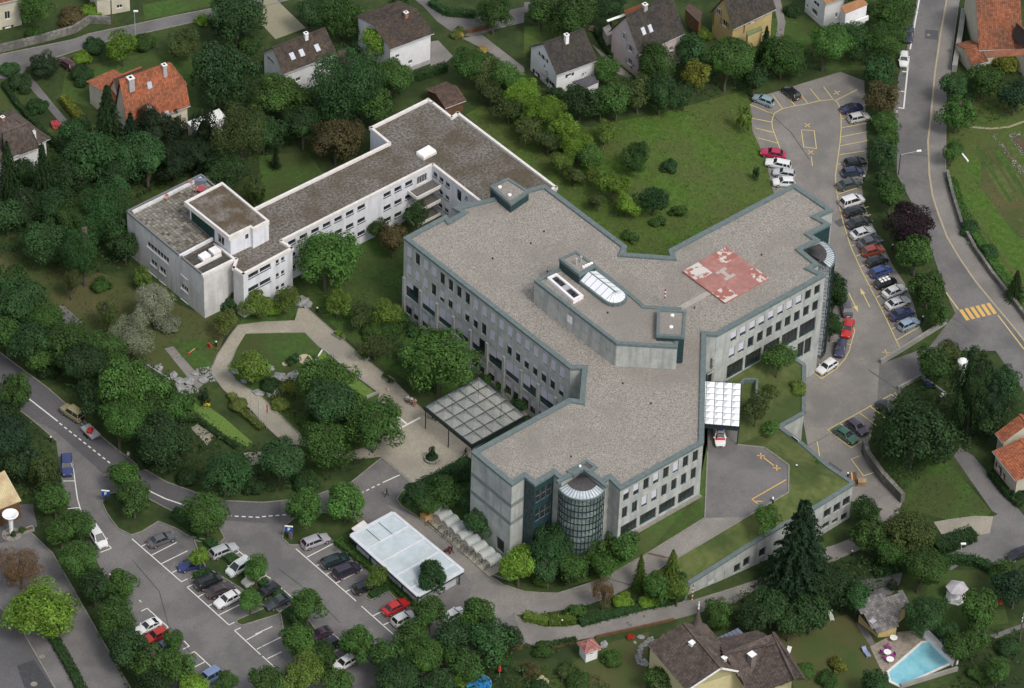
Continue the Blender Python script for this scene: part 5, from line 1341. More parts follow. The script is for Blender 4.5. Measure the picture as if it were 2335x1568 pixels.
# big orange villa: half-hipped main roof, crossing wing
IO=house('villa','villa with bright orange tiled roof of several hips among dark conifers',T(0,1140,1135),T(0,1695,940),T(0,1060,720),5.0,CREAM,TM_RED,seed=17,hr=2.2,half=.45,hl=0,chim=((T(0,1465,640),GRCH,.7,1.5),),sky_=((T(0,1330,755),.7,1.1),(T(0,1330,965),.7,1.0),(T(0,1485,1010),.6,.9)),wins=(('r',f0_,1605,1010,1080,1625),))
def wing(I,E1,E2,R1,ze,tm,wm,hl=0,hr=0,seed=3,wins=(),half=0,eo=.35,go=.3,shut=None):
 """a crossing wing that belongs to the same house"""
 B=I['B'];A1,A2=at(E1,ze),at(E2,ze);z0=g(A1);A1,A2=at(E1,ze+z0),at(E2,ze+z0)
 U=(A2-A1);U.z=0;L=U.length;U.normalize();N=Vector((-U.y,U.x,0))
 r=ray(R1);sol=Matrix((r,-N,Vector((0,0,-1)))).transposed().inverted()@(A1+U*hl-CP);D2,h=sol[1],sol[2];D=2*D2
 roof(B,A1,U,N,L,D,h,tm,hl,hr,seed=seed,half=half)
 k=h/D2;zw=A1.z+eo*k-.05
 f0,f1=A1+U*go+N*eo,A1+U*(L-go)+N*eo;b1,b0=f1+N*(D-2*eo),f0+N*(D-2*eo)
 Ws={'f':Wall(f0,f1,z0-1,zw),'r':Wall(f1,b1,z0-1,zw),'b':Wall(b1,b0,z0-1,zw),'l':Wall(b0,f0,z0-1,zw)}
 for w in wins:
  kw=dict(fm=M_WFRAME,sill=.06,depth=.12,cols=2);kw.update(w[6]if len(w)>6 else {})
  if shut is not None:kw['shutters']=shut
  rect(B,Ws[w[0]],*w[1:6],**kw)
 mb=MB().use(wm)
 for Wl in Ws.values():Wl.build(mb,.12)
 for P,Q,hp_ in ((b0,f0,hl),(f1,b1,hr)):
  if hp_:continue
  m=(P+Q)/2;mb.add([(P.x,P.y,zw),(Q.x,Q.y,zw),(m.x,m.y,zw+h-eo*k-.06)],[(0,1,2)])
 mb.build('wall',B);return dict(B=B,A1=A1,U=U,N=N,L=L,D=D,h=h,gz=z0,W=Ws,zw=zw)
IOw=wing(IO,T(0,1085,990),T(0,1330,880),T(0,925,815),4.6,TM_RED,CREAM,seed=19,hr=0,wins=(('l',f0_,955,885,945,985),),shut=SHUT_B)
wing(IO,T(0,960,800),T(0,1210,700),T(0,1010,700),5.2,TM_RED,CREAM,seed=21)
chimney(IO,T(0,1165,760),GRCH,1.0,1.6)
flatbox=building('garage','flat white-roofed garage behind dark conifers beside the orange villa','garage')
def fbox(B,pts,z,m,wm,th=.25,gz=-.5):
 q=[at(p,z)for p in pts];mb=MB().use(m);mb.prism([(v.x,v.y)for v in q],z-th,z);mb.build('roof',B)
 c_=sum(q,Vector())/len(q);w=[v.lerp(c_,.05)for v in q];mb=MB().use(wm);mb.prism([(v.x,v.y)for v in w],gz,z-th,bottom=False);mb.build('wall',B)
fbox(flatbox,(T(0,1665,1085),T(0,1950,965),T(0,2020,1040),T(0,1740,1170)),2.8,WHP,BRW)
# left edge: hip-roofed villa, corner of a cream house, cream house at the top, roof lower left
IH=house('villa','white villa with hipped dark grey-brown roof and corner loggia',T(0,-300,1600),T(0,445,1232),T(0,95,1040),6.0,BRW,TM_MAUVE,seed=25,hl=0,hr=4.0,eo=.5,rr=True,
wins=(('f',f0_,235,1390,1500,268,dict(cols=1,rows=3)),),chim=((T(0,25,1070),BRICK,.5,.7),))
wing(IH,T(0,50,1425),T(0,352,1312),T(0,20,1180),5.8,TM_MAUVE,BRW,hl=0,hr=1.6,seed=27,wins=(('f',f0_,80,1450,1500,185,dict(cols=2)),('f',lambda x,y:T(4,x,y),130,0,30,190)))
IC=house('villa','cream farmhouse with dark shutters and rusty drainpipe at the upper left corner',T(0,-420,120),T(0,205,-20),T(0,-470,-150),6.0,CREAM,TM_OLDRED,seed=29,shut=SHUT_D,hl=0,
wins=(('f',f0_,40,105,175,88,dict(shutters=False)),('f',f0_,45,235,300,95)))
ID=house('villa','cream house cut by the top edge beside the upper road',T(0,850,-10),T(0,1175,-70),T(0,800,-150),4.2,CREAM,TM_DARK,seed=31,wins=(('f',f0_,1040,45,75,1090),))
# barn with the red roof, top right
IB=house('farmhouse','large farmhouse with old orange-red tiled roofs above the road',T(3,1930,445),T(3,2330,430),T(3,1900,-120),3.4,CREAM,TM_OLDRED,seed=33,eo=.4,base=None)
wing(IB,T(3,1870,580),T(3,2020,545),T(3,1800,435),2.4,TM_OLDRED,CREAM,seed=35)
lean(IB['B'],(T(3,1990,455),T(3,2400,435),T(3,2400,490),T(3,2000,515)),3.3,2.9,TM_OLDRED,None,0,nm='eave')
wing(IB,T(3,2290,300),T(3,2500,500),T(3,2270,200),5.0,TM_OLDRED,CREAM,seed=36)
# orange house right edge
IR_=house('villa','timber-framed cottage with steep orange roofs at the right edge',T(11,2055,905),T(11,2262,1170),T(11,2300,800),4.6,mat('timber_cream',(.50,.47,.38),(.44,.41,.33),1.0),TM_RED,seed=37,wins=(('f',f11_,2100,1010,1060,2125,dict(cols=2)),('f',f11_,2140,1080,1140,2160,dict(cols=2))),shut=SHUT_B)
wing(IR_,T(11,2080,745),T(11,2145,830),T(11,2300,580),4.8,TM_RED,MATS['timber_cream'],seed=38)
# large brown house bottom
def Hh(x,y):return (1427.4+x/3.091,1381+y/3.091)
IM=building('manor_house','large yellow manor with weathered brown roofs and a curved turret spire','house')
def ridge_roof(B,f,eL0,eL1,r0,r1,eR0,eR1,ze,zr,tm,seed=0):
 """gable roof given by its six corners: left eave (far, near), ridge (far, near), right eave (far, near)"""
 a0,a1,m0,m1,b0,b1=at(f(*eL0),ze),at(f(*eL1),ze),at(f(*r0),zr),at(f(*r1),zr),at(f(*eR0),ze),at(f(*eR1),ze)
 bm_=MB().use(flat('roof_board',(.05,.04,.035)));t=MB().use(tm)
 for p0,p1,q0,q1,s in ((a0,a1,m0,m1,1),(b0,b1,m0,m1,-1)):
  U=(p1-p0);L=U.length;U.normalize();Vv=(q0-p0)-U*(q0-p0).dot(U);sl=Vv.length;Vv.normalize();nn=U.cross(Vv);o0=p0
  us=[0,L,(q1-p0).dot(U),(q0-p0).dot(U)]
  if nn.z<0:nn=-nn
  pl=[(us[0],0),(us[1],0),(us[2],sl),(us[3],sl)]
  tile_field(t,o0,U,Vv,nn,pl,.36,.42,seed+(s>0));bm_.add([o0+U*u+Vv*v for u,v in pl],[(0,1,2,3)])
 bo=bm_.build('roof',B);t.build('roof_tiles',bo,kind='stuff')
 rg=MB().use(tm);rg.beam(m0+Vector((0,0,.08)),m1+Vector((0,0,.08)),.3,.18);rg.build('ridge',bo)
 return a0,a1,m0,m1,b0,b1
def wallprism(B,P,z0,z1,m,nm='wall'):
 mb=MB().use(m);mb.prism([(p.x,p.y)for p in P],z0,z1,bottom=False);return mb.build(nm,B)
A=ridge_roof(IM,Hh,(148,275),(425,600),(405,125),(668,438),(560,130),(845,470),6.5,10.2,TM_MAUVE,41)
# near gable of the left volume, facing the viewer
a0,a1,m0,m1,b0,b1=A
gA=Wall(a1.lerp(b1,.05),a1.lerp(b1,.95),-2.0,6.45)
mb=MB().use(PALEY)
for fr in ((a0,a1,b1,b0),):
 c_=sum(fr,Vector())/4;P=[v.lerp(c_,.07)for v in fr];mb.prism([(p.x,p.y)for p in P],-2,6.5,bottom=False)
 back=a0.lerp(a1,.0)
n1=(a1-a0).normalized()*-.45
P,Q,R_=a1.lerp(b1,.04)+n1,a1.lerp(b1,.96)+n1,m1+n1*.8
mb.add([(P.x,P.y,6.4),(Q.x,Q.y,6.4),(R_.x,R_.y,10.0)],[(0,1,2)]);mb.build('wall',IM)
gW=Wall(P,Q,0,10)
for xl,yt,yb,xr in ((700,490,528,752),(560,548,585,600)):
 rect(IM,gW,Hh,xl,yt,yb,xr,cols=3,op=False,fm=M_WFRAME,shutters=SHUT_W)
mb=MB().use(WHP);up=Vector((0,0,.02));mb.beam(a1+n1*-.2,m1+n1*-.2,.12,.25);mb.beam(b1+n1*-.2,m1+n1*-.2,.12,.25);mb.build('bargeboard',IM)
A=ridge_roof(IM,Hh,(690,345),(870,640),(1035,195),(1190,520),(1050,190),(1300,560),6.3,9.6,TM_MAUVE,44)
B_=ridge_roof(IM,Hh,(880,620),(1195,500),(690,345),(1040,205),(640,235),(935,175),5.6,9.4,TM_MAUVE,47)
a0,a1,m0,m1,b0,b1=B_
c_=(a0+a1+b0+b1)/4;wallprism(IM,[v.lerp(c_,.08)for v in (a0,a1,b1,b0)],-2,5.5,PALEY)
lean(IM,(Hh(630,235),Hh(790,160),Hh(830,200),Hh(680,275)),5.4,5.2,flat('blue_grey_sheet',(.12,.13,.18)),None,0,nm='lean_to',seams=6,sm=M_BLACK)
lean(IM,(Hh(690,555),Hh(800,500),Hh(850,545),Hh(740,600)),3.4,3.0,flat('dark_lead_roof',(.085,.085,.095)),None,0,nm='porch')
# turret: concave spire with finial
pT=at(Hh(500,175),7.6)
mb=MB().use(TM_MAUVE);prof=[(2.0,0),(1.5,.35),(1.05,.9),(.7,1.6),(.42,2.5),(.2,3.6),(.08,4.4)]
lathe(mb,prof,10,Matrix.Translation(pT));spr=mb.build('turret_roof',IM)
mb=MB().use(WHP);lathe(mb,[(.12,4.4),(.05,5.0),(.14,5.2),(.05,5.5),(.1,5.7),(.02,6.0)],8,Matrix.Translation(pT));mb.build('finial',spr)
mb=MB().use(PALEY);lathe(mb,[(1.75,-8.0),(1.75,0.02)],12,Matrix.Translation(pT));mb.build('turret_wall',IM)
def chim2(B,p,z,w,h,m):
 P=at(p,z);mb=MB().use(m);mb.box(-w/2,w/2,-w/2,w/2,0,h,Matrix.Translation(P));o=mb.build('chimney',B)
 MB().use(WHP).box(-w/2-.07,w/2+.07,-w/2-.07,w/2+.07,h,h+.1,Matrix.Translation(P)).build('cap',o)
chim2(IM,Hh(460,325),8.0,.7,1.9,WHP);chim2(IM,Hh(880,425),7.4,.9,2.4,flat('sooty_chimney',(.17,.14,.13)));chim2(IM,Hh(690,400),8.2,.6,1.0,GRCH);chim2(IM,Hh(848,425),7.2,.5,.8,GRCH)
# pool house with slate roof
IPH=building('pool_house','yellow pool house under a rough grey slate roof beside the pool','house')
q=[T(15,835,872),T(15,985,760),T(15,1085,722),T(15,1125,750),T(15,1255,705),T(15,1310,790),T(15,1225,880),T(15,1215,1010),T(15,1015,1072)]
zz=[g(at(p,0))for p in q];gzp=zz[0]
hts=[2.4,3.0,3.3,3.5,3.3,3.1,2.9,2.4,2.3]
P=[at(p,gzp+h)for p,h in zip(q,hts)]
bo=MB().use(flat('roof_board',(.05,.04,.035))).add(P,[tuple(range(len(P)))[::-1]]).build('roof',IPH)
t=MB().use(TM_GREY);O=P[8].copy();U=(P[7]-P[8]);U.z=0;U.normalize();Vv=Vector((-U.y,U.x,.22)).normalized();nn=U.cross(Vv)
tile_field(t,O,U,Vv,nn,[((p-O).dot(U),(p-O).dot(Vv))for p in P],.42,.42,51,lift=.08);t.build('roof_slates',bo,kind='stuff')
c_=sum(P,Vector())/9
wallprism(IPH,[v.lerp(c_,.12)for v in (P[0],P[1],P[3],P[5],P[6],P[7])]+[P[8].lerp(c_,.3)],gzp-1,gzp+2.3,YELLOW)
MB().use(M_METAL).box(-.5,.5,-.4,.4,.16,.22,Matrix.Translation(at(T(15,985,968),gzp+2.75))).build('roof_hatch',bo)
# gazebo
def gazebo():
 p=gp(T(15,1725,760));o=thing('gazebo','small white hexagonal gazebo on the lawn','gazebo',loc=p)
 mb=MB().use(mat('pale_grey_shingle',(.42,.40,.42),(.50,.48,.50),2.0));R_=1.75
 for i in range(6):
  a,b=i*pi/3+.2,(i+1)*pi/3+.2
  MB().use(MATS['pale_grey_shingle']).add([(R_*cos(a),R_*sin(a),2.3),(R_*cos(b),R_*sin(b),2.3),(0,0,3.1),(R_*cos(a),R_*sin(a),2.2),(R_*cos(b),R_*sin(b),2.2)],[(0,1,2),(3,4,1,0)]).build('roof_panel',o)
  MB().use(WHP).tube((1.4*cos(a),1.4*sin(a),0),(1.4*cos(a),1.4*sin(a),2.25),.07,seg=6).build('post',o)
  if i!=2:
   w=MB().use(WHP)
   A,B=Vector((1.4*cos(a),1.4*sin(a),0)),Vector((1.4*cos(b),1.4*sin(b),0))
   for k in range(9):w.beam(A.lerp(B,k/8),A.lerp(B,k/8)+Vector((0,0,.9)),.04,.04)
   w.beam(A+Vector((0,0,.92)),B+Vector((0,0,.92)),.06,.06);w.beam(A+Vector((0,0,2.0)),B+Vector((0,0,2.0)),.06,.12);w.build('railing',o)
 MB().use(WHP).tube((0,0,-.05),(0,0,.12),1.6,seg=6).build('floor',o)
gazebo()
house('garden_hut','tiny white hut with faded pink tiled roof by the lower road',T(14,545,1255),T(14,682,1205),T(14,572,1138),2.2,BRW,tile_mat('pink_tiles',(.30,.12,.10),(.36,.17,.15),(.25,.12,.11)),cat='shed',hl=1.15,hr=1.15,seed=60,eo=.3,wins=(('f',f14_,585,1242,1270,615),))
lean(building('barn','barn with pale corrugated roof at the left edge','barn'),(T(8,-150,1190),T(8,40,1080),T(8,190,1350),T(8,-60,1450)),5.0,3.6,mat('pale_corrugated_sheet',(.55,.46,.27),(.62,.53,.33),.9,.8,c3=(.35,.24,.13),scale3=.3),M_WOOD,0,nm='barn',seams=14,sm=MATS['pale_corrugated_sheet'])
lean(building('shed','brown-roofed shed beside the yellow villa','shed'),(T(2,1470,35),T(2,1590,110),T(2,1560,205),T(2,1432,80)),2.8,2.2,TM_BROWN,M_WOOD,0,nm='shed')
# ------------------------------------------------------------------ carport with white corrugated roof
CP_=building('bicycle_shed','long shed with pale corrugated roof panels between the car park and the bicycle racks','shed')
zs=3.1
S=[at(p,zs)for p in (Z4(10,325),Z4(305,165),Z4(795,570),Z4(480,748))]
def SP(u,v,h=0):a=S[0].lerp(S[1],u);b=S[3].lerp(S[2],u);r=a.lerp(b,v);return Vector((r.x,r.y,zs+h))
M_CORR=mat('pale_corrugated_roof',(.38,.44,.47),(.46,.52,.55),.8,.5,c3=(.34,.38,.35),scale3=.3,thr3=(.5,.8))
mb=MB().use(mat('pale_metal_trim',(.56,.58,.60),(.64,.66,.68),1.0,.6))
for v in (0,.235,.455,.675,.885,1):
 mb.beam(SP(0,v,.06),SP(1,v,.06),.55 if v in (0,1)else.42,.16)
for u in (0,1):mb.beam(SP(u,0,.063),SP(u,1,.063),.5,.16)
mb.build('roof_trim',CP_)
vs=(0,.235,.455,.675,.885,1)
for k in range(5):
 mb=MB().use(M_CORR);n=26
 W_=(S[3]-S[0]).length*(vs[k+1]-vs[k])
 n=max(8,int(W_/.30))*2
 for i in range(n):
  v0=vs[k]+(vs[k+1]-vs[k])*i/n;v1=vs[k]+(vs[k+1]-vs[k])*(i+1)/n
  h0,h1=(.0,.13)if i%2 else (.13,.0)
  mb.quad(SP(.01,v0,h0),SP(.01,v1,h1),SP(.99,v1,h1),SP(.99,v0,h0))
 mb.build('corrugated_panel',CP_)
mb=MB().use(M_TEAL)
for a,b in (((0,0),(1,0)),((1,0),(1,1)),((1,1),(0,1)),((0,1),(0,0))):mb.beam(SP(*a,-.28),SP(*b,-.28),.28,.5)
mb.build('fascia',CP_)
for u in (.04,.97):
 for v in (.03,.26,.5,.74,.97):p=SP(u,v);MB().use(M_TEAL).box(-.08,.08,-.08,.08,0,zs-.4,Matrix.Translation((p.x,p.y,0))).build('post',CP_)
P=[SP(u,v)for u,v in ((.08,.04),(.93,.04),(.93,.95),(.08,.95))]
wallprism(CP_,P,0,zs-.3,mat('light_grey_panel',(.42,.43,.45),(.5,.51,.53),1.0),'side_panel')
for i in range(12):
 a,b=SP(.06,.05+i*.075),SP(.06,.05+(i+.93)*.075)
 mb=MB().use(MATS['light_grey_panel']);mb.beam(Vector((a.x,a.y,1.3)),Vector((b.x,b.y,1.3)),.06,2.4);mb.build('wall_panel',CP_)
q=[at(p,2.6)for p in (Z4(14,272),Z4(100,215),Z4(146,262),Z4(55,310))]
mb=MB().use(M_WCOPE);mb.prism([(v.x,v.y)for v in q],2.4,2.6);mb.build('annexe_roof',CP_)
mb=MB().use(M_TEAL);mb.prism([(v.x,v.y)for v in q],0,2.4,bottom=False);mb.build('annexe_wall',CP_)
for u in (.33,.62):MB().use(M_BLACK).tube(SP(u,.02,.1),SP(u,.23,.1),.05).build('cable',CP_)
# ------------------------------------------------------------------ bicycle shelter: barrel vaults
BS=building('bicycle_shelter','clear barrel-vaulted bicycle shelter in a row beside the concrete end block','shelter')
b0,b1=at(Z4(520,195),.05),at(Z4(965,600),.05);b2=at(Z4(640,125),.05)
ax=(b1-b0);LB=ax.length;ax.normalize();pv=Vector((-ax.y,ax.x,0));pv=pv if (b2-b0).dot(pv)>0 else -pv
wB=2.7;nB=9;base_=at(Z4(525,225),0)
o0=at(Z4(548,180),1.9)
drape('shelter_paving',[b0-pv*.1-ax*.4,b1-pv*.1+ax*.6,b1+pv*3.0+ax*.6,b0+pv*3.0-ax*.4],M_PLAZA,.21,world_pts=True)
for k in range(nB):
 s0,s1=LB*k/nB+.1,LB*(k+1)/nB-.05;m=(s0+s1)/2;r=(s1-s0)/2
 gl=MB().use(glass_mat('shelter_plastic',(.78,.82,.80),.42,.3)if k==0 else MATS['shelter_plastic']);fr=MB().use(M_METAL)
 N_=8
 def ar_(t,d):
  q=b0+ax*(m-r*cos(t))+pv*d;return Vector((q.x,q.y,1.55+r*.75*sin(t)))
 for i in range(N_):
  gl.quad(ar_(pi*i/N_,.6),ar_(pi*(i+1)/N_,.6),ar_(pi*(i+1)/N_,2.9),ar_(pi*i/N_,2.9))
 vt=gl.build('vault',BS)
 for d in (.6,1.2,1.8,2.4,2.9):
  for i in range(N_):fr.beam(ar_(pi*i/N_,d),ar_(pi*(i+1)/N_,d),.03,.04)
 fr.beam(ar_(0,.6),ar_(0,2.9),.07,.08);fr.beam(ar_(pi,.6),ar_(pi,2.9),.07,.08)
 fr.build('rib',BS)
for k in range(0,nB+1,3):
 q=b0+ax*min(LB-.1,LB*k/nB+.1)+pv*2.9
 MB().use(M_METAL).tube((q.x,q.y,0),(q.x,q.y,1.6),.05).build('post',BS)
 q=b0+ax*min(LB-.1,LB*k/nB+.1)+pv*.65
 MB().use(M_METAL).tube((q.x,q.y,0),(q.x,q.y,1.6),.05).build('post',BS)
mb=MB().use(MATS['shelter_plastic']);q0,q1=b0+pv*3.0,b1+pv*3.0
mb.quad((q0.x,q0.y,.2),(q1.x,q1.y,.2),(q1.x,q1.y,1.6),(q0.x,q0.y,1.6));mb.build('rear_panel',BS)
mb=MB().use(M_METAL);mb.beam(Vector((q0.x,q0.y,1.62)),Vector((q1.x,q1.y,1.62)),.07,.07);mb.build('rear_rail',BS)
# timber crate with orange-yellow lid
yb=thing('storage_crate','orange timber lidded crate at the head of the bicycle shelter','crate',loc=gp(Z4(540,205)),rot=.05)
MB().use(M_PALEWOOD).box(-.8,.8,-.6,.6,0,1.1).build('crate_body',yb)
OR_=flat('orange_board',(.58,.30,.07))
for i in range(5):MB().use(OR_).box(-.85+i*.34,-.53+i*.34,-.65,.65,1.1,1.16).build('board',yb)
# bicycles
def bike_proto():
 o=thing('bicycle','x','bicycle')
 for x in (-.52,.52):
  mb=MB().use(M_TYRE)
  for i in range(14):
   a,b=2*pi*i/14,2*pi*(i+1)/14
   mb.tube((x+.33*cos(a),0,.34+.33*sin(a)),(x+.33*cos(b),0,.34+.33*sin(b)),.022,seg=4,caps=False)
  w=mb.build('wheel',o)
  mb=MB().use(M_METAL)
  for i in range(5):a=pi*i/5;mb.tube((x-.32*cos(a),0,.34-.32*sin(a)),(x+.32*cos(a),0,.34+.32*sin(a)),.006,seg=3,caps=False)
  mb.build('spoke',w)
 mb=MB().use(M_CLOTH)
 for p,q in (((-.52,0,.34),(-.1,0,.32)),((-.1,0,.32),(-.22,0,.85)),((-.1,0,.32),(.38,0,.8)),((-.2,0,.8),(.38,0,.85)),((-.52,0,.34),(-.2,0,.8)),((.36,0,.98),(.52,0,.34))):mb.tube(p,q,.022,seg=5)
 mb.build('frame',o)
 MB().use(M_BLACK).box(-.34,-.1,-.07,.07,.88,.94).build('saddle',o)
 MB().use(M_METAL).tube((.34,-.28,1.02),(.34,.28,1.02),.018,seg=5).build('handlebar',o)
 return o
bp=bike_proto();BK=[(562,255,'red',(.45,.03,.03)),(632,295,'black',(.03,.03,.03)),(670,330,'dark green',(.03,.08,.05)),(690,342,'dark blue',(.03,.05,.15)),(712,362,'silver',(.4,.4,.42)),
(732,378,'black',(.02,.02,.02)),(765,395,'grey',(.2,.2,.2)),(787,428,'dark',(.04,.04,.04)),(812,442,'blue-grey',(.1,.13,.2)),(830,455,'dark red',(.15,.03,.03)),(855,470,'black',(.02,.02,.03)),
(890,492,'grey-green',(.12,.16,.13)),(918,530,'silver',(.35,.36,.38)),(935,522,'black',(.03,.03,.03)),(968,562,'dark',(.03,.04,.05)),(1012,550,'grey',(.15,.15,.16))]
lab_b=['red bicycle with panniers parked first beside the orange crate','black bicycle second in the rack from the orange crate','dark green bicycle third in the rack','dark blue bicycle leaning close to a green one in the rack','silver bicycle fifth in the rack under the clear vaults',
'black bicycle next to a silver one near the middle of the rack','plain grey bicycle in the middle of the rack','dark bicycle jutting out near the rack middle, opposite the pushchair','blue-grey bicycle just past the middle of the rack','dark red bicycle in the second half of the rack','black bicycle right of the dark red one in the rack',
'grey-green bicycle alone between two vaults','silver bicycle in the last pair but one of the rack','black bicycle pressed against a silver one near the rack end','dark bicycle at the lower end of the shelter','grey bicycle last in the rack, at the back corner']
ang=math.atan2(pv.y,pv.x)
for i,(x,y,_,c_)in enumerate(BK):
 p=gp(Z4(x,y))+Vector((0,0,.21));r=ang+(-.25 if i%3==0 else.12)
 if i==0:
  bp.location=p;bp.rotation_euler.z=r;bp['label']=lab_b[0];bp['group']='bicycles in the shelter'
  for ch in bp.children:ch.color=(*c_,1)
 else:clone(bp,p,r,lab_b[i],'bicycles in the shelter',c_)
# ------------------------------------------------------------------ cars
def car_proto(kind):
 o=thing('parked_car','x','car')
 P={'sedan':dict(L=4.5,W=1.74,H=1.40,nose=.72,belt=.92,deck=.95,wb=(.95,.35),rb=(-1.75,-1.15)),'hatch':dict(L=3.95,W=1.68,H=1.42,nose=.74,belt=.93,deck=.93,wb=(.85,.30),rb=(-1.85,-1.50)),
'estate':dict(L=4.6,W=1.76,H=1.45,nose=.74,belt=.94,deck=.94,wb=(.95,.35),rb=(-2.2,-1.85)),'van':dict(L=4.4,W=1.80,H=1.72,nose=.88,belt=1.02,deck=1.0,wb=(1.35,.45),rb=(-2.12,-1.85)),
'coupe':dict(L=4.2,W=1.72,H=1.28,nose=.66,belt=.86,deck=.90,wb=(.75,.05),rb=(-1.80,-.95)),'jeep':dict(L=4.2,W=1.80,H=1.95,nose=1.15,belt=1.2,deck=1.2,wb=(.75,.45),rb=(-2.05,-1.98)),
'cabrio':dict(L=4.1,W=1.70,H=1.30,nose=.7,belt=.86,deck=.92,wb=(.65,.15),rb=(-1.35,-.85))}[kind]
 L,W,H=P['L']/2,P['W']/2,P['H'];wx,wt=P['wb'];rx,rt=P['rb'];be=P['belt']
 st=[(-L,be*.62,W*.80),(-L+.08,P['deck']-.06,W*.90),(-L+.3,P['deck'],W*.97),(rx,P['deck']+(.0 if kind in ('sedan','coupe')else 0),W),(0,be,W),(wx,be,W),(wx+.25,be-.03,W*.99),(L-.45,P['nose']+.06,W*.95),(L-.12,P['nose']-.04,W*.86),(L,P['nose']-.25,W*.72)]
 mb=MB().use(M_PAINT);vs=[]
 for x,z,w in st:
  sec=[(w*.90,.24),(w,.42),(w*1.0,z-.16),(w*.95,z-.03),(w*.80,z),(0,z+.03)]
  vs+=[(x,y,zz)for y,zz in sec]+[(x,-y,zz)for y,zz in sec[::-1][1:]]
 n=11;fs=[]
 for i in range(len(st)-1):
  for j in range(n-1):fs.append((i*n+j,i*n+j+1,(i+1)*n+j+1,(i+1)*n+j))
  fs.append((i*n+n-1,i*n,(i+1)*n,(i+1)*n+n-1))
 fs+=[tuple(range(n-1,-1,-1)),tuple(range((len(st)-1)*n,len(st)*n))]
 mb.add(vs,fs)
 me=mb.mesh('body');bm=bmesh.new();bm.from_mesh(me);bmesh.ops.recalc_face_normals(bm,faces=bm.faces[:]);bm.to_mesh(me);bm.free()
 me.polygons.foreach_set('use_smooth',[True]*len(me.polygons))
 try:me.set_sharp_from_angle(angle=radians(40))
 except Exception:pass
 ob('body',me,o)
 wb_,wtp=W*.90,W*.72
 b=[(rx,wb_,be-.02),(wx,wb_,be-.02),(wx,-wb_,be-.02),(rx,-wb_,be-.02)];t=[(rt,wtp,H-.05),(wt,wtp,H-.06),(wt,-wtp,H-.06),(rt,-wtp,H-.05)]
 def glass(nm,f):
  c_=sum((Vector(v)for v in f),Vector())/4;MB().use(M_CARGLASS).add([Vector(v)for v in f],[(0,1,2,3)]).build(nm,o)
 glass('windscreen',(b[1],t[1],t[2],b[2]));glass('rear_window',(b[3],t[3],t[0],b[0]));glass('side_window',(b[0],t[0],t[1],b[1]));glass('side_window',(b[2],t[2],t[3],b[3]))
 mb=MB().use(M_PAINT)
 for a_,c_ in ((b[0],t[0]),(b[1],t[1]),(b[2],t[2]),(b[3],t[3])):mb.beam(a_,c_,.09,.07)
 for s in (1,-1):
  xm=(wt+rt)/2-.05;mb.beam((xm,s*(wb_+.005),be),(xm,s*(wtp+.01),H-.06),.09,.04)
  if kind in ('estate','van'):xm=rt+.45;mb.beam((xm-.1,s*(wb_+.005),be),(xm,s*(wtp+.01),H-.06),.1,.04)
  mb.beam((rt,s*wtp,H-.05),(wt,s*wtp,H-.06),.08,.06)
 if kind=='cabrio':mb.use(M_BLACK)
 # gently crowned roof
 nx=4;R_=[]
 for i in range(nx+1):
  x=rt+(wt-rt)*i/nx;c_=.045*sin(pi*(i+.6)/(nx+1.2))
  R_+=[(x,-wtp-.03,H-.06+c_*.4),(x,-wtp*.6,H-.02+c_),(x,0,H+c_),(x,wtp*.6,H-.02+c_),(x,wtp+.03,H-.06+c_*.4)]
 fs=[(i*5+j,(i+1)*5+j,(i+1)*5+j+1,i*5+j+1)for i in range(nx)for j in range(4)]
 mb.add(R_,fs);ob('roof',mb.mesh('roof'),o)
 if kind=='jeep':MB().use(M_TYRE).tube((rx-.2,0,.95),(rx-.42,0,.95),.34,seg=12).build('spare_wheel',o)
 for x in (-L+.78,L-.82):
  for s in (1,-1):
   w=MB().use(M_TYRE).tube((x,s*(W-.2),.31),(x,s*(W+.015),.31),.31,seg=12).build('wheel',o)
   MB().use(M_RIM).tube((x,s*(W+.012),.31),(x,s*(W+.022),.31),.19,seg=10).build('rim',w)
 for s in (1,-1):
  MB().use(M_LAMPW).box(L-.26,L-.09,s*W*.62-.17,s*W*.62+.17,P['nose']-.22,P['nose']-.06).build('headlight',o)
  MB().use(M_LAMPR).box(-L-.01,-L+.12,s*W*.70-.13,s*W*.70+.13,be*.62,be*.62+.16).build('taillight',o)
  MB().use(M_PAINT).box(wx-.12,wx+.02,s*(W+.01)-.08+.06*s,s*(W+.01)+.08+.06*s,be-.02,be+.12).build('mirror',o)
 MB().use(M_BLACK).box(L-.16,L+.012,-.42,.42,.30,.46).build('grille',o)
 MB().use(WHP).box(-L-.015,-L+.02,-.25,.25,.42,.53).build('number_plate',o)
 return o
PROT={};USED=set()
def car(kind,back,front,col,label,group=None,cat='car',z=None,name=None):
 if kind not in PROT:PROT[kind]=car_proto(kind)
 if z is None:B,F=gp(back,.6),gp(front,.6)
 else:B,F=at(back,z+.6),at(front,z+.6)
 d=F-B;r=math.atan2(d.y,d.x);m=(B+F)/2;gz=g(m)if z is None else z
 loc=Vector((m.x,m.y,gz+.065))
 # follow the slope of the ground
 if kind not in USED:
  USED.add(kind);o=PROT[kind];o.location=loc;o.rotation_euler=(0,0,r);o['label']=label
  if group:o['group']=group
  for c_ in o.children:
   c_.color=(*col,1)
   for k in c_.children:k.color=(*col,1)
 else:o=clone(PROT[kind],loc,r,label,group,col)
 o['group']=group or 'parked cars'
 if group is None and 'group' in o:pass
 if z is None:
  f=Vector((cos(r),sin(r),0));s=Vector((-sin(r),cos(r),0))
  pf=(g(m+f)-g(m-f))/2;ps=(g(m+s)-g(m-s))/2
  o.rotation_euler=(math.atan(ps),-math.atan(pf),r)
 o['category']=cat
 return o
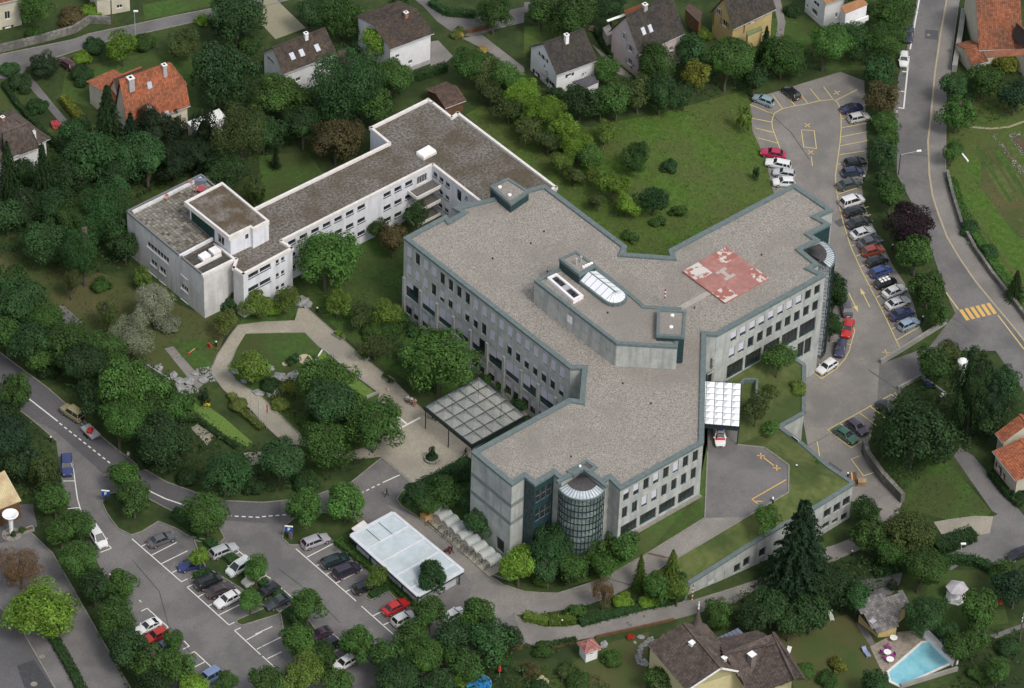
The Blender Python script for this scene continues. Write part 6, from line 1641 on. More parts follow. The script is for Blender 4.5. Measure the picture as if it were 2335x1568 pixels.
WH_,SI,GR,DK,BL,RD=(.75,.75,.74),(.42,.43,.44),(.14,.15,.16),(.018,.019,.022),(.02,.03,.12),(.42,.022,.016)
GL,GM,GRt,GU='cars in the lower left car park','cars in the middle rows','cars in the right-hand car park row','cars in the upper car park'
CARS=[
('van',12,(815,140),(925,300),WH_,'white people carrier parked at the hedge, nearest the left entrance'),('sedan',12,(1345,272),(1535,198),(.10,.105,.115),'dark grey saloon alone in the bay below the island kerb'),
('hatch',12,(1790,445),(1605,488),(.03,.045,.17),'dark blue hatchback half under a small bay tree'),('estate',12,(1905,372),(2085,300),SI,'silver estate car facing the curved road in the second row'),
('van',12,(2200,445),(2060,530),(.62,.66,.64),'pale silver people carrier tucked behind the small tree in row two'),('van',12,(1765,650),(1950,572),DK,'black people carrier, first of three close together'),
('sedan',12,(1870,722),(2055,648),(.055,.035,.035),'dark maroon saloon between a black van and a white saloon'),('sedan',12,(2120,722),(1940,815),WH_,'white saloon with sunroof, last of the three close together'),
('hatch',12,(2330,545),(2190,625),(.55,.53,.45),'cream car almost hidden by a tree in the second row'),('hatch',13,(120,655),(-15,735),DK,'black hatchback facing the hedge, upper of a close pair'),
('coupe',13,(215,755),(60,830),(.05,.06,.065),'black coupe with rear spoiler, lower of a close pair'),('estate',13,(378,288),(580,212),(.38,.37,.40),'silver estate car nearest the blue parking sign'),
('estate',13,(552,460),(755,385),(.015,.03,.03),'dark green-black estate beside a black van'),('van',13,(650,560),(860,470),(.035,.025,.045),'dark purple van with red tail lamps in the third row'),
('hatch',13,(850,682),(985,635),DK,'small black hatchback beside a planted island and small tree'),('sedan',13,(1103,880),(1282,790),(.48,.02,.02),'bright red saloon in the last row near the corrugated shed'),
('hatch',13,(1195,975),(1330,905),(.62,.61,.60),'white-roofed grey hatchback next to the red saloon'),('hatch',13,(1640,950),(1775,868),WH_,'white car with open sunroof behind the shed, between two round trees'),
('coupe',13,(580,1050),(435,1115),(.06,.03,.05),'dark plum coupe half covered by a round tree'),('hatch',13,(655,1140),(505,1215),DK,'black hatchback just below the plum coupe'),
('hatch',13,(800,1300),(670,1375),WH_,'white car with only its bonnet showing under trees at the bottom'),('coupe',12,(1400,970),(1235,1050),WH_,'rounded white coupe beside a red car near the dark hedge'),
('hatch',12,(1480,1050),(1305,1135),(.42,.03,.02),'red hatchback between a white coupe and a tree, lower left'),('sedan',12,(1530,1165),(1380,1235),(.12,.16,.20),'blue-grey car under the tree below the red hatchback'),
('van',12,(1905,1440),(1800,1500),(.18,.25,.42),'light blue small van at the bottom of the left car park'),('hatch',12,(985,625),(1060,590),(.16,.02,.02),'dark red car poking out from the hedge trees'),
('estate',8,(590,935),(605,1130),(.035,.05,.15),'dark blue estate car parked by the curve under conifers'),
('hatch',0,(645,600),(540,530),(.07,.02,.02),'dark maroon car on the drive of the house at upper left'),
]
for k,t,b_,f_,c_,lab in CARS:car(k,T(t,*b_),T(t,*f_),c_,lab,GL)
car('jeep',T(8,722,622),T(8,565,520),(.30,.26,.14),'sand-coloured off-road car towing a trailer on the curved road','vehicles on the curved road')
R7=[
('hatch',2,(2210,925),(2045,860),(.26,.36,.40),'pale blue hatchback at the upper left corner of the lot'),('hatch',3,(315,872),(198,782),DK,'black hatchback alone in the top row of yellow bays'),
('cabrio',3,(728,980),(875,945),(.03,.035,.09),'dark blue convertible with black top, uppermost of the right row'),('hatch',3,(785,1065),(945,1030),(.52,.52,.50),'silver hatchback beside the dark blue convertible'),
('sedan',2,(2310,1385),(2118,1350),(.42,.02,.07),'crimson saloon on the left side of the lot by the orchard'),('estate',3,(245,1485),(38,1440),WH_,'white estate below the crimson saloon'),
('hatch',3,(275,1560),(110,1530),(.48,.50,.52),'silver hatchback squeezed between two white cars on the left side'),('hatch',7,(285,70),(95,65),WH_,'white hatchback right above the roof corner of the hospital'),
('hatch',3,(735,1465),(925,1430),DK,'black hatchback, first below the six empty yellow bays'),('hatch',3,(715,1550),(905,1515),(.03,.04,.08),'blue-black hatchback, second below the empty bays'),
('sedan',7,(695,105),(860,62),(.06,.075,.07),'dark green-grey saloon, third below the empty bays'),('van',7,(715,268),(895,210),WH_,'long white people carrier leading the lower right row'),
('hatch',7,(740,358),(915,300),DK,'black hatchback touching the white people carrier'),('sedan',7,(785,452),(948,398),(.03,.035,.035),'black saloon between a hatchback and a silver-white saloon'),
('sedan',7,(808,548),(985,488),(.60,.60,.60),'silver-white saloon with wide roof, fourth in the lower right row'),('sedan',7,(878,628),(1052,572),(.09,.095,.11),'dark grey saloon above the rust-red car'),
('hatch',7,(900,702),(1082,652),(.27,.05,.025),'rust-red hatchback in the lower right row'),('hatch',7,(950,798),(1105,742),DK,'black hatchback right below the rust-red car'),
('hatch',7,(982,890),(1138,835),(.04,.07,.22),'mid blue hatchback with pale roof in the right row'),('hatch',7,(1018,992),(1190,932),(.012,.012,.014),'black small car with white roof blocks between two rows of saloons'),
('sedan',7,(1088,1078),(1275,998),(.66,.66,.64),'white saloon with dark rear window beside the painted arrows'),('sedan',7,(1130,1172),(1290,1112),(.60,.61,.62),'white saloon one bay below its twin'),
('sedan',7,(1162,1270),(1335,1210),(.03,.035,.10),'navy blue saloon, last but one in the right row'),('hatch',7,(1232,1365),(1385,1295),(.28,.36,.46),'light steel-blue hatchback at the lower end of the right row'),
('sedan',7,(765,1245),(735,1120),(.10,.09,.11),'dark saloon half hidden by the trees at the round tower'),('sedan',7,(785,1298),(745,1440),(.50,.03,.025),'red saloon in the curved bays beside the round tower'),
('hatch',11,(655,105),(500,205),WH_,'white off-road style car at the tip of the curved bays'),('sedan',11,(1055,485),(1195,570),(.03,.03,.035),'black saloon alone beside the large dark tree'),
('sedan',11,(650,695),(845,830),(.04,.11,.07),'dark green saloon in the lower yellow bays'),('hatch',11,(770,635),(920,755),(.06,.045,.07),'dark plum hatchback beside the green saloon'),
('hatch',3,(1262,470),(1262,590),WH_,'white car parked on the main road under the trees'),('hatch',3,(1315,260),(1298,370),(.04,.05,.08),'dark car in shade at the top of the main road'),
('hatch',15,(2330,350),(2240,385),DK,'black car entering at the right edge on the drive'),
]
for k,t,b_,f_,c_,lab in R7:car(k,T(t,*b_),T(t,*f_),c_,lab,GU if t in (2,3)else GRt)
car('hatch',(1920.6,778.5),(1912.9,810.8),(.05,.05,.10),'blue-black hatchback between the red saloon and the white off-roader',GRt)
am=car('estate',T(10,1737,700),T(10,1748,835),(.78,.77,.75),'white emergency car with red bonnet stripe leaving the milky canopy','emergency vehicles','ambulance car',z=4.82)
am['category']='ambulance'
MB().use(RED_:=flat('red_livery',(.55,.03,.03))).box(1.0,1.45,-.75,.75,.955,.965).build('bonnet_stripe',am)
for s in (1,-1):MB().use(RED_).box(-1.9,1.6,s*.885-.01,s*.885+.01,.5,.68).build('side_stripe',am)
MB().use(flat('blue_beacon',(.05,.1,.5),.2)).box(-.3,-.1,-.5,.5,1.50,1.62).build('light_bar',am)
# white roof blocks on the black small car
for o in [o for o in COL.objects if o.get('label','').startswith('black small car')]:
 for i in (-1.05,-.35,.3):
  for s in (.28,-.28):MB().use(WHP).box(i-.24,i+.24,s-.2,s+.2,1.455,1.50).build('roof_box',o)
# trailer
P0,P1=gp(T(8,745,690),.6),gp(T(8,865,805),.6);d=P0-P1
tr=thing('trailer','grey two-axle trailer carrying red machinery behind the sand-coloured car','trailer',loc=gp(T(8,805,755)),rot=math.atan2(d.y,d.x))
MB().use(M_METAL).box(-1.6,1.4,-.8,.8,.5,.58).build('bed',tr)
for nm,a in (('side_board',(-1.6,1.4,-.82,-.76)),('side_board',(-1.6,1.4,.76,.82)),('tailboard',(-1.66,-1.6,-.8,.8)),('headboard',(1.4,1.46,-.8,.8))):MB().use(M_METAL).box(*a,.5,.85).build(nm,tr)
for x in (-.45,.25):
 for s in (1,-1):MB().use(M_TYRE).tube((x,s*.85,.28),(x,s*1.0,.28),.28,seg=12).build('wheel',tr)
MB().use(M_METAL).beam((1.4,0,.5),(2.5,0,.5),.08,.08).build('drawbar',tr)
mm=thing('lawn_mower','red mower lying on the grey trailer','machine',loc=tr.location+Vector((0,0,.6)),rot=.6)
MB().use(REDP).box(-.6,.5,-.4,.4,0,.45).box(-.2,.2,-.25,.25,.45,.8).build('engine',mm);MB().use(M_BLACK).tube((-.6,0,.4),(-1.1,0,.9),.04).build('handle',mm)
# motorbikes on the small lot
def moto(p,r,c_,lab):
 o=thing('motorcycle',lab,'motorcycle',loc=gp(p),rot=r,group='motorcycles on the walled lot')
 for x in (-.65,.65):MB().use(M_TYRE).tube((x,-.07,.32),(x,.07,.32),.32,seg=12).build('wheel',o)
 mb=MB().use(M_CLOTH);mb.box(-.1,.45,-.16,.16,.7,.98);mb.box(.35,.7,-.2,.2,.75,1.15);mb.build('fairing',o,color=c_)
 MB().use(M_BLACK).box(-.85,-.05,-.14,.14,.72,.84).build('saddle',o);MB().use(M_METAL).tube((.5,-.35,1.05),(.5,.35,1.05),.025).build('handlebar',o);MB().use(M_BLACK).box(-.3,.35,-.15,.15,.3,.7).build('engine',o)
moto(T(11,1495,345),2.2,(.03,.05,.35),'blue motorcycle by the low wall of the small lot');moto(T(11,1590,455),.3,(.5,.5,.5),'pale grey motorcycle beside the big dark tree')
# ------------------------------------------------------------------ people
SK=flat('skin',(.45,.28,.2));_pp={}
def person_mesh(pose,seed=0):
 J={'stand':dict(hip=(0,0,.92),ch=(0,0,1.28),nk=(0,0,1.46),hd=(.02,0,1.60),sh=.19,el=(0,.25,1.12),ha=(.05,.26,.88),kn=(.02,.10,.50),ft=(0,.11,.06),kn2=(.02,-.10,.50),ft2=(0,-.11,.06),ha2=(.05,-.26,.88),el2=(0,-.25,1.12)),
'walk':dict(hip=(0,0,.90),ch=(.02,0,1.27),nk=(.03,0,1.45),hd=(.06,0,1.60),sh=.19,el=(.08,.25,1.13),ha=(.26,.24,.98),kn=(.18,.10,.52),ft=(.28,.10,.07),kn2=(-.06,-.10,.50),ft2=(-.34,-.10,.12),ha2=(-.16,-.25,.90),el2=(-.08,-.25,1.14)),
'sit':dict(hip=(0,0,.48),ch=(.02,0,.84),nk=(.05,0,1.02),hd=(.10,0,1.17),sh=.19,el=(.10,.24,.74),ha=(.34,.16,.62),kn=(.44,.11,.50),ft=(.48,.12,.07),kn2=(.44,-.11,.50),ft2=(.50,-.12,.07),ha2=(.34,-.16,.62),el2=(.10,-.24,.74)),
'bend':dict(hip=(0,0,.86),ch=(.28,0,1.05),nk=(.42,0,1.12),hd=(.55,0,1.10),sh=.19,el=(.42,.22,.82),ha=(.55,.20,.58),kn=(.08,.12,.46),ft=(0,.12,.06),kn2=(-.05,-.12,.46),ft2=(-.15,-.12,.06),ha2=(.50,-.20,.60),el2=(.40,-.22,.82))}[pose]
 V,E,R_=[],[],[]
 def a(p,r):V.append(p);R_.append(r);return len(V)-1
 h=a(J['hip'],(.15,.11));c_=a(J['ch'],(.17,.12));n=a(J['nk'],(.055,.055));hd=a(J['hd'],(.10,.095));top=a((J['hd'][0]+.01,0,J['hd'][2]+.09),(.07,.07))
 E+=[(h,c_),(c_,n),(n,hd),(hd,top)]
 for s,kn,ft,el,ha in ((1,'kn','ft','el','ha'),(-1,'kn2','ft2','el2','ha2')):
  hj=a((J['hip'][0],s*.10,J['hip'][2]-.06),(.10,.10));k=a(J[kn],(.065,.06));f=a(J[ft],(.045,.04));t=a((J[ft][0]+.16,J[ft][1],.04),(.035,.03));E+=[(h,hj),(hj,k),(k,f),(f,t)]
  sj=a((J['ch'][0],s*J['sh'],J['ch'][2]+.10),(.062,.06));e=a(J[el],(.045,.045));w=a(J[ha],(.032,.03));hh=a(tuple(Vector(J[ha])+(Vector(J[ha])-Vector(J[el])).normalized()*.12),(.035,.022));E+=[(c_,sj),(sj,e),(e,w),(w,hh)]
 me=bpy.data.meshes.new('person');me.from_pydata(V,E,[]);o=bpy.data.objects.new('tmp',me);COL.objects.link(o)
 md=o.modifiers.new('s','SKIN');md.use_smooth_shade=True
 sv=me.skin_vertices[0].data
 for i,r in enumerate(R_):sv[i].radius=r;sv[i].use_root=(i==0)
 sb=o.modifiers.new('d','SUBSURF');sb.levels=1;sb.render_levels=1
 dg=bpy.context.evaluated_depsgraph_get();m2=bpy.data.meshes.new_from_object(o.evaluated_get(dg));bpy.data.objects.remove(o)
 return m2,J
def person(p,rot,pose,top,legs,hair,label,group=None,z=None,s=1.0,short=False):
 if pose not in _pp:_pp[pose]=person_mesh(pose)
 m0,J=_pp[pose];me=m0.copy();me.materials.clear()
 for nm,c_ in (('skin',(.45,.28,.2)),('top_%.2f_%.2f_%.2f'%top,top),('trousers_%.2f_%.2f_%.2f'%legs,legs),('hair_%.2f_%.2f_%.2f'%hair,hair),('shoes',(.03,.025,.02))):me.materials.append(flat(nm,c_))
 hz,cz,nz=J['hip'][2],J['ch'][2],J['nk'][2]
 hd=Vector(J['hd']);hands=[Vector(J['ha']),Vector(J['ha2'])];hipv=Vector(J['hip'])
 for f in me.polygons:
  c_=f.center;i=1
  if (c_-hd).length<.17 and c_.z>nz-.02 or (pose=='bend' and (c_-hd).length<.15):i=3 if (c_.z>hd.z+.02 or c_.x<hd.x-.03)else 0
  elif min((c_-h).length for h in hands)<.16:i=0
  elif c_.z<.10:i=4
  elif pose=='sit' and (c_.z<.60 and (abs(c_.y)<.2)and c_.x>-.16 and min((c_-h).length for h in hands)>.12):i=2
  elif pose!='sit' and c_.z<hz+.03 and abs(c_.y)<.22:i=2
  if short and i==2 and c_.z<.5:i=0
  f.material_index=i
 P=gp(p)if z is None else at(p,z)
 return ob('person',me,None,label=label,category='person',loc=P+Vector((0,0,.1)),rot=rot,scale=s*1.05,group=group)
BLK,WHT,NVY,GRY,BEI,RDD,BRN=(.02,.02,.02),(.7,.7,.7),(.03,.04,.1),(.2,.2,.2),(.45,.36,.25),(.35,.03,.03),(.06,.035,.02)
dirp=-2.4
person(T(9,1298,462),-2.5,'sit',WHT,BLK,BRN,'seated person in white top and black trousers, left on the plaza bench',z=.12)
person(T(9,1332,475),-2.5,'sit',WHT,NVY,BLK,'seated person in white top and navy trousers, middle of the plaza bench',z=.12)
person(T(9,1362,490),-2.5,'sit',BEI,RDD,BRN,'seated person in beige top and red skirt, right on the plaza bench',z=.12)
person(T(9,1480,615),-2.2,'stand',BEI,GRY,BRN,'person in a beige jacket standing at the canopy corner')
person(T(9,1520,630),-1.2,'sit',BLK,BLK,BLK,'person all in black crouching beside the canopy post')
person(T(9,1812,950),-1.0,'walk',BLK,BLK,BRN,'person in black walking past the round planter towards the building')
person(T(9,1112,1312),2.6,'walk',BLK,BLK,BRN,'person in black walking across the road by the plaza entry')
person(T(8,1145,985),1.9,'walk',(.5,.5,.5),GRY,(.2,.12,.07),'person in a striped pale shirt walking under the roadside trees')
person(T(8,945,1170),2.2,'walk',BEI,GRY,BRN,'person in a tan shirt and shorts crossing the car park entrance',short=True)
person(T(4,305,1005),2.9,'walk',(.6,.62,.7),NVY,BLK,'person in a white-blue shirt walking on the dry meadow')
person(T(4,178,1005),0.4,'bend',(.05,.09,.08),BLK,BRN,'person in dark green bending at the edge of the wood')
person(T(3,1195,1045),2.0,'walk',(.55,.45,.42),BLK,BRN,'person in a light top walking down the main road pavement')
person(T(13,1690,365),2.4,'walk',BLK,(.05,.02,.03),BLK,'person in dark clothes pushing a pushchair past the bicycle rack')
pc=thing('pushchair','dark red pushchair pushed along the bicycle rack','pushchair',loc=gp(T(13,1650,355))+Vector((0,0,.08)),rot=2.6)
MB().use(flat('dark_red_fabric',(.14,.02,.02))).box(-.35,.35,-.22,.22,.45,.6).box(-.38,-.28,-.22,.22,.6,1.0).build('seat',pc)
MB().use(flat('dark_red_fabric',(.14,.02,.02))).tube((-.3,-.24,.9),(-.3,.24,.9),.25,seg=8).build('hood',pc);MB().use(M_BLACK).tube((-.4,0,.4),(-.8,0,1.0),.03).build('handle',pc)
for x in (-.35,.35):
 for s in (1,-1):MB().use(M_TYRE).tube((x,s*.24,.13),(x,s*.28,.13),.13,seg=10).build('wheel',pc)
# ------------------------------------------------------------------ street furniture
def bench(p,rot,lab,m,z=None):
 o=thing('bench',lab,'bench',loc=(gp(p)if z is None else at(p,z))+Vector((0,0,.06)),rot=rot,group='benches')
 for i in range(3):MB().use(m).box(-.22+i*.15,-.09+i*.15,-.95,.95,.42,.46).build('slat',o)
 for i in range(3):MB().use(m).box(-.27,-.24,-.95,.95,.55+i*.13,.65+i*.13).build('slat',o)
 for y in (-.8,.8):MB().use(M_BLACK).box(-.22,.2,y-.04,y+.04,0,.42).box(-.25,-.2,y-.04,y+.04,.3,.95).build('leg',o)
bench(T(9,1330,470),-2.5,'wooden bench with three people on the plaza edge',M_WOOD,z=.1);bench(T(9,1280,1345),-1.1,'dark green bench on the grass corner by the shrubs',M_TEAL)
def bollard(p,lab,h=1.0,z=None,w=.13):
 o=thing('bollard_light',lab,'bollard',loc=gp(p)if z is None else at(p,z),group='bollard lights')
 MB().use(M_BLACK).tube((0,0,-.1),(0,0,h),w,seg=10).build('post',o);MB().use(WHP).tube((0,0,h),(0,0,h+.12),w*1.02,seg=10).build('lamp_head',o)
for t,x,y,lab,z in ((5,493,1228,'black bollard light on the lawn beside the path head',None),(4,1927,1530,'black bollard light by the left bend of the garden path',None),(9,937,50,'black bollard light behind the long stone planter',None),(8,455,825,'bollard light with white top at the conifers beside the road',None),
(14,337,1000,'stout black bollard light in the wedge hedge',None),(14,1832,150,'black bollard light on the terrace turf over the ramp',3.2),(10,2215,1375,'black bollard light at the lower kerb of the ambulance court',4.5),(11,305,1075,'black bollard light beside the eight-sided court kerb',3.6),
(14,1947,790,'black bollard light beside the lower road by the yellow-topped tree',None),(15,800,380,'black bollard light at the right end of the lower road',None),(11,762,1145,'black bollard light at the terrace edge above the pallets',2.4),(11,95,1365,'black bollard light at the lower court corner',4.3),(7,905,55,'black bollard light behind the dark saloon in the yellow bays',None),
(7,1160,665,'black bollard light below the purple tree',None),(7,1430,1305,'black bollard light beside the steel-blue hatchback',None),(3,970,1100,'bollard light in the strip beside the silver hatchback',None)):
 bollard(T(t,x,y),lab,z=z)
def lamp(p,ptop,lab,arm=None):
 P=gp(p);best=min([i*.1 for i in range(20,110)],key=lambda z:abs(PH/2-FPX*((P+Vector((0,0,z))-CP).dot(CU))/((P+Vector((0,0,z))-CP).dot(CF))-ptop[1]))
 o=thing('street_lamp',lab,'street lamp',loc=P,group='street lamps');Q=Vector((0,0,best))
 MB().use(M_METAL if arm is None else M_BLACK).tube((0,0,-.2),Q,.09,.06,seg=8).build('pole',o)
 if arm:d=Vector(arm);MB().use(M_METAL).tube(Q*.98,Q*.98+d,.04).build('arm',o);Q=Q*.98+d
 else:d=Vector((.4,-.3,0));
 M=Matrix.Translation(Q)@Matrix.Rotation(math.atan2(d.y,d.x),4,'Z')
 MB().use(WHP).box(-.15,.65,-.16,.16,-.04,.14,M).build('lamp_head',o)
lamp(T(0,1205,290),T(0,1190,100),'tall street lamp at the bend of the upper left road');lamp(T(3,1215,1557),T(3,1238,1370),'street lamp with long arm over the main road',arm=(2.6,-1.4,.3));lamp(T(15,1765,385),T(15,1772,275),'slim street lamp behind the trimmed hedge by the drive')
def pole(p,ptop,lab,name='utility_pole'):
 P=gp(p);best=min([i*.1 for i in range(20,130)],key=lambda z:abs(PH/2-FPX*((P+Vector((0,0,z))-CP).dot(CU))/((P+Vector((0,0,z))-CP).dot(CF))-ptop[1]))
 o=thing(name,lab,'pole',loc=P);MB().use(M_BARK).tube((0,0,-.3),(0,0,best),.14,.1,seg=8).build('pole',o)
 for z in (best-.3,best-.9):MB().use(M_METAL).beam((-.5,-.3,z),(.5,.3,z),.08,.08).build('crossarm',o)
 for z in (best-.2,best-.8):
  for s in (-1,1):MB().use(WHP).tube((.45*s,.27*s,z),(.45*s,.27*s,z+.2),.06).build('insulator',o)
pole(T(15,2290,1170),T(15,2320,910),'wooden utility pole with white insulators at the right edge');pole(T(0,997,215),T(0,990,-40),'wooden pole beside the stone wall on the upper road')
def flag(p,h,c_,lab):
 o=thing('flagpole',lab,'flagpole',loc=gp(p),group='flagpoles on the garden path');MB().use(M_METAL).tube((0,0,0),(0,0,h),.05,seg=6).build('pole',o)
 if c_:
  mb=MB().use(flat('flag_cloth',c_));
  for i in range(4):mb.quad((.05,.02*(i%2),h-.3-i*.45),(.35,.08*((i+1)%2),h-.4-i*.45),(.33,.08*(i%2),h-.85-i*.45),(.05,.02*((i+1)%2),h-.75-i*.45))
  mb.build('flag',o)
flag(T(9,40,700),5.2,(.45,.05,.03),'flagpole with a limp red flag beside the yellow-flowering bed');flag(T(8,2232,560),4.0,None,'bare flagpole on the left branch of the garden path');flag(T(8,2305,640),4.6,None,'second bare flagpole nearer the red flag')
def sign(p,lab,h=2.6,blue=True):
 o=thing('parking_sign',lab,'sign',loc=gp(p),group='blue parking signs');MB().use(M_BLACK).tube((0,0,0),(0,0,h),.06).build('post',o)
 M=Matrix.Rotation(AZ*0-radians(47),4,'Z')
 MB().use(flat('blue_sign',(.02,.07,.3))).box(-.6,.6,-.06,.06,h-.95,h+.1,M).build('panel',o);MB().use(WHP).box(-.62,.62,-.1,.1,h+.1,h+.2,M).build('top_panel',o)
 mb=MB().use(WHP);mb.box(-.16,-.06,-.085,-.062,h-.75,h-.1,M);mb.box(-.06,.16,-.085,-.062,h-.2,h-.1,M);mb.box(-.06,.16,-.085,-.062,h-.5,h-.4,M);mb.box(.08,.17,-.085,-.062,h-.4,h-.2,M);mb.build('letter',o)
sign(T(8,945,1375),'blue parking sign at the left tip of the planted island');sign(T(13,240,235),'blue parking sign beside the twin round trees')
for t,x,y,lab in ((8,940,1345,'ticket machine under the left parking sign'),(13,255,235,'ticket machine beside the right parking sign')):
 o=thing('ticket_machine',lab,'machine',loc=gp(T(t,x,y))+Vector((0,0,.1)),rot=.4);MB().use(flat('grey_machine',(.12,.12,.13))).box(-.25,.25,-.2,.2,0,1.5).build('cabinet',o);MB().use(REDP).box(-.2,.2,-.215,-.2,.7,1.0).build('panel',o)
def rpole(p,h,lab,z=None,lean_=(0,0)):
 o=thing('marker_pole',lab,'pole',loc=gp(p)if z is None else at(p,z));n=8
 for i in range(n):MB().use(REDP if i%2 else WHP).tube((lean_[0]*i/n,lean_[1]*i/n,h*i/n),(lean_[0]*(i+1)/n,lean_[1]*(i+1)/n,h*(i+1)/n),.09,seg=8).build('band',o)
rpole(T(9,1121,375),1.0,'short red and white bollard in the middle of the plaza path');rpole(T(14,1497,775),3.2,'tall red and white striped height marker at the annexe corner')
# round stone planter with clipped conifer, long stone planters
p=gp(T(9,1513,985));pl_=thing('round_planter','low round stone planter in the middle of the plaza','planter',loc=p)
mb=MB().use(M_ROCK);
for i in range(14):
 a,b=2*pi*i/14+.03,2*pi*(i+1)/14-.03
 MB().use(M_ROCK).prism([(1.25*cos(a),1.25*sin(a)),(1.25*cos(b),1.25*sin(b)),(1.02*cos(b),1.02*sin(b)),(1.02*cos(a),1.02*sin(a))],.05,.62).build('stone',pl_)
MB().use(M_SOIL).tube((0,0,0),(0,0,.5),1.05,seg=14).build('soil',pl_)
mb=MB().use(M_PLAZA);mb.tube((0,0,.1),(0,0,.16),1.7,seg=20);mb.build('plinth',pl_)
def longplanter(a,b,lab):
 A,B=gp(a),gp(b);d=B-A;o=thing('stone_planter',lab,'planter',loc=(A+B)/2,rot=math.atan2(d.y,d.x),group='long planters beside the path');L=d.length/2
 c_=M_WALLC
 MB().use(c_).box(-L,L,-.45,-.35,0,.55).build('side',o);MB().use(c_).box(-L,L,.35,.45,0,.55).build('side',o);MB().use(c_).box(-L,-L+.1,-.35,.35,0,.55).build('end',o);MB().use(c_).box(L-.1,L,-.35,.35,0,.55).build('end',o);MB().use(M_SOIL).box(-L+.1,L-.1,-.35,.35,0,.45).build('soil',o)
 return o
longplanter(T(5,635,1420),T(5,725,1470),'stone trough with yellow-green plants at the upper path');longplanter(T(9,850,40),T(9,940,100),'stone trough with leafy plants midway down the path');longplanter(T(9,1080,245),T(9,1168,302),'stone trough nearest the seated people')
# low garden walls
def lowwall3(name,segs,h,w,m,lab,zf=None):
 o=lines(name,segs,w,m,0.0,h=h,kind=None);o['label']=lab;o['category']='wall';return o
lowwall3('garden_wall',[[T(5,535,1557),T(9,540,10),T(9,790,215),T(9,1030,395),T(9,930,440)]],.55,.3,M_WALLC,'low pale wall round the bright green triangular bed')
lowwall3('garden_wall',[[T(9,540,10),T(9,425,190)]],.4,.2,M_WCOPE,'thin white edging on the left side of the triangular bed')
lowwall3('retaining_wall',[[T(7,1640,1325),T(7,1270,1557),T(11,1055,130)],],1.0,.35,M_WALLC,'long concrete wall at the lower end of the upper car park')
lowwall3('retaining_wall',[[T(11,1210,360),T(11,1415,250),T(11,1640,420)]],.7,.3,M_WALLC,'low angled wall round the motorcycle lot')
lowwall3('retaining_wall',[[T(11,905,870),T(11,940,990),T(11,1070,1170),T(11,1250,1365)]],1.9,.7,M_STONEW,'thick rubble stone wall between the lower lot and the villa lawn')
lowwall3('retaining_wall',[[(2159,398),(2171,449.6),(2191,513.6),(2222,572.4),(2265,634),(2304,682.5),(2350,745)]],1.1,.5,M_STONEW,'long curved stone wall along the outer side of the main road')
lowwall3('retaining_wall',[[T(3,1790,130),T(3,1760,350),T(3,1710,640)]],1.5,.9,M_WALLC,'thick grey wall beside the farmhouse and the upper road')
lowwall3('retaining_wall',[[T(0,-40,470),T(0,380,370),T(0,660,290),T(0,800,200),T(0,1000,210)]],1.5,.5,M_STONEW,'old rubble wall along the upper left road')
lowwall3('retaining_wall',[[T(1,1820,300),T(1,1980,260),T(1,2060,230)]],.9,.3,M_WOOD,'brown fence wall beside the upper drive')
lowwall3('garden_wall',[[T(8,1310,150),T(8,1510,270)],],.4,.3,M_ROCK,'dark stone edging above the dry stream bed')
lowwall3('hedge_wall',[[T(14,200,1220),T(14,470,1150)],[T(14,640,1110),T(14,1100,1010),T(14,1335,955)]],.5,.2,M_WOOD,'low brown edging beside the lower road at the garden')
# timber fence, pallets
def fence(a,b,h,lab,n=None,zoff=0):
 A,B=gp(a),gp(b);d=(B-A);L=d.length;o=thing('wooden_fence',lab,'fence',loc=A,rot=math.atan2(d.y,d.x));n=n or max(4,int(L/.16))
 for i in range(n):MB().use(M_WOOD).box(i*L/n,(i+.88)*L/n,-.02,.02,0,h+.04*(i%3)).build('board',o)
 MB().use(M_WOOD).box(0,L,.02,.07,h*.7,h*.8).build('rail',o)
fence(T(13,2065,1265),T(13,2320,1210),1.6,'brown board fence at the foot of the lower road',40)
po=thing('pallet_stack','stack of pale timber pallets and boards beside the lower lot','pallets',loc=gp(T(11,890,1200)),rot=-.75)
for k in range(6):
 for i in range(7):MB().use(M_PALEWOOD).box(-.6+i*.18,-.47+i*.18,-.5,.5,k*.14+.1,k*.14+.13).build('slat',po)
 for y in (-.45,0,.4):MB().use(M_WOOD).box(-.6,.62,y,y+.08,k*.14+.02,k*.14+.095).build('bearer',po)
po=thing('timber_pile','pile of long brown boards behind the pallets','timber',loc=gp(T(11,815,1160)),rot=.9)
for k in range(9):MB().use(M_WOOD if k%3 else M_PALEWOOD).box(-1.6,1.6,-.6+(k%4)*.32,-.33+(k%4)*.32,.08*(k//4),.07+.08*(k//4)).build('board',po)
# white ventilation column with cap among the conifers
p=gp(T(11,1765,300));o=thing('ventilation_column','tall white column with rounded cap among the conifers on the right','vent column',loc=p)
mb=MB().use(WHP);mb.box(-.45,.45,-.35,.35,0,4.2);mb.build('shaft',o);mb=MB().use(WHP);lathe(mb,[(.65,0),(.85,.2),(.85,.55),(.5,.85),(.1,.95)],12,Matrix.Translation((0,0,4.2)));mb.build('cap',o)
# drinking-fountain like dish at the left
p=gp(T(8,105,1650));o=thing('dish_fountain','white dish on a tapering stand at the left edge forecourt','fountain',loc=p)
mb=MB().use(WHP);lathe(mb,[(.35,0),(.28,1.2),(.4,3.6)],8,Matrix.Identity(4));mb.build('stand',o);mb=MB().use(WHP);lathe(mb,[(.3,3.5),(1.1,4.0),(1.25,4.3),(1.1,4.35),(.3,3.95)],16,Matrix.Identity(4));mb.build('dish',o);MB().use(M_KERB).tube((0,0,.02),(0,0,.14),1.5,seg=18).build('plinth',o)
o=longplanter(T(12,50,225),T(12,300,145),'long concrete trough with low plants at the left forecourt')
